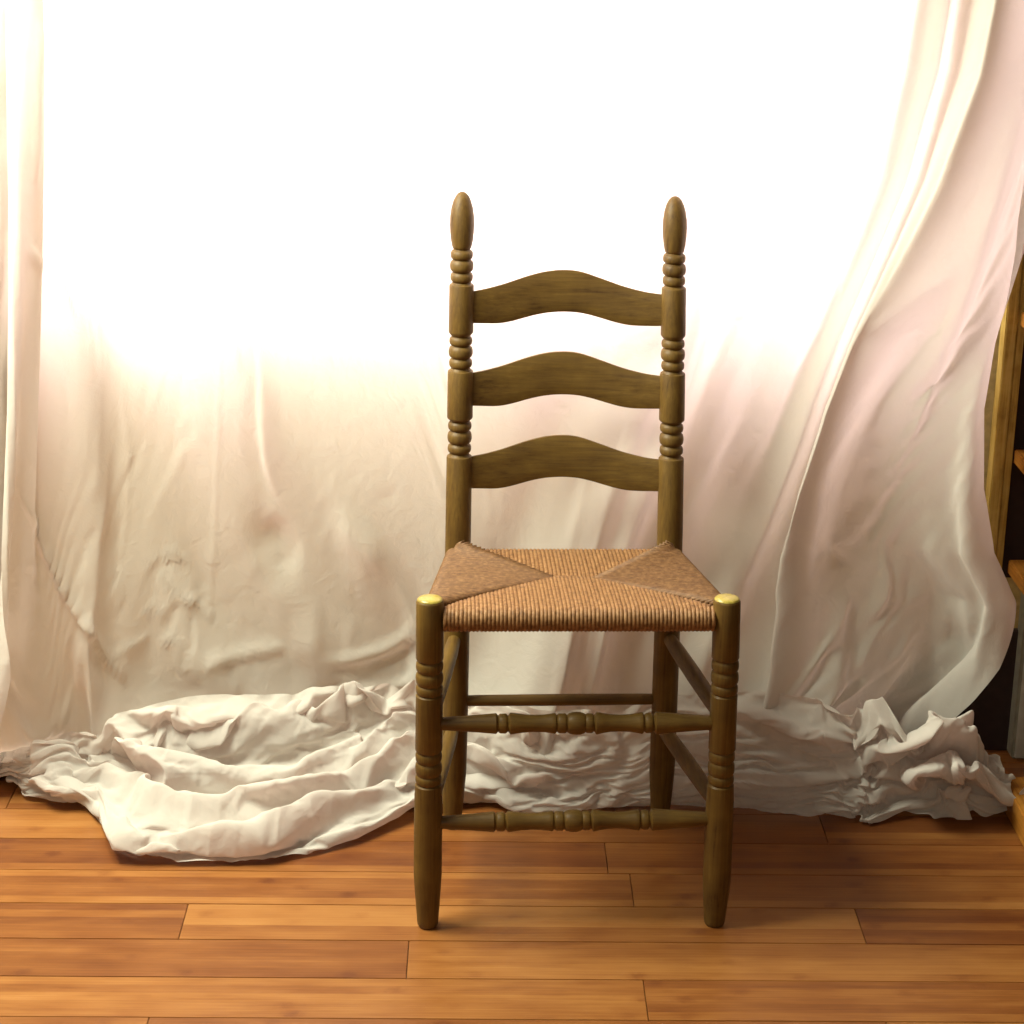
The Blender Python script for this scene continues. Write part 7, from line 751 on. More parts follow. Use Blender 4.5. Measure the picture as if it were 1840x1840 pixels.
[-1048,324,25,0,16,1,1,18,2,-5,0,32,-4,-10,-9,3,-19,-10,9,21,98,1,39,-43,3,7,-30,2,24,8,2,33,35,3,17,43,2,16,20,2,16,-6,6,14,-24,7,9,-31,9,5,-25,3,26,-2,2,16,-7,2,11,-13,-1,19,5,1,20,9,-1,5,27,1,1,28,-1,-8,24,1,-2,21,-1,8,15,-3,13,6,-7,17,-18,-6,19,-22,-8,26,-13,-4,23,14,0,6,17,5,-15,13,10,-20,14,-2,24,43,-2,20,49,-5,20,40,-4,-17,5,11,-65,-84,-1,35,-8,-2,29,-27,0,17,-5,-1,15,25,2,-27,26,-14,-19,42,5,-21,17,2,15,21,2,42,1,0,43,-3,4,24,4,2,8,14],
[-1017,323,25,0,16,-1,1,15,9,-4,-1,28,-5,-10,-11,-3,-18,-12,13,12,112,1,51,-31,0,12,-41,2,15,-8,1,32,22,3,16,42,3,13,31,3,16,8,6,10,-17,6,21,-21,9,8,-30,3,9,-15,-1,21,-10,0,15,-10,-1,17,4,2,19,-3,2,14,21,1,0,29,0,-8,26,1,-1,23,-1,10,16,-4,15,8,-7,13,-13,-6,11,-27,-4,29,-6,-4,26,12,-1,12,15,4,-8,16,9,-23,13,0,5,41,-4,20,45,-4,25,34,7,-44,-2,-7,3,-7,9,21,-17,-1,8,-48,-3,20,-33,2,9,11,-3,8,29,-4,-23,35,0,-25,30,0,-4,12,0,24,13,4,41,-2,0,29,12,3,14,5],
[-988,324,19,1,16,2,0,14,16,-2,1,25,-7,-17,-13,-5,-24,-11,15,16,119,2,53,-24,-3,22,-45,3,5,-21,-1,28,10,1,24,35,4,9,40,3,14,26,4,24,-1,5,19,-16,8,2,-27,6,1,-33,0,21,-13,-2,19,-10,-1,17,-2,2,18,-3,2,17,14,2,0,28,0,-9,27,1,1,24,-1,14,15,-4,14,8,-5,14,-3,-4,5,-28,-3,22,-5,-2,28,7,-1,13,16,2,4,16,5,-17,21,-1,-5,37,0,11,39,0,-4,29,-2,13,34,1,22,2,5,10,-17,1,-15,-63,-2,10,-58,0,20,10,0,6,17,0,-19,30,-1,-22,37,-3,-6,16,-3,12,13,2,29,11,3,39,10,-7,10,11],
[-962,320,18,2,15,4,0,14,3,1,4,34,-6,-10,-8,-7,-32,-13,15,18,116,2,52,-20,-4,30,-44,3,-6,-28,-2,24,2,-2,24,34,5,19,43,0,32,35,1,7,16,9,12,-14,6,8,-29,7,1,-33,1,18,-22,-2,19,-13,0,17,-5,1,18,0,2,17,13,2,-2,29,-1,-11,28,2,10,22,-2,15,13,-3,13,10,-3,15,-7,-3,5,-27,-5,21,-6,1,22,14,0,14,15,2,2,17,2,-4,28,2,-8,32,-2,1,39,-1,14,38,-4,22,21,1,10,16,4,14,-16,-1,-15,-69,6,-7,-73,1,20,13,2,4,16,-3,-7,26,1,-25,28,-4,-3,22,-4,8,11,-3,22,14,0,41,13,2,20,11],
[-935,315,21,3,16,5,1,16,-2,1,10,25,-4,-13,-2,-8,-36,-10,15,17,115,3,53,-17,-8,37,-35,2,-8,-34,-2,21,-3,-3,22,33,-7,43,38,7,4,43,6,2,19,5,18,-5,7,15,-32,6,2,-35,2,14,-28,0,19,-17,1,17,-5,1,19,1,2,17,17,0,-7,33,0,-8,32,1,14,20,-1,17,6,-3,16,6,-4,16,-13,-4,10,-27,-3,22,1,-2,23,15,5,-1,16,2,-1,19,2,8,29,1,-8,35,-2,1,42,-2,15,34,-6,25,12,2,15,16,-2,16,-14,8,-19,-68,8,-15,-73,0,24,11,-2,7,15,3,-9,24,1,-30,24,-5,-5,23,-8,16,6,-1,13,23,0,41,7,4,9,24],
[-907,314,22,3,16,-1,1,15,8,2,14,16,-2,-15,2,-9,-38,-11,12,7,107,7,60,-1,-11,42,-24,0,1,-39,-3,16,-10,-4,24,28,-7,47,42,7,-16,38,7,3,22,3,21,1,4,23,-26,7,2,-40,4,11,-34,0,22,-12,4,14,-10,1,20,2,2,16,20,-1,-12,37,0,-2,34,1,16,17,-1,17,2,-4,21,-4,-4,19,-20,-6,17,-23,-8,29,2,8,0,19,3,6,17,0,0,21,4,-5,27,1,6,36,0,-4,41,-7,22,24,-1,11,24,-4,17,-5,2,23,-9,5,-13,-59,12,-18,-66,0,25,9,-2,11,15,5,-18,18,1,-25,26,-5,-10,23,-10,19,9,-1,10,23,4,36,9,-1,18,19],
[-882,313,21,4,17,2,3,17,2,3,14,16,-2,-13,6,-8,-40,-12,7,-6,83,4,69,47,-5,36,-34,-6,21,-34,0,9,-19,-5,26,17,-7,44,36,8,-21,41,7,-2,27,3,16,8,1,28,-15,6,13,-37,7,3,-41,3,21,-21,4,17,-7,2,21,-2,1,13,21,-1,-14,41,-1,3,35,3,18,9,-1,18,-2,-5,25,-8,-7,22,-26,-7,26,-13,-7,26,9,1,6,20,10,-8,12,1,1,20,5,-15,21,0,9,37,1,2,38,-5,7,32,-3,22,14,-3,14,-8,0,18,-14,8,-2,-50,9,-15,-57,1,24,13,-2,13,12,-1,-13,22,3,-28,23,0,-15,18,-10,15,13,-4,17,19,4,29,24,0,25,4],
[-857,313,20,4,17,-4,4,16,4,3,17,9,1,-8,18,-9,-34,-13,2,-21,47,7,68,93,-4,25,-34,-6,32,-30,-3,16,-22,-4,23,-2,-7,41,23,6,-5,48,9,-16,33,4,8,17,1,27,-3,3,26,-29,9,0,-45,6,16,-32,4,19,-10,4,19,-4,0,14,23,-1,-13,44,-1,7,37,3,18,-2,-1,19,-4,-6,30,-9,-8,26,-26,-10,32,-4,-6,22,11,-2,7,18,5,-8,14,11,-10,15,6,-13,19,0,5,36,-2,9,38,-4,5,37,-9,22,9,3,16,-2,-4,14,-17,9,-6,-55,12,-4,-50,-4,27,11,1,5,16,0,-12,25,2,-32,20,0,-12,20,-8,11,13,-4,17,18,0,36,12,2,14,13],
[-830,315,23,3,19,-5,4,14,-5,4,16,6,1,5,17,-8,-27,-3,0,-30,45,6,63,98,-3,19,-21,-5,30,-32,-3,21,-31,2,13,-16,-4,32,9,-3,29,39,7,-13,46,6,-8,27,2,18,9,2,28,-16,9,4,-43,8,12,-39,6,17,-20,4,20,-2,1,14,21,-7,-1,46,3,4,41,-2,18,4,2,18,-7,1,22,-19,-11,33,-21,-11,32,-4,-9,21,12,-2,11,16,0,-7,15,9,-10,14,10,-10,17,5,-2,24,-3,7,39,-7,10,39,-12,21,25,-2,18,3,-4,11,-10,16,-21,-65,12,5,-54,-4,29,10,-1,6,15,-1,-8,24,4,-32,20,0,-13,21,-6,7,17,-3,17,6,-4,41,3,-6,10,20],
[-803,319,27,1,21,-1,7,10,-12,4,17,-2,-2,14,7,-2,-18,10,1,-28,64,-4,54,71,1,11,6,0,20,-26,-6,29,-35,4,13,-35,3,17,-7,-2,30,23,-4,20,47,7,-17,44,3,5,22,1,23,1,9,11,-33,8,14,-41,7,16,-27,5,16,-9,2,15,15,-14,17,42,7,-1,40,-3,12,26,0,17,2,4,17,-21,0,22,-30,-11,32,-17,-13,22,13,-8,10,20,-2,14,11,6,-6,14,10,-13,5,10,-7,22,0,-3,33,-13,18,33,-13,27,32,-5,20,25,0,16,-9,14,-35,-63,16,-12,-50,-6,36,4,-3,17,9,-3,-4,20,3,-24,24,-3,-23,26,-1,-9,18,-5,19,12,-1,40,2,-11,26,10],
[-772,325,21,0,18,11,3,13,-9,5,13,-11,0,16,3,-8,6,15,2,-26,43,8,19,78,-10,25,25,2,16,-4,-1,22,-28,-1,22,-46,8,10,-35,3,17,2,-4,26,34,-5,16,49,5,-13,41,4,4,17,3,25,-4,10,11,-37,6,18,-37,7,12,-23,4,14,-4,-7,12,29,-12,27,33,9,-4,37,0,11,26,-2,15,4,-2,19,-15,4,17,-27,0,23,-24,-13,23,6,-7,17,11,0,10,17,5,-11,13,7,-9,12,3,2,20,-1,-4,29,-15,28,26,-10,26,35,-6,12,17,10,-48,-26,17,0,-26,-9,24,-21,0,28,-17,-3,15,9,-3,-7,21,1,-24,25,0,-24,26,-5,1,19,-2,33,8,-12,30,11],
[-744,339,10,3,5,18,-3,14,-5,-3,12,10,5,14,-7,-2,13,1,-3,-6,30,13,3,62,-6,17,50,-5,23,21,1,19,-11,3,17,-42,5,14,-51,5,14,-27,1,15,14,-8,26,40,-1,3,50,5,-10,32,4,9,13,4,26,-14,9,13,-41,5,18,-34,9,0,-19,-1,8,11,-8,21,26,-8,34,28,7,4,35,-1,8,25,-4,12,7,0,16,-11,5,14,-22,2,23,-20,-7,26,0,-7,18,11,-1,-2,17,0,-1,16,-4,4,11,2,-7,11,4,7,27,-17,25,22,-1,-17,34,0,-14,20,17,1,10,-9,7,-57,-3,31,-29,-3,26,7,-4,12,9,-5,-13,22,-2,-21,30,-5,-6,17,0,5,25,-6,31,8],
[-721,360,10,8,-14,10,-5,19,7,-7,4,16,-1,6,3,5,15,-12,-2,17,15,13,1,39,0,13,49,-2,17,44,-3,20,7,4,16,-25,4,13,-48,6,12,-45,0,20,-12,-3,16,20,-4,13,48,-1,2,43,4,-6,28,3,14,9,4,25,-24,5,17,-40,13,-5,-33,4,16,-8,-2,-2,23,-5,31,20,-7,32,30,1,13,31,1,-1,23,-2,17,7,1,15,-9,5,17,-18,1,24,-14,-6,25,-2,-9,13,15,-4,-2,14,-6,8,9,-5,-1,13,15,-13,14,-10,11,24,-6,3,46,4,4,43,16,-19,18,-16,-13,-82,-9,32,-15,1,34,1,-6,17,12,-3,7,4,-9,-18,28,2,-17,21,4,-2,19,-5,27,11],
[-694,377,16,5,-19,-5,-4,0,19,-8,3,16,-4,8,8,4,18,-3,5,27,-5,7,14,27,5,6,38,1,12,47,-1,19,21,2,13,-15,3,18,-36,7,3,-47,-1,28,-17,0,14,-1,-4,14,35,-3,4,45,-1,-3,35,3,-1,17,1,27,-1,1,24,-28,15,-7,-41,11,9,-16,-4,6,10,-4,13,27,-2,33,25,-5,21,31,1,15,17,3,6,17,-2,16,6,1,17,-7,5,18,-17,-3,27,-8,-8,20,0,-13,-3,18,-6,8,2,-5,9,7,6,-6,18,8,-7,38,-3,4,51,-2,2,44,5,-16,16,-8,-13,-109,-10,30,-13,0,34,16,-14,9,-1,4,9,10,-9,-4,26,3,-13,21,7,-5,19,-4,24,15],
[-667,397,17,2,-19,-7,-2,-18,15,-8,0,20,-3,10,12,2,20,-1,7,29,2,8,23,4,1,13,29,5,4,47,2,11,28,-3,21,-2,5,7,-30,7,4,-44,-1,30,-20,-1,21,-3,-1,13,13,-2,0,41,-7,4,31,-2,-1,24,6,4,12,-5,30,-8,9,7,-24,14,-4,-20,2,18,-3,-13,14,16,9,14,30,-6,31,24,-3,17,15,6,14,3,2,5,17,0,15,6,2,20,-3,-3,24,-10,-2,21,-13,-16,2,19,-11,1,4,1,17,-8,-3,8,19,-6,-2,41,-7,-5,57,0,6,50,12,-17,8,11,-20,-119,-15,32,-24,-13,33,10,-4,3,14,4,7,19,0,-17,24,1,-5,19,7,11,14,-6,1,28],
[-641,418,14,3,-19,-3,-2,-22,9,-7,-10,21,-4,9,19,4,21,-4,9,28,7,8,22,6,-1,23,10,4,2,47,1,8,27,-3,24,5,4,6,-22,10,-4,-40,-2,32,-23,0,19,-15,1,16,10,-6,11,33,-4,-20,18,-4,8,23,3,1,21,-3,23,34,1,21,-8,0,-3,-23,-2,19,-5,9,17,-5,-4,20,20,7,1,34,-5,24,20,6,16,-3,0,11,-5,2,13,9,4,19,4,1,24,2,-5,23,-6,-18,4,5,-10,-7,6,-9,10,8,9,20,14,-9,-3,45,-9,-6,63,-1,12,43,8,14,-16,-6,-28,-103,6,29,-40,-10,10,27,1,10,12,-2,-13,16,2,-25,20,0,-7,26,-3,10,19,2,31,6],
[-614,436,10,2,-17,5,-2,-24,2,-7,-17,24,-2,6,22,5,21,-2,11,30,-5,11,17,13,-3,25,8,-1,13,42,2,4,38,-3,13,-3,4,8,-26,9,6,-38,-1,25,-26,2,23,1,3,13,5,-7,9,28,0,-33,-15,-3,-11,17,-6,25,39,-4,34,82,-3,15,-25,3,2,-31,-5,15,4,2,17,8,4,30,5,8,0,36,-5,16,25,-1,17,1,3,14,-12,-2,17,-11,-7,22,-6,-11,25,0,-12,23,2,-5,7,16,8,-11,14,-3,5,18,-2,-4,40,-10,-4,57,1,10,48,3,4,18,14,1,-42,-26,13,-83,14,27,-23,-10,8,10,8,-18,14,0,-35,16,-2,-25,23,1,-2,19,3,25,18,-1,39,4],
[-587,454,10,3,-17,3,-3,-25,5,-5,-24,20,-4,3,28,5,20,-2,14,30,-11,12,21,12,-1,19,6,-5,20,31,2,7,41,-9,19,5,-2,13,-17,18,-6,-30,0,21,-29,7,19,-8,2,16,3,-3,5,13,-7,-19,0,-11,-6,18,0,8,88,-2,33,40,-8,17,-11,1,9,-32,0,14,-18,3,12,10,4,22,3,1,18,26,-4,18,32,-5,11,17,-4,14,-2,1,15,-9,-1,19,-11,-4,21,-13,-12,22,6,-12,14,16,-2,-3,14,6,-13,15,-2,11,34,-5,-17,55,-5,-4,54,-4,-1,22,27,19,-40,-14,20,-99,-13,30,-6,-1,-7,18,-6,3,15,11,-26,13,12,-33,9,-1,-13,16,0,17,20,1,34,7],
[-559,474,17,6,-13,-4,-2,-25,5,-5,-27,13,-3,-13,19,3,15,6,15,31,-3,11,29,15,1,18,6,-9,27,15,0,10,43,-8,15,3,-3,13,3,3,4,-20,8,0,-24,17,13,-20,-1,17,6,-3,12,0,-7,2,7,-13,-6,39,1,14,71,1,5,21,-6,14,6,-5,20,-10,2,22,-21,8,7,-17,-1,18,5,-2,20,12,-8,17,22,-4,12,22,-4,12,16,-2,13,4,-2,18,-3,3,16,-16,-2,19,-9,-13,20,8,-7,-2,16,0,-8,10,8,-2,27,-16,11,48,-5,-15,55,-22,-35,26,40,30,-55,0,16,-62,-21,32,-5,-3,21,9,-1,-2,20,3,-9,16,10,-25,5,5,-23,10,0,6,18,2,23,10],
[-527,496,27,4,-12,1,2,-17,-9,-7,-28,10,-3,-20,13,5,1,15,12,30,8,10,33,2,8,13,9,-8,21,0,-4,21,36,-9,24,23,-12,12,3,-8,13,-7,6,-10,-25,25,-14,-10,6,28,-9,-3,9,11,-5,13,12,-7,18,25,-2,1,37,-6,4,32,2,2,26,6,28,24,-7,33,-8,-1,12,-30,11,-7,-27,-9,20,-1,-4,15,10,-9,17,12,-12,16,15,-9,14,16,9,0,10,2,6,8,-6,16,0,2,23,-6,-3,21,0,-20,2,13,-6,3,14,16,-4,20,-8,-7,56,-14,-40,37,18,9,-74,15,28,-40,-8,13,20,-15,17,21,-5,23,9,-6,-3,19,8,5,5,6,-13,6,3,-8,11,6,-3,13],
[-491,519,29,4,-9,9,-1,-14,0,-2,-24,-11,-10,-22,14,3,-9,12,13,18,21,11,34,-8,9,20,7,-4,14,4,-12,26,-1,-13,25,25,-14,20,22,-17,1,-8,33,-45,-3,20,18,-4,-18,12,16,5,20,9,7,18,-5,0,15,1,-6,13,17,-6,6,34,-8,17,41,0,8,18,6,-6,13,3,21,-4,0,27,-16,3,4,-34,-12,22,-8,-3,13,3,-5,11,16,-13,16,18,-8,18,16,-2,-1,23,-1,-6,16,2,-1,1,6,21,-2,-5,33,-2,-24,24,2,-20,2,5,8,7,23,14,-19,30,4,-27,-21,0,-19,-26,14,-9,-4,6,19,4,-14,29,2,-10,25,16,1,12,20,6,4,22,4,-5,13,5,-6,10],
[-458,547,40,6,-8,6,1,-14,5,-4,-22,-6,-8,-23,-6,-9,-13,16,15,-4,17,9,27,10,10,31,2,4,11,-2,-8,13,5,-10,29,-1,-15,10,16,13,-21,20,-7,-19,-2,-7,2,16,10,29,40,8,42,14,5,13,-21,-1,14,-18,-3,13,-6,-4,14,10,-5,14,29,-5,14,37,2,-9,30,0,8,13,5,14,-5,0,16,-26,-7,20,-26,-11,21,-15,-5,15,-2,0,11,11,-1,8,21,-8,-2,26,-9,-8,25,-10,-1,23,-1,2,16,9,10,-8,-2,31,-11,-19,32,6,-10,22,-6,-2,9,10,8,-18,24,8,-30,2,-15,-20,-4,17,-26,2,2,7,-15,8,21,-5,-5,19,-8,1,20,8,1,9,31,1,1,18],
[-430,572,47,6,-5,7,6,-11,2,-4,-18,2,-5,-23,-8,-8,-25,-3,-2,-8,11,14,-3,13,8,16,15,4,27,7,4,17,7,1,5,-10,-3,14,-3,-8,17,9,-11,-5,22,-9,-4,20,1,-12,17,8,10,41,13,58,52,9,13,-8,-6,11,-23,-13,17,-30,-1,8,-32,7,13,-15,8,3,8,2,1,23,-7,10,35,-8,13,32,-3,12,21,-2,10,7,-4,16,-8,-3,18,-18,-2,20,-20,2,24,2,11,20,-1,9,14,8,4,-2,12,-8,-5,22,-42,18,23,1,-35,48,10,-15,57,-5,-15,30,-6,-4,-7,-2,19,-34,12,29,-39,13,18,-52,5,29,-8,3,9,7,-9,-6,9,-16,0,2,-1,2,10,-7,-9,6],
[-401,576,30,3,7,7,7,-6,6,1,-14,-5,-5,-22,9,-4,-25,9,-2,-16,-3,4,-6,10,10,6,14,5,19,8,5,18,10,0,5,-9,-5,12,-3,-2,7,10,-10,4,17,-13,16,11,-2,-1,23,5,-8,26,9,27,51,9,48,32,1,11,-12,-9,12,-23,-5,4,-34,5,-6,-33,6,14,1,5,8,11,5,1,12,-9,9,28,-12,18,24,-6,16,19,-1,12,9,2,14,-5,-1,3,-18,-3,19,2,-5,10,5,-4,19,4,2,20,1,14,5,7,-7,-6,13,-35,-7,14,3,-19,50,2,-15,50,4,0,40,-4,2,12,-2,-2,-41,10,7,-89,-5,35,2,5,27,3,-1,14,10,-9,-7,4,-2,7,5,-1,7,3],
[-369,578,22,-2,12,-3,5,7,7,5,-8,7,-1,-17,4,-3,-28,7,-4,-11,15,3,-17,2,7,-7,6,6,10,10,4,14,11,1,8,-6,-5,13,-13,1,10,10,0,6,11,-11,12,3,-13,11,9,-7,4,20,5,-14,23,9,28,66,6,53,36,-1,11,-10,-4,8,-25,0,-5,-34,4,-6,-33,-9,22,-4,5,12,6,3,3,13,3,-2,20,-7,10,27,-6,11,26,0,12,17,-1,11,0,4,11,-3,-3,9,3,-15,3,10,-13,16,5,1,10,-19,0,15,-8,0,6,7,0,0,25,-5,-14,41,-10,-14,51,3,-9,49,3,-46,-34,32,19,-80,-3,17,0,-13,20,-10,2,29,2,-9,15,18,-16,8,17,-3,13,2],
[-340,587,9,0,10,3,3,11,2,3,5,10,0,-10,4,-6,-24,-6,1,-17,17,3,-16,15,6,-14,6,6,-8,7,2,9,11,-2,17,10,-3,12,-13,-3,3,-17,-2,13,2,-1,11,5,-4,10,8,-6,2,18,-14,10,16,2,-17,16,8,22,72,7,57,44,2,17,-7,-3,7,-24,1,-17,-29,0,6,-35,-15,22,-17,-3,20,8,5,5,9,10,-5,15,3,1,24,0,6,28,0,7,23,-2,6,17,-6,8,11,-4,5,7,-8,3,10,-7,14,2,-13,22,-10,0,-1,-28,-12,10,-5,4,8,14,9,-3,37,-18,-23,30,17,-6,18,9,-28,-10,-2,20,-5,8,4,-1,10,-2,-11,2,23,-12,-26,20,19,-19,17,15],
[-316,589,12,0,3,7,5,9,1,6,8,6,-1,-6,8,-3,-17,1,-4,-16,-18,5,-15,17,5,-11,15,5,-9,11,4,-5,10,-2,13,4,-3,16,13,-3,7,-18,-1,9,-14,-1,9,13,-1,12,3,-4,11,12,-12,17,13,-5,-1,28,-1,-14,22,-14,18,30,20,38,46,8,26,4,1,9,-23,1,-20,-26,-12,20,-26,-11,12,-29,-1,23,-1,2,11,5,2,6,15,3,3,21,2,7,26,0,4,26,-2,7,23,-1,1,19,-1,-11,14,8,-2,8,-4,19,3,-20,13,14,-7,7,-29,-16,1,-27,-2,11,-2,6,3,15,5,-3,22,7,-24,17,-1,-29,4,-2,0,24,3,3,14,2,16,-1,5,37,-20,-26,7,21],
[-297,608,11,4,-10,-4,7,-7,4,6,3,7,0,-2,6,0,-5,13,-1,-9,-13,-2,-20,-10,7,-12,20,4,-11,14,4,-7,9,0,10,6,-3,14,11,-4,22,7,0,4,-22,-1,10,-4,0,8,10,-6,14,7,-11,21,14,-6,5,32,-8,3,30,-18,7,17,-2,-7,16,15,14,23,18,22,6,5,21,-17,-6,-16,-28,-10,20,-30,-2,22,-18,3,20,7,5,8,5,4,-4,16,0,4,21,0,3,27,-5,11,22,-4,16,17,-9,-9,10,-9,-16,5,7,-2,9,3,13,14,-4,11,20,-10,11,-17,-12,13,-28,-6,17,-5,-1,7,9,3,-13,9,11,-19,11,5,-16,24,-5,-8,23,-3,9,10,-18,19,-5,4,22,19],
[-270,615,19,3,-6,0,7,-9,0,6,-7,-6,2,-3,1,1,0,11,0,-14,7,-5,-3,-22,4,-23,13,5,-19,12,3,-3,9,0,11,7,-2,16,8,0,15,18,-2,22,-11,2,-1,-20,-4,15,4,-4,7,11,-10,17,14,-8,8,36,-24,20,22,-4,-12,31,0,-14,20,0,0,12,10,13,0,13,19,6,9,14,-28,-13,5,-35,1,22,-21,4,24,8,7,14,1,4,4,12,0,1,20,-2,4,24,-10,5,22,-2,2,23,3,4,11,-5,-11,5,-2,-7,6,0,6,7,-5,6,10,-8,7,14,-11,17,-5,-8,17,-18,-4,16,1,-1,8,8,3,-6,7,4,-15,12,-2,-18,13,-12,3,7,0,12,10,-1,5,23],
[-245,609,10,2,8,2,3,1,6,6,-4,5,5,-8,-3,-3,-3,9,1,-10,-3,1,-12,-15,0,-19,17,6,-25,2,3,-7,12,-1,10,5,-2,18,0,5,14,21,0,27,-1,2,1,-22,-5,15,-2,-4,4,9,-9,11,16,-17,22,27,-18,9,36,-10,-28,19,6,-4,30,2,-2,18,9,8,5,7,13,-9,-11,0,-25,9,22,-28,6,25,-22,4,25,6,7,12,6,3,6,10,0,4,18,-9,-3,20,-10,-3,25,-2,2,21,7,6,3,6,9,-1,-3,-2,9,-1,-9,5,-4,6,8,-6,13,7,-14,9,15,-13,9,11,-3,12,-12,-3,12,3,-6,2,12,1,6,8,3,-8,11,-4,-12,7,-4,-5,10,2,10,10],
[-217,607,10,0,5,7,4,10,2,2,7,5,3,-6,5,-1,-12,3,-1,-15,1,2,-7,-19,0,-17,17,5,-26,-1,5,-13,12,2,9,8,-2,18,-9,4,17,21,3,27,5,2,4,-25,-5,16,-2,-4,3,8,-7,8,14,-17,25,21,-18,1,45,-16,-37,10,3,-10,29,0,-4,17,1,-3,10,8,14,7,-1,19,-18,6,27,-22,13,24,-28,2,13,-3,1,9,14,5,9,7,1,5,14,-9,-1,20,-9,-7,20,3,2,18,6,4,10,8,14,-4,2,9,7,-6,-12,5,-2,4,9,-5,9,2,-14,0,8,-12,8,14,-13,3,14,-7,16,5,0,11,-4,-1,9,3,4,5,7,-1,-4,13,-2,-11,7,1,1,7],
[-196,628,12,5,-11,-1,7,-2,6,1,7,6,-2,1,6,0,-12,0,-1,-13,8,1,-4,-20,-2,-22,10,0,-17,-7,2,-12,9,6,-7,6,5,20,8,5,22,17,3,27,6,3,10,-22,-4,16,-5,-3,2,7,-7,8,11,-13,21,14,-16,9,40,-18,-44,22,-4,-26,15,2,-7,21,6,1,12,4,12,6,-11,12,-19,13,28,-3,3,21,-26,12,30,1,-2,4,8,-4,0,10,-1,5,14,-5,-1,18,3,8,18,5,8,11,4,-2,14,7,11,0,2,6,9,-5,-12,5,0,7,8,1,9,1,-10,1,7,-15,-9,6,-9,11,9,-10,11,15,-13,6,13,-2,13,0,4,10,-7,1,5,6,2,2,11,-1,-11,3],
[-171,635,11,4,-6,-1,8,-7,3,3,-1,8,-5,7,5,-4,-5,6,2,-17,7,0,-12,-17,-2,-23,-1,-1,-17,-6,-1,-1,15,9,-7,2,8,8,17,0,34,0,9,22,16,2,15,-18,-2,13,-5,-3,3,8,-7,10,5,-11,15,10,-8,10,32,-20,-37,6,-2,-22,19,2,-17,12,6,-5,10,2,13,3,-9,8,-2,8,22,17,0,26,-22,7,25,2,0,14,9,-4,3,9,-4,-5,12,-5,-4,15,2,7,15,-1,-4,15,8,5,10,4,6,13,10,12,-1,1,1,12,-7,-11,6,1,5,7,2,11,1,-10,-4,4,-14,-2,10,-7,14,9,-11,10,12,-13,6,14,-3,8,1,4,10,-7,4,6,6,3,2,10],
[-151,643,23,2,6,-7,7,-5,-5,6,-8,3,-1,0,9,-3,-6,13,-2,-17,-3,-1,-20,-10,-1,-21,-15,2,-14,9,-8,9,9,5,2,6,17,3,14,4,29,6,5,24,8,4,13,-14,0,8,-4,-7,9,6,-10,14,3,-3,-9,21,1,18,17,-5,-29,-5,-8,-19,-10,-5,-14,1,3,-5,9,-1,15,7,-3,9,27,0,7,29,-9,26,0,5,10,7,2,13,3,-2,5,10,-10,-14,4,0,5,18,0,7,14,3,11,9,5,-6,15,3,-3,15,10,11,3,-1,-1,12,-3,-5,9,2,3,8,5,8,-6,-3,8,4,-13,-6,10,-12,2,11,-11,8,10,-11,9,11,-8,9,12,1,9,-1,6,7,-8,3,5,5],
[-124,648,20,-2,5,5,2,5,-7,8,-7,-8,2,-6,10,1,-13,9,-5,-17,-7,-3,-15,-14,-2,-16,7,2,-14,8,-7,7,5,-4,16,4,23,1,13,3,26,4,10,20,9,-1,16,-2,4,6,-10,-7,10,-1,-11,10,19,4,-22,1,-6,2,21,-2,-11,13,-6,-15,-7,-1,-11,0,-6,-2,11,-1,16,7,-2,23,-2,6,5,26,-10,10,10,3,-8,11,1,13,3,-3,4,10,-5,-13,2,0,4,16,1,15,15,-2,18,16,0,4,18,2,-10,16,13,-8,8,-4,-5,13,-1,-5,11,6,3,7,5,4,-9,3,8,-5,-6,7,11,-15,-5,10,-13,8,9,-13,11,5,-8,12,3,-3,2,14,5,8,2,3,4,-9],
[-100,653,35,2,4,-6,-1,10,-5,5,2,-11,4,-13,1,-2,-20,-3,0,-15,5,-3,-17,-11,-6,-8,12,-2,-4,9,1,2,6,-6,20,2,20,2,15,2,24,-6,4,19,2,9,-5,9,-1,11,5,-4,17,-4,-6,6,19,4,-25,-1,-10,-10,21,-4,-20,6,-6,-7,9,-4,-2,9,-5,9,4,2,20,-3,1,22,-6,0,14,19,0,-11,14,1,-11,4,-1,10,5,-3,3,8,-3,-12,3,-1,7,10,-2,16,5,-2,17,12,-1,3,15,5,-13,15,-13,-15,-4,9,-9,11,9,1,17,-2,-11,21,11,0,14,7,9,2,-3,10,10,-5,12,8,-13,12,4,-15,10,-4,-13,9,-6,-3,8,13,1,-4,19,4,10,-1],
[-80,674,28,4,-2,9,5,-11,-4,1,-5,-9,2,-3,-14,0,-11,10,-2,-5,-13,1,-15,3,-4,-12,3,-9,4,6,-2,8,8,5,-4,13,10,15,-4,6,21,4,5,18,5,8,-3,9,1,2,1,-4,18,8,-9,-15,9,-7,-3,23,10,-23,1,-8,-12,13,-6,-3,11,-5,6,5,-5,13,2,3,14,-10,0,20,0,-1,5,20,1,-19,9,1,-5,5,0,13,4,-3,4,9,-1,-9,2,0,-8,-1,-4,8,9,-3,14,2,-4,19,1,3,4,17,-7,-17,0,-13,4,9,13,-10,4,5,-1,24,-3,-1,15,-8,7,8,4,8,7,13,-3,4,-1,9,12,-7,8,8,-16,1,-5,-6,9,9,2,-1,19,2,-4,15],
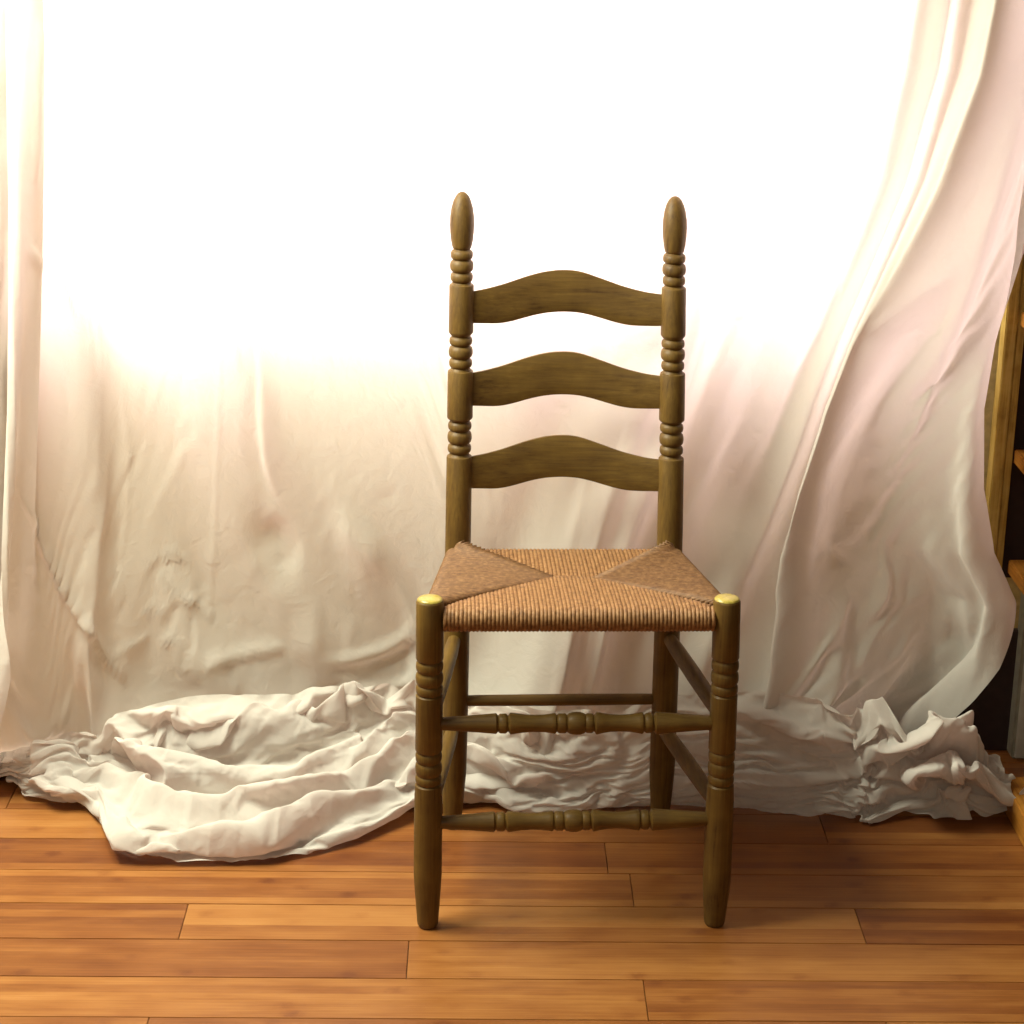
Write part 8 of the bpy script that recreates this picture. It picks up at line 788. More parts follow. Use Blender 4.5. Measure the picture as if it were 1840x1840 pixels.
[-55,677,13,3,1,7,5,-3,10,3,-15,0,1,1,-11,1,-10,3,-2,-4,-12,-2,-11,4,-2,-11,4,-6,3,8,-2,7,6,9,-11,11,5,12,10,4,19,2,6,3,-15,5,11,2,1,9,10,-2,7,18,-10,-15,14,-9,17,9,-4,-13,17,0,-15,8,4,-9,7,-2,5,6,-4,12,-6,-4,14,0,3,15,1,1,-14,14,-1,-15,4,2,9,9,0,12,0,-2,1,9,0,-1,5,2,-7,-3,-1,-11,0,-4,1,9,-4,12,5,-5,19,-7,-1,-2,10,-8,4,17,-4,11,11,4,-1,4,1,1,7,-2,-1,8,-1,9,6,-1,6,10,8,-3,8,-12,4,8,-7,4,10,1,-2,14,0,-10,16,2,-6,14],
[-27,682,11,2,-6,6,5,-2,12,2,-14,1,2,3,-10,1,-8,-2,-1,-6,-8,-3,-12,0,-4,-2,10,-4,2,7,-2,9,5,9,-12,7,4,12,9,6,2,4,2,5,-1,6,9,3,-2,5,7,-4,5,14,-5,-3,18,-6,19,-4,-5,1,17,-1,-15,2,3,-8,2,-2,7,8,-3,12,7,-2,-3,-7,3,5,15,0,-13,9,-1,-9,4,0,15,3,1,8,4,-1,-10,4,2,6,6,3,2,6,0,-8,0,-3,-9,-5,-5,-1,6,-4,11,8,-4,20,-3,-5,13,8,-6,14,16,-3,10,15,1,-3,9,-1,-11,6,-1,8,3,-2,3,11,-4,4,11,-4,0,13,-3,-6,9,0,-9,10,3,-9,14,4,1,15],
[-1,683,8,2,-6,8,4,-3,14,3,-15,0,3,4,-7,1,-7,-4,-2,-4,-9,-3,-10,0,-6,1,8,-2,0,8,0,-1,7,8,-1,10,4,18,-2,5,-5,14,3,-9,6,3,6,6,-3,9,0,-5,8,6,-2,-2,16,-5,12,9,-1,17,2,-3,-13,7,-1,-9,4,-1,7,6,-1,12,3,-2,-8,7,2,-8,4,1,-4,11,-1,-8,4,0,12,4,-1,4,5,0,-10,3,3,5,4,5,9,1,-1,-1,9,-2,-5,2,-1,-10,-2,-5,2,7,-5,16,5,-2,15,7,-12,6,15,-1,16,13,-1,9,10,-5,-10,5,-4,-1,9,5,10,2,-7,1,11,-4,-1,10,-3,-8,8,-1,-11,7,6,-1,18,5,4,16],
[25,683,5,0,-9,5,4,0,15,2,-10,11,3,-3,-7,0,-1,-16,2,-8,-2,-3,-9,1,-5,-2,9,-3,1,8,2,-2,9,8,7,0,3,3,12,4,12,-2,4,-5,9,3,-9,5,-3,7,5,-5,14,3,-5,4,11,-3,-1,17,-2,13,10,0,10,4,-3,-12,6,-1,-5,6,0,9,2,-2,0,8,1,-12,-2,1,-10,2,-1,-2,10,1,9,5,0,2,5,-2,-11,5,1,1,8,6,9,-5,1,5,2,-3,-3,10,4,-8,4,-2,-4,4,-10,2,7,-10,6,7,-1,19,7,-1,18,12,-6,8,12,-8,-9,8,-9,-5,4,-3,4,10,2,12,7,-3,4,7,4,2,8,-1,-15,9,6,2,17,6,8,18],
[47,683,12,1,-10,-8,2,-5,10,2,6,13,2,-9,9,0,-8,-7,5,0,-10,0,-10,0,-3,-6,3,-3,4,11,2,-3,4,4,-5,11,6,12,0,5,15,3,2,6,8,-2,-4,7,0,-11,5,-7,1,5,-2,9,6,-2,8,12,-1,3,14,0,15,3,-2,-5,8,-2,-8,3,1,8,7,-2,0,7,-2,-5,6,1,-11,-3,1,-10,2,-3,0,11,1,10,1,-2,4,6,1,-10,6,3,0,8,5,10,-4,-2,9,-1,-2,4,7,-1,0,9,-3,-2,7,-5,-12,4,-4,-5,13,-7,12,14,0,18,11,-6,9,10,-9,-8,4,-8,-2,7,-6,-2,9,0,7,2,6,9,-7,3,4,14,6,-1,24,7,9,19],
[71,689,10,-2,-14,5,3,-12,-3,2,-3,12,3,8,8,-8,3,6,2,-6,4,4,-6,0,4,-6,-7,4,-9,0,1,-1,11,0,3,11,2,5,10,5,9,2,8,9,-2,-5,2,7,-6,-2,6,-5,0,7,-1,-12,2,-2,-1,9,2,11,8,-1,11,10,2,10,4,-2,-10,5,-2,-8,2,-1,-3,7,2,9,5,0,3,7,-1,-11,0,-3,-9,7,-1,6,5,-1,10,2,0,2,6,3,-9,7,0,1,10,2,9,-2,1,7,-1,-2,2,10,1,-8,3,-3,-8,3,-3,3,10,-6,5,12,-7,-1,18,-3,11,11,-9,-2,6,-5,8,5,-7,-3,8,-3,4,6,5,8,-2,5,8,1,4,1,24,7,6,23],
[94,681,9,-3,-7,13,2,-10,0,3,-10,-3,1,-1,8,-2,6,6,1,6,8,3,4,6,4,-2,2,3,-4,1,2,-3,6,-2,7,6,4,-5,8,4,-7,8,2,9,4,-2,-6,4,-5,-8,2,0,6,6,-4,8,6,-2,-3,0,-1,-2,11,2,3,3,2,13,7,3,5,8,-2,-10,1,0,-5,6,0,0,7,2,11,2,-3,-1,10,-3,-10,2,-4,-3,6,-3,6,7,1,9,2,1,5,2,2,-6,8,1,0,7,5,11,-3,-2,4,7,-2,-3,7,1,-11,0,-2,-1,8,-4,9,9,-5,2,13,-7,-6,15,-7,2,13,-4,7,5,-6,6,7,-4,-6,6,1,0,6,4,10,6,-5,-13,22,3,12,18],
[119,679,16,-1,-10,9,-2,-3,11,2,-11,-4,3,-4,-7,0,-3,3,-2,-2,8,2,4,6,0,3,8,-2,2,7,0,0,7,3,-1,9,4,5,-1,8,-3,0,5,8,2,2,2,4,-1,-4,4,-5,0,7,0,7,8,-9,1,0,1,-1,10,-1,-8,8,1,0,3,7,12,5,1,-2,8,0,-9,7,1,1,7,1,10,0,-2,1,8,-2,-8,6,-4,-7,3,-5,-1,9,-3,3,8,1,12,-1,2,1,6,-1,-6,9,4,7,2,4,10,1,-3,7,5,0,0,3,-3,-1,8,-4,0,8,-3,-2,9,-5,-4,13,-6,-6,13,-5,3,11,-3,13,3,-4,2,6,0,-6,7,2,5,9,0,0,19,-2,-3,17],
[146,669,19,0,-5,9,-2,1,10,-2,-4,6,1,-9,0,5,-4,-9,0,-6,2,-2,-4,6,-2,0,8,-1,1,6,-1,6,3,1,1,5,4,-2,7,9,-3,-5,-1,-2,7,-1,5,8,3,3,6,0,6,7,-6,-4,2,-4,1,7,6,10,2,-1,-1,9,-4,-6,7,7,9,4,6,7,8,0,-11,6,2,5,7,3,9,-3,-3,5,7,-3,2,7,-3,-4,6,-4,-11,4,-2,-2,9,-1,10,2,3,-5,6,0,-9,6,-1,0,9,-5,3,5,-6,7,5,-1,7,4,5,9,4,-4,-4,8,-5,-8,6,-2,0,12,-2,3,13,-4,7,10,-2,14,1,-2,-1,9,0,-6,8,1,8,6,2,9,12,-2,-3,18],
[172,657,26,2,8,6,0,5,5,-3,-1,8,-4,-1,7,4,-7,3,3,-9,-8,-6,-2,6,0,-2,8,-3,4,3,1,9,-1,0,1,7,2,-2,9,3,-5,5,8,-8,-5,4,-8,2,1,-5,3,-3,4,9,-4,-4,6,-6,-2,7,-1,4,7,1,7,8,0,0,9,4,6,6,9,10,2,1,-9,5,4,7,6,4,8,1,-7,-4,8,-3,-1,4,4,11,-1,-2,8,3,-6,-5,8,1,9,5,0,1,8,-2,-6,8,-5,-1,6,-4,2,8,1,-11,4,-2,-4,6,-3,-1,7,-2,3,9,-3,0,8,-2,8,8,-2,6,11,-2,5,11,-1,13,2,-2,-3,7,-1,-8,8,2,8,5,0,8,10,-2,2,15],
[198,647,37,-2,-1,6,1,6,-1,1,8,1,1,5,4,0,4,7,-1,0,8,-3,-11,-1,-3,0,4,-2,-3,8,3,3,2,3,5,2,0,0,6,1,-3,5,8,-5,0,2,-6,2,-1,-1,8,-2,7,2,-3,0,6,0,-13,-1,-3,-3,8,-3,2,8,-1,8,2,3,-4,10,5,1,10,5,-1,7,3,2,6,5,8,2,-3,-4,7,-5,-5,4,0,5,5,2,8,3,-7,-7,3,0,5,5,5,8,0,-2,5,9,-3,7,5,-4,5,7,-6,5,9,-5,-1,5,-7,2,5,-6,-2,7,-1,2,8,1,5,8,2,2,8,1,0,12,0,1,10,0,-4,5,-1,-7,6,-2,2,8,1,14,7,-2,2,14],
[226,659,42,0,-11,1,-3,-6,7,-4,0,6,5,8,-1,3,6,3,-1,-1,8,-1,-11,1,-6,-7,-1,-3,1,4,-1,-2,8,4,3,2,6,8,0,6,9,2,5,1,7,2,-3,10,-1,-12,1,-1,1,6,0,9,7,-4,-11,0,-6,0,8,-3,2,8,0,8,5,3,4,10,3,1,10,4,-12,7,2,-4,3,2,3,8,5,11,3,-2,-6,6,-4,-9,7,1,7,4,0,2,5,-4,2,4,-1,2,6,-4,0,10,0,10,4,0,8,5,-2,1,8,-5,2,10,-3,4,8,-3,-2,8,-5,-6,10,-2,4,8,3,8,5,1,4,8,-2,0,7,1,11,4,-1,-5,7,-3,-6,9,-3,10,10,-1,11,8],
[250,659,47,0,-4,9,-1,-9,0,0,-6,-3,0,-4,1,3,0,5,3,5,8,-1,-12,0,-2,-1,5,2,12,3,1,3,5,2,-8,4,3,-3,6,5,4,6,7,6,4,3,-3,10,0,-7,4,-5,-9,6,-2,3,11,-3,1,10,-8,-2,9,-5,1,11,3,6,4,5,8,2,1,4,6,2,0,3,1,-6,7,3,3,7,3,7,4,0,3,3,-2,-6,9,-2,0,10,0,7,7,1,12,2,0,2,7,-1,-6,10,0,8,5,0,4,6,-5,-10,5,-2,3,11,-1,5,11,-1,3,12,-3,-4,12,-1,1,9,-1,12,0,-1,4,7,-2,-2,7,-1,7,6,-1,3,6,-3,-3,10,-2,-1,10,-1,3,9],
[273,646,50,1,7,5,2,-7,9,3,-6,-4,1,-4,-9,3,-8,1,1,-1,11,1,3,6,0,-8,4,-1,7,5,5,13,-1,2,0,9,0,-10,1,3,-10,0,4,0,6,6,7,5,0,-6,7,-4,-9,13,-5,-1,20,-3,3,15,-5,4,7,-5,3,11,3,6,-5,4,8,-6,-2,10,6,2,2,9,2,-3,8,2,-9,3,1,2,9,0,9,1,0,6,4,-1,-6,11,-1,2,10,0,11,4,0,-2,9,-1,-8,7,3,9,4,0,5,7,-4,-11,4,-2,3,11,-2,8,12,-2,7,10,-2,1,12,0,1,9,-1,11,0,-1,3,9,-3,-8,8,-2,7,5,-3,8,4,-3,0,10,-2,1,9,-3,3,8],
[299,640,44,0,2,6,1,9,5,5,-6,8,4,-6,-7,3,-9,-5,2,0,10,-2,11,6,-2,-3,7,2,-13,-3,2,-4,7,6,12,2,4,1,10,1,-12,-1,3,-8,2,4,6,9,-1,-3,5,-3,-9,15,-4,5,22,-5,9,12,-6,8,2,-1,-8,9,-1,4,10,0,7,-2,1,10,1,5,-7,7,3,11,2,1,0,7,1,-8,5,0,6,3,-1,11,-2,-2,3,9,-1,-10,9,-2,1,10,2,4,8,-2,-8,8,4,8,6,1,5,6,-2,-9,7,-3,1,11,-1,11,10,-2,5,12,-1,3,12,-1,3,9,-2,11,-2,0,4,7,-2,-7,10,-3,6,5,-4,9,3,-3,1,12,-3,3,10,-3,3,9],
[325,644,43,1,-1,6,0,11,3,5,-2,10,6,-8,-1,3,-9,-9,1,-4,10,-1,9,7,-5,8,7,0,-9,4,6,-12,-5,4,-10,5,7,9,8,3,-13,7,1,-1,8,1,9,5,1,-8,5,-3,-6,13,-5,11,13,-5,11,9,-7,10,2,0,-2,11,2,-10,7,0,4,2,0,13,4,6,-8,0,2,-1,8,2,6,2,1,-4,10,0,5,-1,-3,11,-2,-2,8,6,-2,-4,12,-3,-11,6,1,0,12,0,-3,11,1,2,11,3,9,5,-1,5,9,-2,-11,6,-1,8,11,-1,11,10,-1,5,12,0,3,11,-2,8,-1,-3,9,3,-2,0,10,-1,-5,7,-4,9,5,-3,4,11,-3,6,12,-3,5,9],
[352,644,41,0,3,6,0,10,4,5,-2,10,7,-7,0,3,-9,-9,-1,-5,9,-2,2,11,-5,14,1,-3,-1,13,4,-9,2,8,-11,-7,5,-18,5,7,-1,17,3,9,6,-3,9,6,1,-6,7,1,-8,9,-8,10,8,-4,8,1,-6,10,2,0,0,11,0,-1,8,2,-6,4,1,8,1,3,7,5,4,-9,5,2,-10,6,3,3,10,-1,6,-3,-3,10,-6,-3,7,7,-2,-2,12,-4,-13,6,-1,0,14,1,2,13,2,2,12,0,7,7,1,5,8,1,-11,4,0,9,10,-2,13,6,-2,6,12,0,3,11,-1,4,8,-4,11,0,-2,2,9,0,-8,8,-4,8,6,-3,11,9,-3,7,13,-3,5,9],
[379,647,39,0,2,6,-1,10,4,6,-2,9,5,-6,4,3,-8,-7,-1,-8,5,-3,3,12,-5,13,2,-3,3,13,1,-9,11,8,-12,-2,10,-25,-4,3,12,19,2,6,9,1,8,-2,-2,3,5,0,-6,9,-4,-7,11,-7,7,-3,-3,10,-4,0,3,10,0,4,8,2,-9,1,3,-5,6,1,4,8,3,8,1,2,-5,6,6,-6,6,-1,7,5,-4,10,-4,-2,2,7,-3,-1,12,-4,-13,5,-2,2,14,0,3,14,2,5,13,0,13,4,0,1,11,2,-10,3,4,-1,5,-3,14,6,-3,9,10,-1,4,13,-3,11,5,-2,8,5,-2,-5,9,-1,-3,8,-3,11,4,-2,9,10,-2,5,15,-2,0,12],
[406,645,37,0,3,6,-1,10,2,5,0,10,4,-1,8,1,-10,1,0,-11,-4,-4,1,12,-5,15,4,-3,5,12,-1,-10,5,9,-10,5,12,-26,-1,2,7,24,-1,-1,14,3,9,-3,1,8,-8,-1,7,3,-1,-10,7,-6,-3,10,-5,9,-9,-1,6,3,0,-3,9,2,-7,5,4,-4,5,2,1,7,1,4,4,1,12,-3,5,-1,4,4,-4,4,-5,7,3,-4,5,7,-2,1,9,-3,-13,8,-2,3,14,-1,3,17,1,3,14,0,8,10,-3,12,1,2,-3,9,7,-9,4,-2,10,7,-4,10,7,-2,5,14,-4,14,3,-2,5,8,-1,-10,5,-3,5,9,-1,10,6,-2,6,14,-1,1,19,-2,5,11],
[433,639,37,-1,4,6,1,10,2,1,-7,9,3,2,3,2,6,7,0,-12,1,-4,-8,6,-5,12,7,-2,12,7,-1,-8,9,2,-18,-9,10,-6,18,6,-18,22,1,10,-3,4,4,10,3,8,-7,-1,5,-2,-1,6,9,-2,-8,9,-7,1,6,-3,9,-7,-1,4,6,0,0,9,6,-8,3,2,-1,5,0,6,5,3,11,-9,8,0,4,1,-7,6,2,3,5,-9,7,-3,-3,0,8,-2,-5,12,0,-5,14,-6,12,14,-1,1,13,3,-3,14,-1,8,7,-3,11,3,3,-2,9,4,-8,7,-4,11,8,-3,9,10,-3,12,7,-3,5,10,-1,-9,7,-1,6,10,-3,9,7,-1,1,18,-5,16,13,-3,8,10],
[462,635,37,-1,3,6,0,9,3,0,-4,7,0,-7,6,2,9,1,1,6,7,-3,-10,3,-5,-2,9,-2,14,1,0,3,11,3,-12,2,4,-22,-5,5,-3,16,1,-15,4,6,1,10,1,5,3,-1,11,-2,1,14,5,-3,-10,6,-2,1,10,-4,12,1,-2,7,3,-1,-2,9,4,-8,5,4,-1,7,-1,8,-10,-1,13,-8,9,-6,4,5,-4,3,1,-2,7,-1,10,4,-3,5,7,-5,4,9,-8,7,9,-2,7,18,-2,5,18,5,-10,12,1,-3,12,-5,11,-1,0,6,6,2,-6,10,0,-3,8,-3,12,11,-3,11,11,-2,6,12,-2,-7,8,-1,5,11,-3,8,10,-3,11,16,-4,7,21,-3,10,7],
[490,639,35,-2,-5,5,1,6,7,0,9,4,0,-7,5,-2,-6,2,3,9,3,-1,2,9,-4,-10,3,-1,12,2,0,6,1,3,-2,14,4,-8,5,0,-10,-13,2,-12,-1,6,-6,8,1,6,7,0,-2,13,0,1,5,-4,-2,12,-1,0,10,-3,10,2,-5,11,1,-2,-8,5,2,-5,9,2,9,6,2,5,-16,0,18,-1,9,0,8,7,-5,0,-1,0,6,-3,7,5,-5,9,2,-5,6,6,-3,7,11,-2,1,18,1,2,18,2,0,19,2,-18,3,-2,7,10,-2,11,3,0,-5,9,1,-5,9,-3,12,13,-2,14,12,-3,5,14,-2,-8,8,-1,4,12,-4,9,15,-5,9,18,-5,18,7,-1,9,7],
[516,654,34,0,-11,-1,0,-4,7,0,8,7,0,1,7,-2,-10,-1,0,-7,0,2,6,8,-1,-3,8,-1,6,5,1,10,-6,3,4,4,6,3,11,2,-2,6,1,-8,-1,3,-8,-2,1,4,10,-1,0,12,-2,-17,-4,-1,-9,4,-4,0,11,-3,0,12,-5,11,3,-3,9,5,-1,-7,14,1,11,7,3,8,-15,2,19,3,5,1,13,7,-8,2,1,-4,7,-6,5,6,-3,11,-2,0,7,-4,-3,5,10,-2,-11,16,1,4,14,3,10,18,0,-17,4,-3,6,11,-2,11,5,0,-5,9,0,-3,11,-2,18,12,0,11,18,-4,-7,14,-2,-10,4,-4,3,16,-5,10,15,-4,25,9,-4,0,17,-2,8,3],
[546,657,30,-3,-4,5,1,-10,-3,-3,-7,6,0,6,7,0,1,7,-1,-11,-5,3,-4,5,1,2,9,0,0,10,1,6,3,2,9,-6,7,5,2,3,0,11,2,-3,6,0,-9,-4,2,1,10,2,6,7,-3,-1,5,-3,-13,-4,-4,-9,2,-6,5,13,-5,-6,12,-3,10,5,-2,0,17,0,8,12,3,11,-13,3,17,6,4,11,7,4,-6,5,1,-9,2,-2,1,7,-2,12,1,0,8,-4,-3,-1,12,-2,-14,13,2,4,9,3,15,15,-1,-17,5,-3,6,12,-3,11,3,0,-3,13,0,9,12,0,13,19,1,-7,21,-1,-11,16,-8,-10,2,-9,0,8,-1,23,17,-1,26,11,-2,5,12,-5,-8,4],
[570,645,29,0,9,3,-2,-3,7,-2,-12,-4,0,3,6,1,5,9,0,-9,1,4,-8,-7,2,-2,8,0,-1,9,0,0,10,1,5,-4,7,9,-3,2,-2,8,3,-2,10,1,-5,3,-2,-9,-2,2,2,9,1,12,4,-1,4,9,-3,-11,-1,-6,-6,3,-6,1,8,-3,-9,10,1,12,8,0,-1,12,1,1,14,4,14,-7,3,19,3,-1,12,9,-3,-14,9,-1,0,9,1,9,0,-1,12,-1,-4,-6,12,0,-15,6,4,9,7,3,18,9,-1,-14,10,-5,5,12,-3,9,2,0,5,12,1,13,17,3,-3,27,0,-19,18,-9,-12,-4,-5,-8,8,-5,8,22,-1,31,9,-2,16,12,0,7,11,-3,1,9],
[593,639,26,1,8,4,-1,8,5,-3,-7,4,-1,-8,1,3,6,7,0,0,7,3,-8,2,6,-5,-7,1,-6,6,-1,-5,7,-1,-1,10,4,6,1,6,10,-2,2,2,9,2,-2,8,-1,-7,1,-2,-11,-2,-1,-2,8,1,9,3,2,11,3,-4,-5,6,-3,-5,7,-3,-8,2,-1,-8,6,3,12,8,1,0,14,1,0,14,2,18,-10,-2,21,2,-2,4,16,-4,-11,10,3,3,7,-1,10,-2,-7,6,-3,1,-13,16,2,-2,10,2,21,1,-2,5,15,-2,-6,14,-2,6,9,-2,12,7,4,5,26,2,-17,23,-9,-23,-1,1,-5,14,-8,-7,8,-4,20,18,-1,35,4,0,8,18,-1,-2,13,-2,8,9],
[617,641,22,1,2,8,0,11,2,-2,-3,9,-2,-10,-4,1,-8,1,2,7,7,2,6,8,5,-5,6,2,-1,3,1,-6,-1,0,-8,3,1,-7,6,6,3,4,4,8,4,1,2,7,1,-7,3,-1,-9,-2,-3,0,6,-2,-3,10,1,8,1,2,11,-1,-2,2,8,-1,-6,7,1,-12,-1,3,-7,6,3,9,10,1,2,15,1,8,11,-2,16,-9,-5,18,-7,-7,-6,10,2,-1,9,1,12,2,-1,5,12,-4,-15,12,1,1,12,1,21,4,-2,9,14,-5,0,13,-1,-4,10,1,10,14,3,-1,29,-8,-27,3,-2,-20,15,3,2,12,-8,-5,13,-3,34,7,-1,30,8,1,5,19,-1,-3,13,-3,1,11],
[639,642,18,3,-2,9,1,12,2,-1,-1,11,1,-9,-1,1,-7,1,-1,4,9,3,2,7,4,-9,-3,3,0,3,-1,8,8,-1,-1,6,2,-9,-6,5,-9,0,5,-2,6,2,5,8,0,1,5,2,-7,3,-3,2,6,-3,2,7,-1,-9,3,2,3,2,0,11,3,0,3,7,3,-5,8,5,-10,-6,4,-6,4,2,5,15,1,4,16,-2,16,2,-3,19,-8,-10,1,9,-4,-2,8,1,7,6,0,4,4,-1,-8,11,0,9,13,-1,20,7,-3,3,15,-5,0,12,-3,-8,7,3,8,19,3,-7,27,-12,-33,-1,-1,-18,18,2,3,12,-5,10,14,-3,38,-2,1,25,17,-1,1,20,0,0,13,-3,-1,10],
[665,647,17,0,-13,3,3,7,9,2,8,7,2,-10,4,3,-1,4,0,12,4,0,-1,9,2,-8,0,3,-11,-3,-1,-2,6,-3,7,10,1,2,6,6,-9,-6,6,-3,5,0,8,6,1,3,5,5,-11,-1,-3,-1,7,-7,12,2,0,-9,7,2,-12,0,2,3,8,2,11,5,4,1,11,5,-9,1,6,-5,-9,4,-6,5,1,3,18,-2,10,11,-5,18,3,-7,17,2,-7,-13,5,-3,4,11,2,9,2,-1,0,12,-2,18,5,-3,3,14,-4,6,14,-1,-1,11,-5,-10,4,4,9,23,1,-16,23,-11,-32,-8,-1,-4,15,1,5,13,-1,8,18,-7,35,-4,3,20,27,-1,4,17,0,-1,15,-3,-4,9],
[692,650,15,0,-17,4,0,-7,13,6,16,0,3,8,3,3,-12,7,-1,1,7,2,10,1,-1,3,7,0,-4,3,0,-11,-3,-3,4,7,0,6,8,6,-11,-7,6,-4,3,2,5,8,-1,7,7,2,1,5,2,-14,0,-6,3,8,-4,10,4,4,-14,3,6,-5,1,2,4,12,4,4,9,5,-5,7,5,-8,-4,6,-3,-8,3,-6,10,-2,7,17,-5,15,7,-6,20,-2,-8,5,9,-4,-11,5,-2,3,9,-1,16,5,-2,13,12,-4,-3,17,-8,-6,7,3,5,9,-1,-5,12,3,8,22,-3,-26,14,-9,-31,-5,-2,-7,12,-1,4,13,0,28,5,-1,34,14,1,13,29,-1,5,15,-1,1,16,-3,-7,7],
[720,648,15,0,-19,0,-1,-10,7,4,11,10,6,8,6,6,8,10,-2,-9,2,-5,-5,7,1,10,1,-1,6,7,1,-3,2,-3,-1,4,1,2,7,5,-11,-5,3,-4,8,0,-1,10,2,7,3,2,12,-1,-1,-2,6,1,-13,1,-5,5,8,1,10,3,9,-15,0,4,2,5,4,0,7,4,0,12,5,-9,0,7,-3,-11,4,-7,3,-1,1,16,-6,13,11,-5,19,0,-7,9,9,-5,-12,4,-3,5,9,-3,16,4,-3,6,14,-9,-14,10,-4,-5,11,4,11,5,3,11,14,1,-12,25,-7,-32,5,-8,-25,9,1,8,9,-2,3,14,1,31,4,0,31,13,0,7,30,0,11,12,-2,-6,15,-4,-2,7],
[749,647,18,-1,-18,1,-1,-15,1,-2,0,16,-5,2,13,10,10,6,4,1,7,-1,-9,5,-8,-2,0,2,11,2,5,9,1,1,4,6,0,-3,3,0,-13,0,5,0,6,2,6,5,1,-3,6,1,6,3,4,12,-2,-1,4,4,-2,-9,5,-1,8,4,3,6,6,8,-11,4,1,4,10,7,-5,6,4,-9,5,6,-1,-10,7,-6,-5,-1,-7,11,-5,10,15,-5,18,3,-6,13,7,-6,-7,6,-4,3,9,-3,12,6,-8,-8,11,-8,-8,7,1,2,12,5,7,6,3,13,11,-5,-26,19,-4,-33,12,-6,-9,18,-3,9,11,2,12,13,0,29,-13,2,17,35,-1,13,19,0,13,8,-1,-3,18,-5,-5,1],
[779,644,20,-3,-9,11,-2,-17,-1,-3,-14,-1,-9,-3,14,-7,11,6,6,7,2,4,0,7,0,1,8,2,-5,5,3,0,2,6,8,2,4,9,5,-3,-12,2,3,3,7,5,9,-1,1,-10,6,0,-3,6,3,11,4,2,9,-6,2,7,5,-4,-8,10,0,16,2,4,6,6,3,-1,13,6,-8,4,6,-7,6,4,-7,0,6,-2,-10,3,-10,-1,-4,2,14,-6,15,12,-4,16,5,-7,5,7,-3,-1,8,-7,-2,6,-10,-12,7,-7,18,8,7,-1,13,4,-11,-1,4,14,15,-13,-23,21,-6,-25,25,-4,-4,19,-2,13,4,3,8,-5,7,24,11,-3,18,27,-1,21,12,2,8,10,-3,-13,8,-1,6,7],
[810,638,17,-2,-7,10,-1,-1,15,-5,-12,3,-4,-19,-5,-6,4,9,-3,9,7,4,11,0,0,9,3,3,0,5,1,-9,1,2,-8,0,6,-5,5,2,-3,11,0,10,6,1,13,4,0,1,5,4,-11,4,3,-3,5,0,5,6,2,10,5,0,8,7,-1,17,-1,-2,3,6,3,2,15,4,-6,10,3,-12,7,8,-9,0,4,-2,-11,10,-5,-16,2,-9,7,-17,4,11,-9,11,13,-8,9,15,-6,3,7,1,3,4,-8,9,8,-9,13,-9,12,8,11,15,-18,9,-3,-26,11,-31,-7,24,-11,-15,18,-1,-5,18,10,12,5,15,29,-1,-5,35,25,-5,25,13,0,11,5,29,-18,6,-22,-36,7,-23,1,11],
[839,629,15,-1,-7,5,3,4,9,-4,5,14,-3,-1,-5,8,-16,-4,2,-7,9,3,-4,1,-2,5,8,-2,9,0,2,6,-2,-1,9,1,5,-3,9,1,-13,-1,-2,-7,2,-10,17,1,-4,9,6,2,7,9,0,-11,0,-1,2,6,4,-4,7,1,6,2,5,1,2,1,9,-4,0,9,1,-1,9,6,5,-6,8,-7,10,7,10,10,13,-4,-2,19,7,-17,-6,20,-9,-9,4,-7,-1,-6,-6,6,-7,4,15,-14,9,17,9,4,22,11,4,8,-9,16,10,5,2,19,-26,15,4,8,-8,15,21,0,-7,15,-4,-10,-8,-11,7,-27,4,30,5,-33,14,5,16,6,-16,28,-3,11,-3,12,4,-14,27,-13,3,4],
[864,619,17,0,-5,-3,0,2,9,0,3,9,0,10,-2,-1,11,-2,9,-6,5,4,-10,-1,2,-7,1,-5,-6,3,-7,-2,-9,0,6,0,0,4,12,10,4,3,0,-5,10,-7,8,10,-9,-5,7,0,-2,7,1,4,11,1,8,2,1,3,7,0,3,6,-1,6,3,0,4,3,4,9,-2,5,11,-7,3,6,10,-2,-11,8,8,16,15,4,12,16,-39,2,20,12,-31,-19,26,-5,-4,10,-2,-9,2,-7,4,-13,7,20,-14,14,24,26,4,0,-7,16,8,-34,20,19,-1,24,7,5,-10,22,-14,-8,24,20,-13,-8,42,-31,-22,-23,0,22,-26,-12,0,16,10,9,6,36,3,-13,26,29,9,-20,25,0,-11,16],
[876,623,17,5,-4,0,-6,7,-2,-6,3,2,-5,-5,-2,-1,4,0,7,8,2,7,5,3,4,-1,9,1,-2,10,5,-8,-2,5,-9,-2,-2,-11,3,-1,-5,13,-10,-3,14,-6,0,8,13,7,8,7,6,11,5,-8,-3,-4,-11,8,5,-1,4,-1,5,6,-4,4,-1,0,7,-3,-2,9,-5,-6,15,-5,3,20,-1,10,-2,18,-11,0,14,2,20,19,-12,23,20,-41,-10,3,14,-26,-6,27,-9,0,15,-15,-15,-5,3,30,-1,14,34,19,-4,10,36,-4,-8,-31,35,-7,-38,36,3,2,19,17,-10,-17,23,16,-15,-3,28,-40,18,-40,-12,-40,-8,-35,8,-3,8,17,24,46,24,10,41,31,-2,25,17,-9,-3,7],
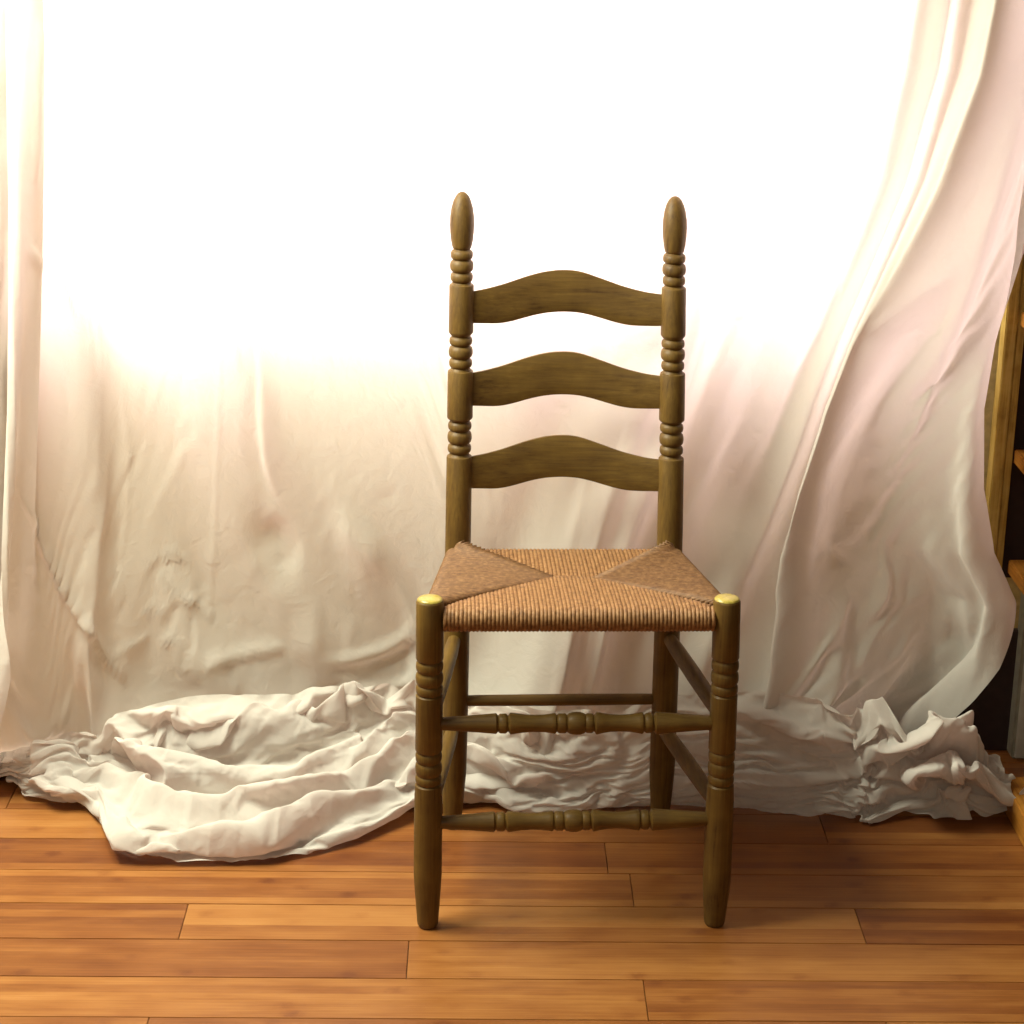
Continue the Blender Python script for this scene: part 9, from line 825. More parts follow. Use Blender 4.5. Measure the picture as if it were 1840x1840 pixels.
[874,620,22,0,-2,2,0,5,2,3,3,4,1,0,-3,-2,5,-1,-2,8,3,2,8,0,2,6,4,3,5,5,3,-1,6,5,-1,4,7,-5,4,7,-15,-5,-4,-2,15,-8,-7,3,5,-24,-1,2,-4,1,1,15,18,3,7,0,7,3,0,-2,6,7,-4,2,6,-6,3,8,-2,6,10,-11,2,5,-6,4,-8,2,-23,11,23,8,9,-8,30,9,-6,13,20,-24,7,8,-18,6,11,18,-6,-2,45,-34,-25,-12,-14,4,0,29,44,4,-13,27,30,-17,5,12,29,-17,-45,39,11,-14,22,-1,-8,-13,17,29,-19,18,36,-53,11,-55,19,-26,-14,-26,-1,4,11,11,27,36,20,-18,20,47,20,16,1,12,6,0],
[895,613,30,2,0,-1,3,5,-1,1,4,-1,1,1,-2,-2,1,1,0,4,5,1,4,-6,-1,5,-6,1,4,5,-2,3,6,3,6,-3,5,4,6,10,-1,-11,3,-1,15,-6,6,20,1,-8,14,5,-31,-3,4,-21,-6,0,4,17,-8,12,10,-7,6,5,-4,5,4,-1,7,4,3,10,-4,-1,-15,14,-11,5,11,12,-28,0,9,24,1,-3,15,-2,-8,20,15,4,13,9,0,14,13,-19,16,14,23,-41,0,-18,-43,-5,-21,27,33,26,13,17,9,-2,12,41,-15,-6,-22,44,16,-9,25,-15,3,7,35,-25,-1,15,38,-57,14,-23,-34,-24,-17,22,-21,7,5,20,8,20,42,-14,21,46,4,25,4,8,14,-12],
[887,605,13,3,-5,3,5,3,7,-4,9,1,-1,2,-8,6,-4,-2,-5,4,5,3,-5,-4,6,3,-6,8,3,1,9,3,5,6,2,8,1,4,-2,-5,1,-13,-1,-2,9,6,6,16,-7,17,10,6,16,12,10,-24,13,14,-24,-8,-2,-1,24,-8,5,13,-4,6,3,-1,8,2,7,15,-12,-9,-2,18,-2,-24,-1,-9,16,5,5,37,1,-13,-2,12,15,-18,16,0,21,17,8,31,3,-6,-1,18,-19,-20,19,1,-61,-11,-21,-2,8,4,26,35,5,7,10,44,-10,12,14,56,-20,-2,31,-25,5,7,54,-37,6,24,-3,-42,16,23,-59,-7,-39,11,-14,8,4,12,-2,13,33,0,21,48,18,16,-16,6,23,-17],
[902,625,0,4,-10,2,3,-7,0,1,2,4,4,-8,2,3,-8,4,1,0,9,-4,6,7,-8,-9,-1,3,-6,-5,4,6,-5,2,4,0,1,4,-2,-8,-11,-4,9,3,-4,12,9,-4,6,17,9,5,18,9,5,26,12,7,-2,30,16,-22,-4,-3,0,25,-3,1,14,0,6,7,-5,5,11,1,11,-17,-14,-12,15,-12,-11,8,3,50,4,-22,17,0,-1,-8,9,32,-27,19,4,21,-12,4,5,14,-5,4,31,-9,-53,2,-16,-16,12,-9,-1,35,8,7,6,34,-8,13,14,49,-29,16,43,-10,6,15,41,-24,6,27,-31,-16,32,18,-54,2,-22,-20,-20,-1,1,9,-1,6,24,-21,19,42,26,11,-1,9,6,-22],
[925,646,9,9,-7,-3,5,-5,1,7,-6,-4,6,-6,1,5,-6,0,0,-6,4,-5,5,7,-4,-3,4,-5,-6,8,-3,1,6,-6,7,-3,-7,5,-3,-7,-5,3,-1,-14,0,9,1,-8,-2,9,-3,5,13,11,0,21,-1,26,12,8,6,14,31,22,-10,16,4,-11,16,5,-5,9,-2,6,7,-13,15,5,-16,1,12,-11,-18,7,-4,0,-17,-8,22,12,-14,-12,-8,-2,-22,9,21,1,21,6,10,9,12,-2,7,-7,-13,20,-17,-15,27,-15,-19,26,2,3,11,3,28,13,41,44,-7,8,44,-13,-12,8,16,-5,-8,24,4,-8,22,4,-50,-1,-31,-26,3,-4,-6,13,3,21,1,9,23,25,1,25,28,-1,6,-3],
[977,670,8,13,-7,14,11,-3,8,11,-6,-2,10,4,1,12,-7,0,-3,-3,4,-5,-1,8,-2,-2,0,-3,-8,-5,-2,-3,5,-3,4,3,-7,7,0,-9,5,0,-7,1,2,-5,6,-2,-4,3,-13,-6,4,-5,-1,4,1,1,14,7,9,2,18,11,-3,17,12,-12,7,16,-12,2,8,1,10,-4,10,11,-5,7,12,-14,-8,9,3,-15,7,-5,-5,-5,-24,-2,10,-15,-10,7,-9,-2,11,6,2,13,1,0,14,-4,-2,21,-19,-8,18,-14,-17,15,2,-21,5,2,-10,4,8,4,8,13,19,5,16,15,3,1,12,19,-2,4,6,-1,-5,3,-14,-2,6,16,0,5,4,5,8,0,9,0,6,10,14,-2,4,16],
[1024,660,20,17,9,5,17,-8,3,17,4,5,17,-9,2,17,-5,0,-6,-3,1,-7,2,9,-6,7,4,-2,6,2,-6,6,3,-6,-1,-1,-4,-3,-2,-8,2,3,-10,6,2,-6,-1,1,0,4,-1,-12,4,-17,-13,6,-7,-9,5,2,-3,4,8,8,4,11,22,-11,5,31,-15,15,11,-15,14,0,-6,3,-9,-8,-5,-7,2,11,-6,-1,1,6,11,20,-16,0,11,-19,1,16,-24,-4,15,-17,-1,13,-14,-3,2,1,-7,5,15,-8,34,17,-27,37,27,-41,27,21,-42,20,-9,-14,21,-14,13,5,-22,34,-19,-8,40,-44,0,28,-11,-5,28,-14,4,18,5,10,3,10,-7,-28,8,-3,-32,8,2,2,0,9,26,11],
[1069,650,14,23,18,-1,15,-2,19,20,-16,8,16,-9,15,-2,3,18,-12,-2,0,5,0,-7,-9,2,1,2,9,-11,-6,3,-4,-7,5,5,-6,8,-2,-10,7,-3,-7,5,-4,-10,-6,2,-5,15,-3,-11,4,6,-11,1,4,4,1,10,15,-9,15,7,-21,7,2,-31,29,-43,-45,32,-14,-51,20,-16,-14,-7,-8,17,-5,-1,30,-4,-4,33,-9,11,29,13,10,25,19,-21,10,4,-8,-1,12,8,-15,8,24,-28,17,20,-19,41,38,-19,49,35,-23,36,-3,-20,20,-24,8,-9,-21,37,-26,-29,51,-27,-16,37,-33,3,17,-28,-2,-4,-16,2,-14,-6,5,-10,23,-2,-31,3,-6,-31,-5,1,-10,10,8,30,6,14,34,12],
[1103,639,20,23,20,2,17,-8,25,9,10,14,-18,10,15,-7,2,19,4,10,0,0,0,-10,-6,-2,-9,12,1,-2,1,-2,-4,5,-3,-8,1,-9,-9,-10,12,2,-17,3,14,-11,8,6,-11,-23,1,-8,12,-1,-2,2,1,-8,-12,17,-2,-27,39,-24,-35,27,-20,-40,22,0,-44,12,-6,-11,19,-9,18,-4,-15,33,-12,7,41,-21,6,27,-7,-8,20,29,0,23,9,-4,-5,6,17,-25,-1,33,-14,43,28,-28,23,15,-14,54,5,-12,32,-15,-15,13,-19,28,-24,-14,37,-31,-11,44,-42,-4,18,-34,4,0,-18,1,9,-18,14,-19,0,5,-17,26,-23,-25,-14,-6,-23,-1,8,-18,10,0,10,5,-4,43,5,22,32,14],
[1118,637,5,9,-1,21,19,-2,8,-3,1,26,5,12,14,-11,-2,16,1,7,3,9,4,-4,0,6,1,4,-3,-4,1,1,7,2,-4,-14,2,12,-5,-5,18,10,-27,1,17,-21,-17,-1,-7,-4,2,-1,15,1,-7,-5,8,-10,-27,34,-12,-49,28,-5,-60,14,-2,-31,17,-1,0,22,-9,20,-1,-15,34,-15,-12,39,-19,13,30,-19,-12,27,25,2,18,2,8,-11,-1,19,-19,15,24,-14,47,17,-26,45,-2,-9,50,-18,0,20,-7,3,-12,-3,27,-33,1,32,-43,3,21,-44,-8,16,-21,0,1,-8,6,16,9,3,-5,29,7,-25,8,-3,-37,10,-7,-24,-38,-9,0,-14,-3,-1,10,7,23,12,4,41,-2,25,21,7],
[1138,620,19,15,20,5,-4,-5,25,12,-2,15,-4,7,11,-12,-3,14,3,4,8,9,-3,0,6,-1,-4,2,6,0,-4,3,6,4,11,-5,8,15,-2,-31,-2,17,-25,-6,10,-11,9,-4,-1,8,4,-6,0,12,-4,-27,22,-2,-54,24,-2,-65,7,0,-25,27,-2,5,24,-8,17,-4,-20,32,-5,-18,29,-20,12,35,-28,-12,38,4,-1,17,2,9,-6,6,20,-20,23,17,-15,50,11,-21,60,-10,-15,34,-9,6,17,-13,26,-15,22,23,-50,1,23,-50,-2,17,-47,-4,17,-16,-9,-2,7,3,1,17,19,-8,27,2,-24,31,12,-7,3,-7,-28,-13,-26,4,-33,3,-3,-12,1,6,7,6,31,1,-3,33,2,7,15,3],
[1169,613,23,-5,2,15,-8,-1,20,13,17,17,0,2,6,-21,-10,-8,-4,2,9,-2,-2,7,1,2,9,5,8,8,11,7,4,21,6,-10,-24,9,9,-21,11,18,-11,6,-10,2,13,1,1,4,9,-3,-32,27,-5,-54,16,-3,-65,6,-11,-6,28,6,-3,28,-10,13,-4,-22,37,7,-5,22,-20,-1,33,-45,-11,49,-6,0,13,7,7,-10,6,10,-23,24,14,-27,45,11,-29,54,4,-7,43,3,5,12,1,25,-15,-1,44,-37,-7,42,-48,-10,23,-40,6,2,-24,5,-13,15,-10,-16,5,12,-14,27,12,-17,8,8,-8,12,0,-10,13,-10,-3,-28,-21,24,-18,6,2,-21,-7,19,0,4,25,13,-1,17,7,-5,7,-4],
[1177,589,28,-1,2,20,6,20,10,3,8,26,-19,-11,12,-28,-8,-2,-2,3,11,-2,8,5,6,6,5,11,8,9,15,2,-9,5,6,3,-21,28,13,0,9,-18,-3,16,2,-2,6,10,3,-22,26,-6,-55,8,-7,-70,-1,-14,6,34,2,0,24,-5,7,6,-19,33,14,-6,21,-14,5,31,-51,-8,44,-24,3,17,17,-2,5,7,8,-32,13,10,-36,40,9,-32,55,9,-15,51,7,11,22,0,15,-11,-4,30,-43,-9,49,-48,-7,36,-41,6,8,-10,-2,-2,23,-3,-22,33,15,-19,-18,-19,-10,-23,6,-9,1,7,2,10,8,6,7,-17,11,-14,7,12,-19,-2,16,9,1,14,3,1,17,1,4,2,13,-5,3,6],
[1202,590,26,-2,6,18,-5,-9,23,-13,14,13,-15,2,-4,-11,2,15,-2,3,11,3,-1,9,8,5,9,9,8,1,7,18,-11,-3,20,19,-10,15,-13,-3,19,-11,1,5,10,3,-16,25,-3,-53,13,-10,-68,-11,-11,3,33,-3,0,37,-7,8,-5,-10,22,29,-8,19,3,6,28,-59,-3,43,-34,-3,34,2,4,-10,5,2,-18,20,7,-25,41,3,-27,55,14,-36,47,9,3,33,6,12,1,-3,19,-33,-9,38,-50,-9,49,-41,-7,36,-20,-3,1,12,2,-16,42,14,-45,28,-4,-29,-10,-1,25,-67,-15,13,-26,10,1,5,-2,16,9,15,9,9,-4,19,6,4,1,19,1,5,7,-4,11,0,-6,10,1,-1,7,-6],
[1225,596,25,-5,6,21,-9,4,19,-12,3,15,-11,-17,8,-8,8,6,-3,5,10,3,8,5,11,0,8,1,17,6,3,21,-2,-9,25,-1,1,8,-19,-1,12,5,3,-9,24,-1,-47,16,-11,-71,-4,-20,-26,38,-24,-6,27,0,3,13,4,24,19,-5,40,16,12,38,-54,4,25,-45,-2,35,-1,1,10,6,1,1,22,5,-29,31,9,-35,41,7,-41,39,8,-3,35,3,15,10,-6,15,-19,-12,48,-34,-8,39,-44,6,39,-32,-9,21,-1,6,-18,26,6,-37,48,14,-37,35,4,-19,-1,-20,43,-88,-9,35,-52,-3,11,17,0,12,26,16,3,13,8,13,-1,8,-3,12,1,-6,5,-6,3,-5,-8,-6,-11,1,7,0],
[1213,619,30,-14,11,12,-5,0,25,10,-15,14,1,-16,15,-1,-4,18,-3,5,9,0,16,-3,-4,18,-13,-6,12,-9,2,20,-6,9,6,13,9,11,-5,-5,3,14,-2,-22,29,-12,-63,5,-17,-65,20,-38,-18,40,-13,0,25,10,9,10,5,37,6,26,55,-7,4,36,-54,3,26,-30,-5,21,9,5,5,9,7,-5,22,7,-37,23,6,-38,37,9,-22,40,-9,12,11,1,13,-2,-1,33,-4,-13,32,-41,-10,60,-23,3,33,-19,-4,10,-3,5,-21,19,16,-37,46,13,-31,40,5,-18,-3,-23,41,-85,-19,44,-43,-4,17,8,7,1,19,20,2,6,16,-1,5,5,-8,4,1,2,5,-5,-5,-8,-4,-5,3,-1,-1,5],
[1231,628,41,-15,23,4,-16,-2,22,-11,-13,17,18,-11,20,16,-5,10,-4,7,5,-12,17,-4,11,11,-8,-5,16,-21,2,13,-8,8,-2,16,12,-4,16,-14,-21,8,-8,-27,38,-33,-59,15,-20,-60,30,-18,-18,34,-1,8,16,4,27,-5,26,46,-10,6,57,-23,19,44,-32,-8,30,-22,1,16,0,10,-9,12,10,-29,24,5,-37,37,9,-24,44,3,4,39,-10,8,8,-2,13,-13,-1,35,-25,-15,41,-43,-20,45,-31,6,37,-12,10,-4,5,8,-26,26,14,-29,56,14,-25,45,-1,-20,1,-36,33,-75,-6,50,-40,-14,17,-7,12,-17,1,16,-10,-4,5,13,-7,5,5,5,-1,-7,11,12,-9,-5,-6,2,0,-3,4,3],
[1262,631,16,-16,1,15,-13,13,16,-21,-9,8,-8,0,11,-1,7,16,3,10,5,6,5,-3,8,-11,-2,11,8,0,9,13,-4,13,11,12,13,9,5,-6,-15,1,-13,-22,10,-16,-19,40,-31,-49,24,-16,-60,15,-27,-9,28,6,-5,18,8,11,4,-12,34,-14,9,39,-26,18,38,-26,18,39,-5,4,26,-16,8,16,-3,8,-13,4,3,-18,12,6,-25,24,6,-8,38,-16,9,37,11,2,19,6,6,-1,-10,14,-18,-16,24,-23,0,39,-26,15,26,-4,7,15,-6,11,-7,5,-10,-20,11,-14,-26,6,2,-7,6,-3,-9,17,12,-22,-3,-39,9,-29,22,26,-58,12,-4,-4,5,5,5,-4,4,18,-3,23,-9,17,-2,9],
[1291,652,9,-13,-9,13,-8,-17,9,-16,-3,14,-11,-1,10,-6,10,1,2,13,-3,7,-7,9,14,4,6,15,8,6,5,11,-7,1,13,-10,9,5,10,1,-8,7,-10,-18,20,-22,-25,33,-40,-31,32,-7,-47,25,-19,-22,27,-22,7,-2,7,6,9,7,19,3,-1,34,-24,21,43,-12,9,29,-37,13,29,-20,8,25,-12,13,2,8,2,-14,3,6,-24,16,-12,-15,30,-14,11,41,3,-19,25,10,-8,10,7,4,1,-8,18,-12,-16,23,-28,5,38,-13,-2,28,-15,0,10,-18,4,-7,2,11,-2,14,-1,-9,17,2,-16,22,-4,-23,-11,-28,12,-11,25,-29,-23,1,-2,-15,5,-4,-2,9,9,5,-5,33,19,5,7,-30],
[1317,675,9,-9,-16,4,-6,-17,5,-10,-4,10,-10,5,7,0,-1,9,9,4,6,3,8,-9,9,10,6,11,7,4,11,5,8,3,2,12,-1,10,4,-3,1,10,-18,-8,7,-24,-43,8,-41,-42,36,-32,-23,41,13,-17,38,-16,0,-7,-5,9,-3,-9,16,-1,7,26,-4,24,18,-32,12,33,-27,10,31,-29,14,24,-7,11,15,-5,10,-1,10,2,-20,6,-19,-18,20,-12,6,35,-4,-25,23,6,4,23,8,-2,7,0,11,4,-6,16,-7,-2,10,-26,0,26,-10,3,22,-17,-2,20,-7,-2,8,5,5,2,7,6,-2,10,-3,-10,-1,1,-23,-3,9,-16,-5,-17,-2,-11,-4,-14,-15,-1,-15,-4,11,10,20,12,36,10],
[1346,696,19,-5,-16,-4,-4,-13,2,-2,-9,4,-9,5,3,-4,7,3,11,-4,4,12,-2,10,5,8,10,8,0,11,10,1,2,5,2,1,-5,5,4,-9,6,11,-11,-3,12,-25,-22,-7,-47,-44,9,-29,-50,54,-16,15,51,-12,6,22,-10,8,-2,5,0,-19,5,18,-15,26,23,-3,5,18,-22,13,15,-32,10,23,-17,10,10,-14,11,5,-5,7,4,13,-10,-9,15,-19,1,21,-10,-14,23,1,-11,15,0,3,16,-7,6,5,6,5,4,9,5,1,-2,1,-8,5,17,-3,-1,22,-3,2,18,-3,6,11,-6,2,9,-9,-1,7,-8,2,-1,-4,1,-3,1,7,-10,5,-1,-14,-3,-6,-10,-5,5,-10,2,5,10,6],
[1377,721,20,-5,-15,0,0,-15,-1,0,-9,5,-3,2,9,-2,9,1,6,9,10,8,3,11,5,5,11,6,-3,10,5,-8,-1,2,-5,-8,4,-6,-5,-14,-3,12,-15,-15,7,-17,-16,10,-27,-9,-19,-41,-41,15,-30,-28,59,-20,9,49,-7,16,18,9,13,-10,16,8,-15,12,11,-9,-3,4,-30,14,18,-22,5,16,-26,14,10,12,8,3,-9,4,7,0,-4,21,9,-8,-2,26,-10,-6,25,-20,-12,-9,-6,-5,9,3,7,9,4,3,6,-1,-3,2,7,-4,3,4,-4,5,3,5,1,-3,13,2,2,13,-10,2,17,-21,8,17,-13,1,13,-3,4,6,-3,9,4,2,6,7,1,6,-1,6,1,-7,7,1,-8,4],
[1403,722,27,-11,-1,13,2,-11,1,8,-5,-6,2,-5,7,1,-3,6,6,11,11,0,-11,5,11,2,9,10,5,5,-3,-1,8,-2,-11,-1,-4,-17,-9,-14,-18,0,-20,-13,-3,-23,14,-5,-18,-10,-17,-11,-15,-5,-20,-36,21,-36,2,48,-15,14,34,10,-16,20,12,18,-14,3,12,-23,8,18,-17,10,19,-18,12,10,9,10,6,6,3,3,4,2,17,-4,-7,14,16,-11,-7,24,-11,-23,5,-18,5,-14,-9,0,-6,-3,-6,6,0,-4,7,4,-3,7,0,-6,2,-5,0,-4,-8,-1,2,6,4,3,14,18,-14,17,8,-1,2,7,-18,3,5,2,5,5,5,1,6,11,5,13,2,1,17,-11,6,18,4,10,6,9],
[1427,715,44,-7,11,16,7,-13,3,9,-4,-6,1,-5,7,2,-7,8,-5,-17,-6,11,3,8,2,-5,7,-2,-2,4,1,6,18,-20,-6,14,-25,-16,1,-18,-15,-10,-16,-7,-17,10,-3,-16,-5,7,-3,3,-8,-4,10,-6,-8,3,-13,1,-22,-9,21,-16,27,6,-4,20,14,4,17,5,4,18,-3,5,3,8,7,-2,3,1,-5,5,-10,-1,13,-3,11,-3,-14,3,-5,-29,7,6,1,-21,2,5,-9,1,1,15,-15,1,1,-6,-3,-7,2,3,-4,5,0,-5,7,-8,-1,-8,-7,3,3,6,5,2,13,1,1,2,7,-3,-1,-11,-5,4,0,0,3,-1,5,0,0,8,0,4,9,2,19,7,7,35,-16,-7,18,21]]
def unroll(t):
    # every row: a first point, then the steps from point to point, in half millimetres
    return np.cumsum(np.array(t, float).reshape(len(t), -1, 3), axis=1) * 0.0005
def refine(a, K):
    def ax(a, axis):
        a = np.moveaxis(a, axis, 0); n = (a.shape[0] - 1) * K + 1
        t = np.arange(n) / K; i = np.minimum(np.floor(t).astype(int), a.shape[0] - 2); f = (t - i)[:, None, None]
        p = np.concatenate([2 * a[:1] - a[1:2], a, 2 * a[-1:] - a[-2:-1]])
        g = lambda k: p[i + k + 1]
        r = (g(-1) * (1 - f) ** 3 + g(0) * (3 * f ** 3 - 6 * f ** 2 + 4) + g(1) * (-3 * f ** 3 + 3 * f ** 2 + 3 * f + 1) + g(2) * f ** 3) / 6
        r2 = 0.5 * (2 * g(0) + (g(1) - g(-1)) * f + (2 * g(-1) - 5 * g(0) + 4 * g(1) - g(2)) * f ** 2 + (3 * g(0) - g(-1) - 3 * g(1) + g(2)) * f ** 3)
        return np.moveaxis(0.25 * r + 0.75 * r2, 0, axis)
    return ax(ax(a, 0), 1)
def grid_mesh(name, G, mat, parent):
    n, m, _ = G.shape
    a = np.arange(n * m).reshape(n, m)
    q = np.stack([a[:-1, :-1], a[1:, :-1], a[1:, 1:], a[:-1, 1:]], axis=-1).reshape(-1, 4)
    me = bpy.data.meshes.new(name)
    me.vertices.add(n * m); me.vertices.foreach_set('co', G.astype(np.float32).ravel())
    me.loops.add(len(q) * 4); me.loops.foreach_set('vertex_index', q.astype(np.int32).ravel())
    me.polygons.add(len(q)); me.polygons.foreach_set('loop_start', (np.arange(len(q)) * 4).astype(np.int32))
    me.polygons.foreach_set('use_smooth', np.ones(len(q), bool))
    me.update(calc_edges=True); me.materials.append(mat)
    o = bpy.data.objects.new(name, me); COL.objects.link(o); o.parent = parent
    o.matrix_parent_inverse = Matrix.Translation(-Vector(parent.location))
    return o
# rows of pixels of the photograph are used as drawing coordinates for the creases
STEP = 4.0
gx = np.arange(-100, 2010, STEP)
gy = np.arange(-200, 1566, STEP)
GX, GY = np.meshgrid(gx, gy)
H = np.zeros_like(GX)                 # metres towards the viewer, relative to the base surface

def crom(pts, step=4.0):
    p = np.array(pts, float)
    if len(p) == 2:
        n = max(2, int(np.hypot(*(p[1] - p[0])) / step)); t = np.linspace(0, 1, n)[:, None]; return p[0] + (p[1] - p[0]) * t
    q = np.vstack([2 * p[0] - p[1], p, 2 * p[-1] - p[-2]]); out = []
    for i in range(1, len(q) - 2):
        n = max(2, int(np.hypot(*(q[i + 1] - q[i])) / step))
        for t in np.linspace(0, 1, n, endpoint=False):
            out.append(0.5 * ((2 * q[i]) + (-q[i - 1] + q[i + 1]) * t + (2 * q[i - 1] - 5 * q[i] + 4 * q[i + 1] - q[i + 2]) * t * t + (-q[i - 1] + 3 * q[i] - 3 * q[i + 1] + q[i + 2]) * t ** 3))
    out.append(q[-2]); return np.array(out)

def stroke(amp, wn, wp, pts, k='r', t0=0.15, t1=0.15):
    """fold along pts; rightwards: wn above, wp below; downwards: wn to the right, wp to the left. amp in mm"""
    c = crom(pts)
    R = max(wn, wp)
    i0, i1 = np.searchsorted(gx, [c[:, 0].min() - R, c[:, 0].max() + R]); j0, j1 = np.searchsorted(gy, [c[:, 1].min() - R, c[:, 1].max() + R])
    if i1 <= i0 or j1 <= j0: return
    xx = GX[j0:j1, i0:i1]; yy = GY[j0:j1, i0:i1]
    best = np.full(xx.shape, 1e9); side = np.zeros(xx.shape); s = np.zeros(xx.shape)
    seg = np.hypot(*(c[1:] - c[:-1]).T); cum = np.concatenate([[0], np.cumsum(seg)]); T = cum[-1]
    for a, b, l, s0 in zip(c[:-1], c[1:], seg, cum[:-1]):
        if l < 1e-9: continue
        d = (b - a) / l; vx = xx - a[0]; vy = yy - a[1]
        t = np.clip(vx * d[0] + vy * d[1], 0, l); ex = vx - d[0] * t; ey = vy - d[1] * t
        dist = np.hypot(ex, ey); cr = d[0] * vy - d[1] * vx
        m = dist < best
        best = np.where(m, dist, best); side = np.where(m, cr, side); s = np.where(m, (s0 + t) / T, s)
    w = np.where(side > 0, wp, wn)
    e0 = np.clip(s / max(t0 * 1.6, 1e-3), 0, 1) if t0 > 0.04 else 1.0; e1 = np.clip((1 - s) / max(t1 * 1.6, 1e-3), 0, 1) if t1 > 0.04 else 1.0
    w = w * (0.25 + 0.75 * np.sqrt(e0 * e1)); u = np.clip(best / w, 0, 1)
    if k == 'r': f = (1 - u * u) ** 2
    elif k == 's': f = (1 - u) ** 2 * (1 + 0.6 * u)
    else: f = (1 - u)                       # tent
    tp = np.ones_like(s)
    if t0 > 0: q = np.clip(s / t0, 0, 1); tp = tp * q * q * (3 - 2 * q)
    if t1 > 0: q = np.clip((1 - s) / t1, 0, 1); tp = tp * q * q * (3 - 2 * q)
    H[j0:j1, i0:i1] += amp * 0.001 * f * tp


stroke(3.0, 5, 26, [(1640, -10), (1612, 100), (1585, 230), (1556, 375), (1520, 480), (1497, 570), (1470, 650), (1448, 720)], 's', 0, .3)
stroke(8, 16, 34, [(1850, 120), (1822, 240), (1797, 340), (1775, 415), (1750, 495), (1722, 580), (1694, 650), (1664, 725), (1636, 790), (1600, 852), (1560, 905)], 's', 0, .3)
stroke(14, 30, 6, [(26, 850), (40, 905), (56, 932), (68, 968), (88, 1012), (112, 1062), (145, 1115), (178, 1168), (207, 1205), (248, 1236)], 's', .3, .2)

# horizontal pressed crease
stroke(2.2, 5, 12, [(520, 526), (600, 536), (700, 548), (800, 558)], 's', .2, .1)
stroke(2.2, 4, 10, [(850, 575), (950, 582), (1060, 585), (1160, 586)], 's', .2, .2)
stroke(3.0, 4, 14, [(1302, 568), (1360, 576), (1420, 583), (1485, 584)], 's', .1, .1)
stroke(3.0, 4, 14, [(1500, 592), (1530, 594), (1580, 590), (1640, 586), (1690, 592)], 's', .1, .1)
stroke(2.5, 4, 10, [(20, 424), (60, 428), (130, 432)], 's', .2, .2)
# ---- left of the chair
stroke(9, 60, 8, [(462, 560), (466, 680), (468, 760), (478, 840), (504, 900), (560, 960)], 's', .5, .5)
stroke(-5, 8, 40, [(462, 640), (464, 760), (472, 840), (500, 910)], 'r', .4, .3)
stroke(2.2, 6, 8, [(398, 560), (394, 650), (392, 780), (388, 900), (383, 1000), (378, 1080), (376, 1160)], 's', .1, .2)
stroke(3, 6, 6, [(418, 570), (424, 640), (432, 680)], 's', .3, .3)
stroke(2.6, 7, 14, [(217, 660), (224, 740), (232, 820), (230, 900), (222, 980), (216, 1060)], 's', .2, .2)
stroke(2.6, 12, 7, [(165, 380), (168, 480), (172, 560), (180, 650), (184, 700)], 's', .2, .3)
stroke(4, 10, 10, [(282, 590), (310, 650), (340, 696)], 's', .3, .3)
stroke(5, 12, 12, [(40, 440), (70, 480), (110, 520), (140, 600)], 's', .3, .3)
stroke(6, 12, 30, [(50, 430), (62, 455), (88, 480)], 's', .3, .3)
stroke(7, 16, 10, [(72, 30), (66, 160), (64, 280), (56, 380)], 'r', .1, .3)
# star crease
stroke(6, 6, 10, [(262, 1010), (290, 1002), (315, 998), (345, 1012)], 's')
stroke(-6, 6, 6, [(292, 1010), (315, 1006), (330, 1014)], 's')
stroke(6, 8, 12, [(285, 1018), (300, 1050), (330, 1076), (360, 1078)], 's')
stroke(5, 10, 8, [(330, 1070), (350, 1085), (378, 1105), (355, 1112)], 's')
stroke(-5, 12, 20, [(318, 1085), (310, 1110), (300, 1140)], 'r')
stroke(-5, 12, 12, [(345, 1095), (345, 1140), (342, 1180)], 'r')
stroke(7, 6, 12, [(285, 1142), (310, 1155), (322, 1160), (322, 1180), (328, 1200), (345, 1198)], 's')
stroke(5, 8, 20, [(255, 1090), (285, 1098), (305, 1105)], 's')
stroke(5, 8, 20, [(200, 1170), (225, 1165), (270, 1140)], 's')
stroke(7, 26, 10, [(360, 1206), (400, 1190), (450, 1175), (520, 1165)], 'r')
stroke(4, 8, 8, [(195, 1020), (212, 1060), (216, 1095)], 's')
# sweeping folds to the right end under the chair
stroke(9, 16, 22, [(560, 1190), (640, 1180), (700, 1160), (760, 1120), (830, 1070)], 'r', .3, .1)
stroke(-7, 16, 16, [(560, 1215), (640, 1205), (710, 1180), (770, 1140)], 'r', .3, .1)
stroke(12, 14, 26, [(580, 1252), (650, 1240), (720, 1225), (790, 1195), (840, 1160)], 'r', .3, .1)
stroke(-6, 18, 10, [(560, 1240), (630, 1226), (690, 1212)], 'r', .3, .2)
stroke(-6, 30, 30, [(480, 930), (520, 985), (500, 1020)], 'r')
# fine crumples: many short creases, thickest where the photograph shows crushed cotton
def crumple(n, box, amp, ln, wd, ang=None, spread=1.0):
    for _ in range(n):
        x = rng.uniform(box[0], box[2]); y = rng.uniform(box[1], box[3]); l = rng.uniform(*ln)
        a = rng.uniform(0, math.pi) if ang is None else math.radians(ang) + rng.normal() * spread * 0.4
        dx, dy = math.cos(a) * l / 2, math.sin(a) * l / 2; b = rng.normal() * l * 0.12
        w1, w2 = rng.uniform(*wd), rng.uniform(*wd)
        stroke(rng.uniform(*amp) * (1 if rng.random() < .6 else -1), w1, w2 * rng.uniform(1, 2.2), [(x - dx, y - dy), (x - dy / l * b, y + dx / l * b), (x + dx, y + dy)], 's', .35, .35)
crumple(60, (500, 560, 810, 720), (0.5, 1.5), (20, 70), (4, 9), -35)
crumple(50, (560, 700, 830, 900), (0.5, 1.6), (20, 80), (4, 10), -25)
crumple(40, (20, 380, 460, 800), (0.5, 1.5), (30, 90), (4, 10), 80)
crumple(50, (150, 880, 780, 1230), (0.3, 1.0), (20, 80), (5, 14))
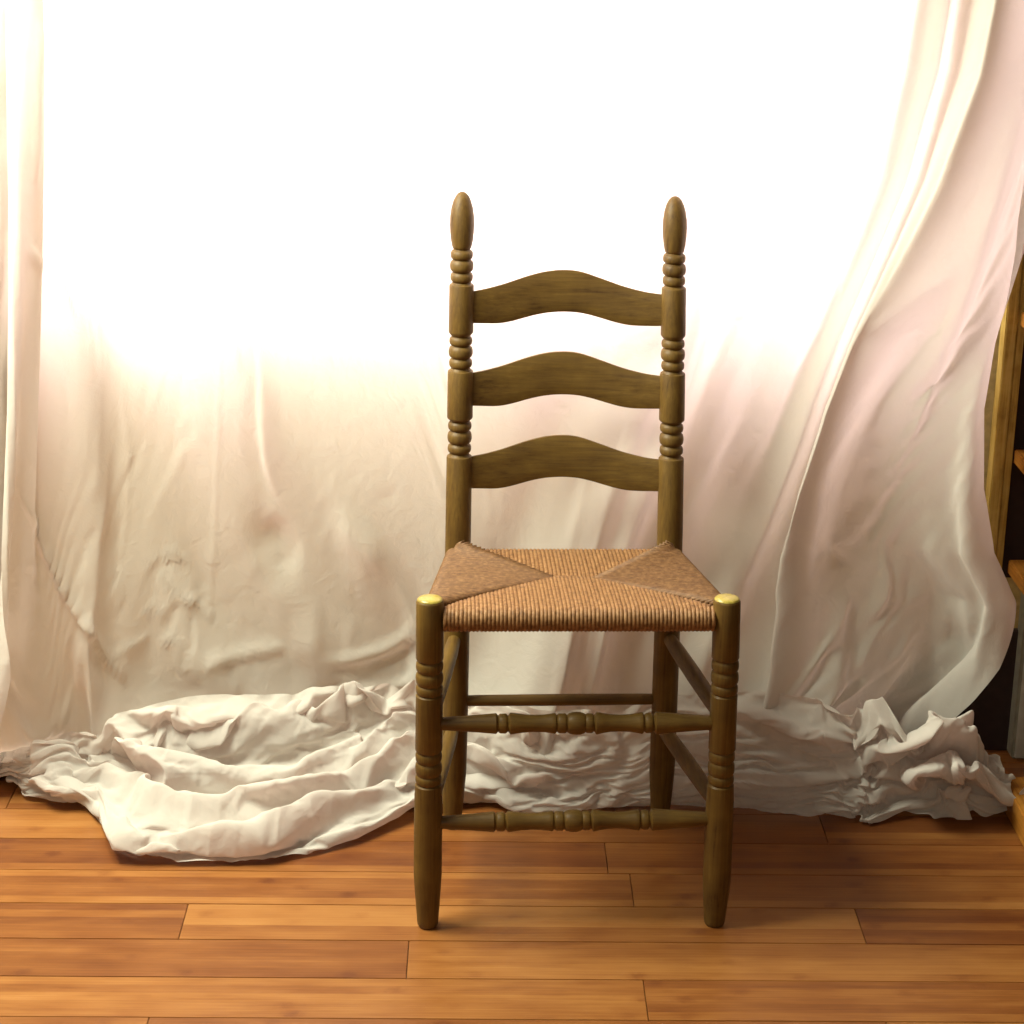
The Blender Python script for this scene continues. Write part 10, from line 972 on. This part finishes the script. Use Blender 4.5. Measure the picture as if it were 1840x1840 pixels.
crumple(20, (0, 950, 240, 1280), (0.4, 1.2), (15, 50), (4, 9), -30)
crumple(30, (860, 590, 1200, 980), (0.4, 1.2), (30, 90), (4, 10), -65)
crumple(40, (1230, 600, 1720, 1100), (0.4, 1.2), (30, 100), (4, 10), -68)
crumple(20, (1620, 700, 1800, 1100), (0.3, 0.9), (20, 60), (4, 9), 85)


def normals(G):
    dx = np.gradient(G, axis=0); dy = np.gradient(G, axis=1); n = np.cross(dx, dy)
    return n / (np.linalg.norm(n, axis=2)[..., None] + 1e-12)
def press(G, strength):
    d = G - CO; w = d @ CF; px = 920 + F * (d @ CR) / w; py = 920 - F * (d @ CU) / w
    u = np.clip((px - gx[0]) / STEP, 0, len(gx) - 1.001); v = np.clip((py - gy[0]) / STEP, 0, len(gy) - 1.001)
    i = u.astype(int); j = v.astype(int); fu = u - i; fv = v - j
    h = (H[j, i] * (1 - fu) * (1 - fv) + H[j, i + 1] * fu * (1 - fv) + H[j + 1, i] * (1 - fu) * fv + H[j + 1, i + 1] * fu * fv)
    n = normals(G); c = (n * (CO - G)).sum(2); c /= np.linalg.norm(CO - G, axis=2)
    n = n * np.sign(c)[..., None]
    return G + n * (h * strength * np.clip(np.abs(c) * 2, 0, 1))[..., None]
KR = 4
hang = refine(unroll(HANG), 5)
# the right border hangs a little further in at half height
sx = np.clip((hang[..., 0] - 0.34) / 0.24, 0, 1); sx = sx * sx * (3 - 2 * sx)
lx = np.clip((-0.45 - hang[..., 0]) / 0.25, 0, 1); hang[..., 0] -= 0.030 * lx * lx * (3 - 2 * lx) * np.clip(hang[..., 2] / 0.4, 0, 1) * np.clip((hang[..., 0] + 0.88) / 0.14, 0, 1)
hang[..., 0] += sx * np.interp(hang[..., 2], [0, .12, .22, .32, .40, .50, .62, .72, .92, 1.1], [0, 0, .012, .0, -.045, -.068, -.078, -.072, -.040, -.010])
# and its folds sweep down to the left
bx_ = np.clip((hang[..., 0] + 0.18) / 0.50, 0, 1); by_ = np.clip((0.64 - hang[..., 0]) / 0.28, 0, 1)
hang[..., 0] -= np.interp(hang[..., 2], [0, .12, .35, .6, .95], [.10, .14, .13, .07, 0]) * (bx_ * bx_ * (3 - 2 * bx_)) * (by_ * by_ * (3 - 2 * by_))
hang = press(hang, 0.8)
heap = refine(unroll(HEAP), 6)
keep_h = H.copy(); H[:] = 0
crumple(260, (0, 1230, 800, 1560), (1.0, 3.2), (24, 90), (4, 11), -14, 1.3)
crumple(90, (800, 1260, 1500, 1450), (0.8, 2.4), (20, 70), (4, 9), -30, 1.3)
crumple(70, (1450, 1180, 1840, 1490), (0.8, 2.6), (18, 60), (4, 9))
heap = press(heap, 0.65)
H[:] = keep_h
# the heap: lower at the left, its front edge drawn to the corner that lies nearest to the viewer
lf = np.clip((-0.1 - heap[..., 0]) / 0.2, 0, 1); heap[..., 2] *= 1 - 0.16 * lf
FX = [(0, 1345), (15, 1368), (36, 1418), (70, 1446), (118, 1464), (160, 1462), (192, 1466), (206, 1520), (222, 1556), (262, 1558), (345, 1558), (480, 1558), (560, 1540), (640, 1520), (725, 1478), (800, 1460), (850, 1452), (1000, 1440)]
fp = np.array([at_z(*p) for p in FX])
column_x = heap[..., 0].mean(axis=1)
nearest_y = np.min(heap[..., 1], axis=1)
wanted_y = np.interp(column_x, fp[:, 0], fp[:, 1])
blend = np.interp(column_x, [fp[0, 0], fp[1, 0], fp[-2, 0], fp[-1, 0]], [0, 1, 1, 0])
pull = (wanted_y - nearest_y) * blend
reach = np.clip((0.40 - heap[..., 1]) / (0.40 - nearest_y)[:, None], 0, 1)
heap[..., 1] += pull[:, None] * reach
sm = heap.copy()
for _ in range(10): sm[1:-1, 1:-1] = (sm[1:-1, 1:-1] * 2 + sm[:-2, 1:-1] + sm[2:, 1:-1] + sm[1:-1, :-2] + sm[1:-1, 2:]) / 6
kx = np.clip((heap[..., :1] - 0.30) / 0.15, 0, 1); heap = heap * (1 - 0.8 * kx) + sm * 0.8 * kx
for g in (hang, heap): g[..., 2] = np.maximum(g[..., 2], 0.0015 + 0.001 * np.sin(g[..., 0] * 40) ** 2)
sheet = thing('draped_sheet', 'large white cotton sheet hanging behind the chair and heaped in folds on the floor', 'sheet', (-0.1, 0.45, 0.0))
grid_mesh('hanging_cloth', hang, M_sheet, sheet)
grid_mesh('heaped_cloth', heap, M_heap, sheet)

# grey crumpled curtain showing at the far left, behind the sheet
def strip_cloth(name, pts_l, pts_r, y, mat):
    vs, fs = [], []; rows_ = np.concatenate([np.arange(-1300, 0, 40.0), np.arange(0, 1372, 6.0)]); n = 14
    for py in rows_:
        xl = np.interp(py, [p[1] for p in pts_l], [p[0] for p in pts_l]); xr2 = np.interp(py, [p[1] for p in pts_r], [p[0] for p in pts_r])
        for k in range(n + 1):
            px = xl + (xr2 - xl) * k / n
            off = 0.006 * math.sin(px * 0.16 + py * 0.008 + 1.2 * math.sin(py * 0.011)) + 0.0025 * math.sin(px * 0.42 - py * 0.021) + 0.0012 * math.sin(px * 0.8 + py * 0.05)
            vs.append(at_y(px, py, y - off))
    for j in range(len(rows_) - 1):
        for k in range(n):
            fs.append((j * (n + 1) + k, (j + 1) * (n + 1) + k, (j + 1) * (n + 1) + k + 1, j * (n + 1) + k + 1))
    return mesh_obj(name, vs, fs, mat)
gc = strip_cloth('grey_curtain', [(-60, -300), (-60, 1372)], [(75, -300), (60, 200), (40, 900), (40, 1372)], 0.515, M_grey)
gc['label'] = 'narrow crumpled grey curtain at the left edge behind the white sheet'; gc['category'] = 'curtain'
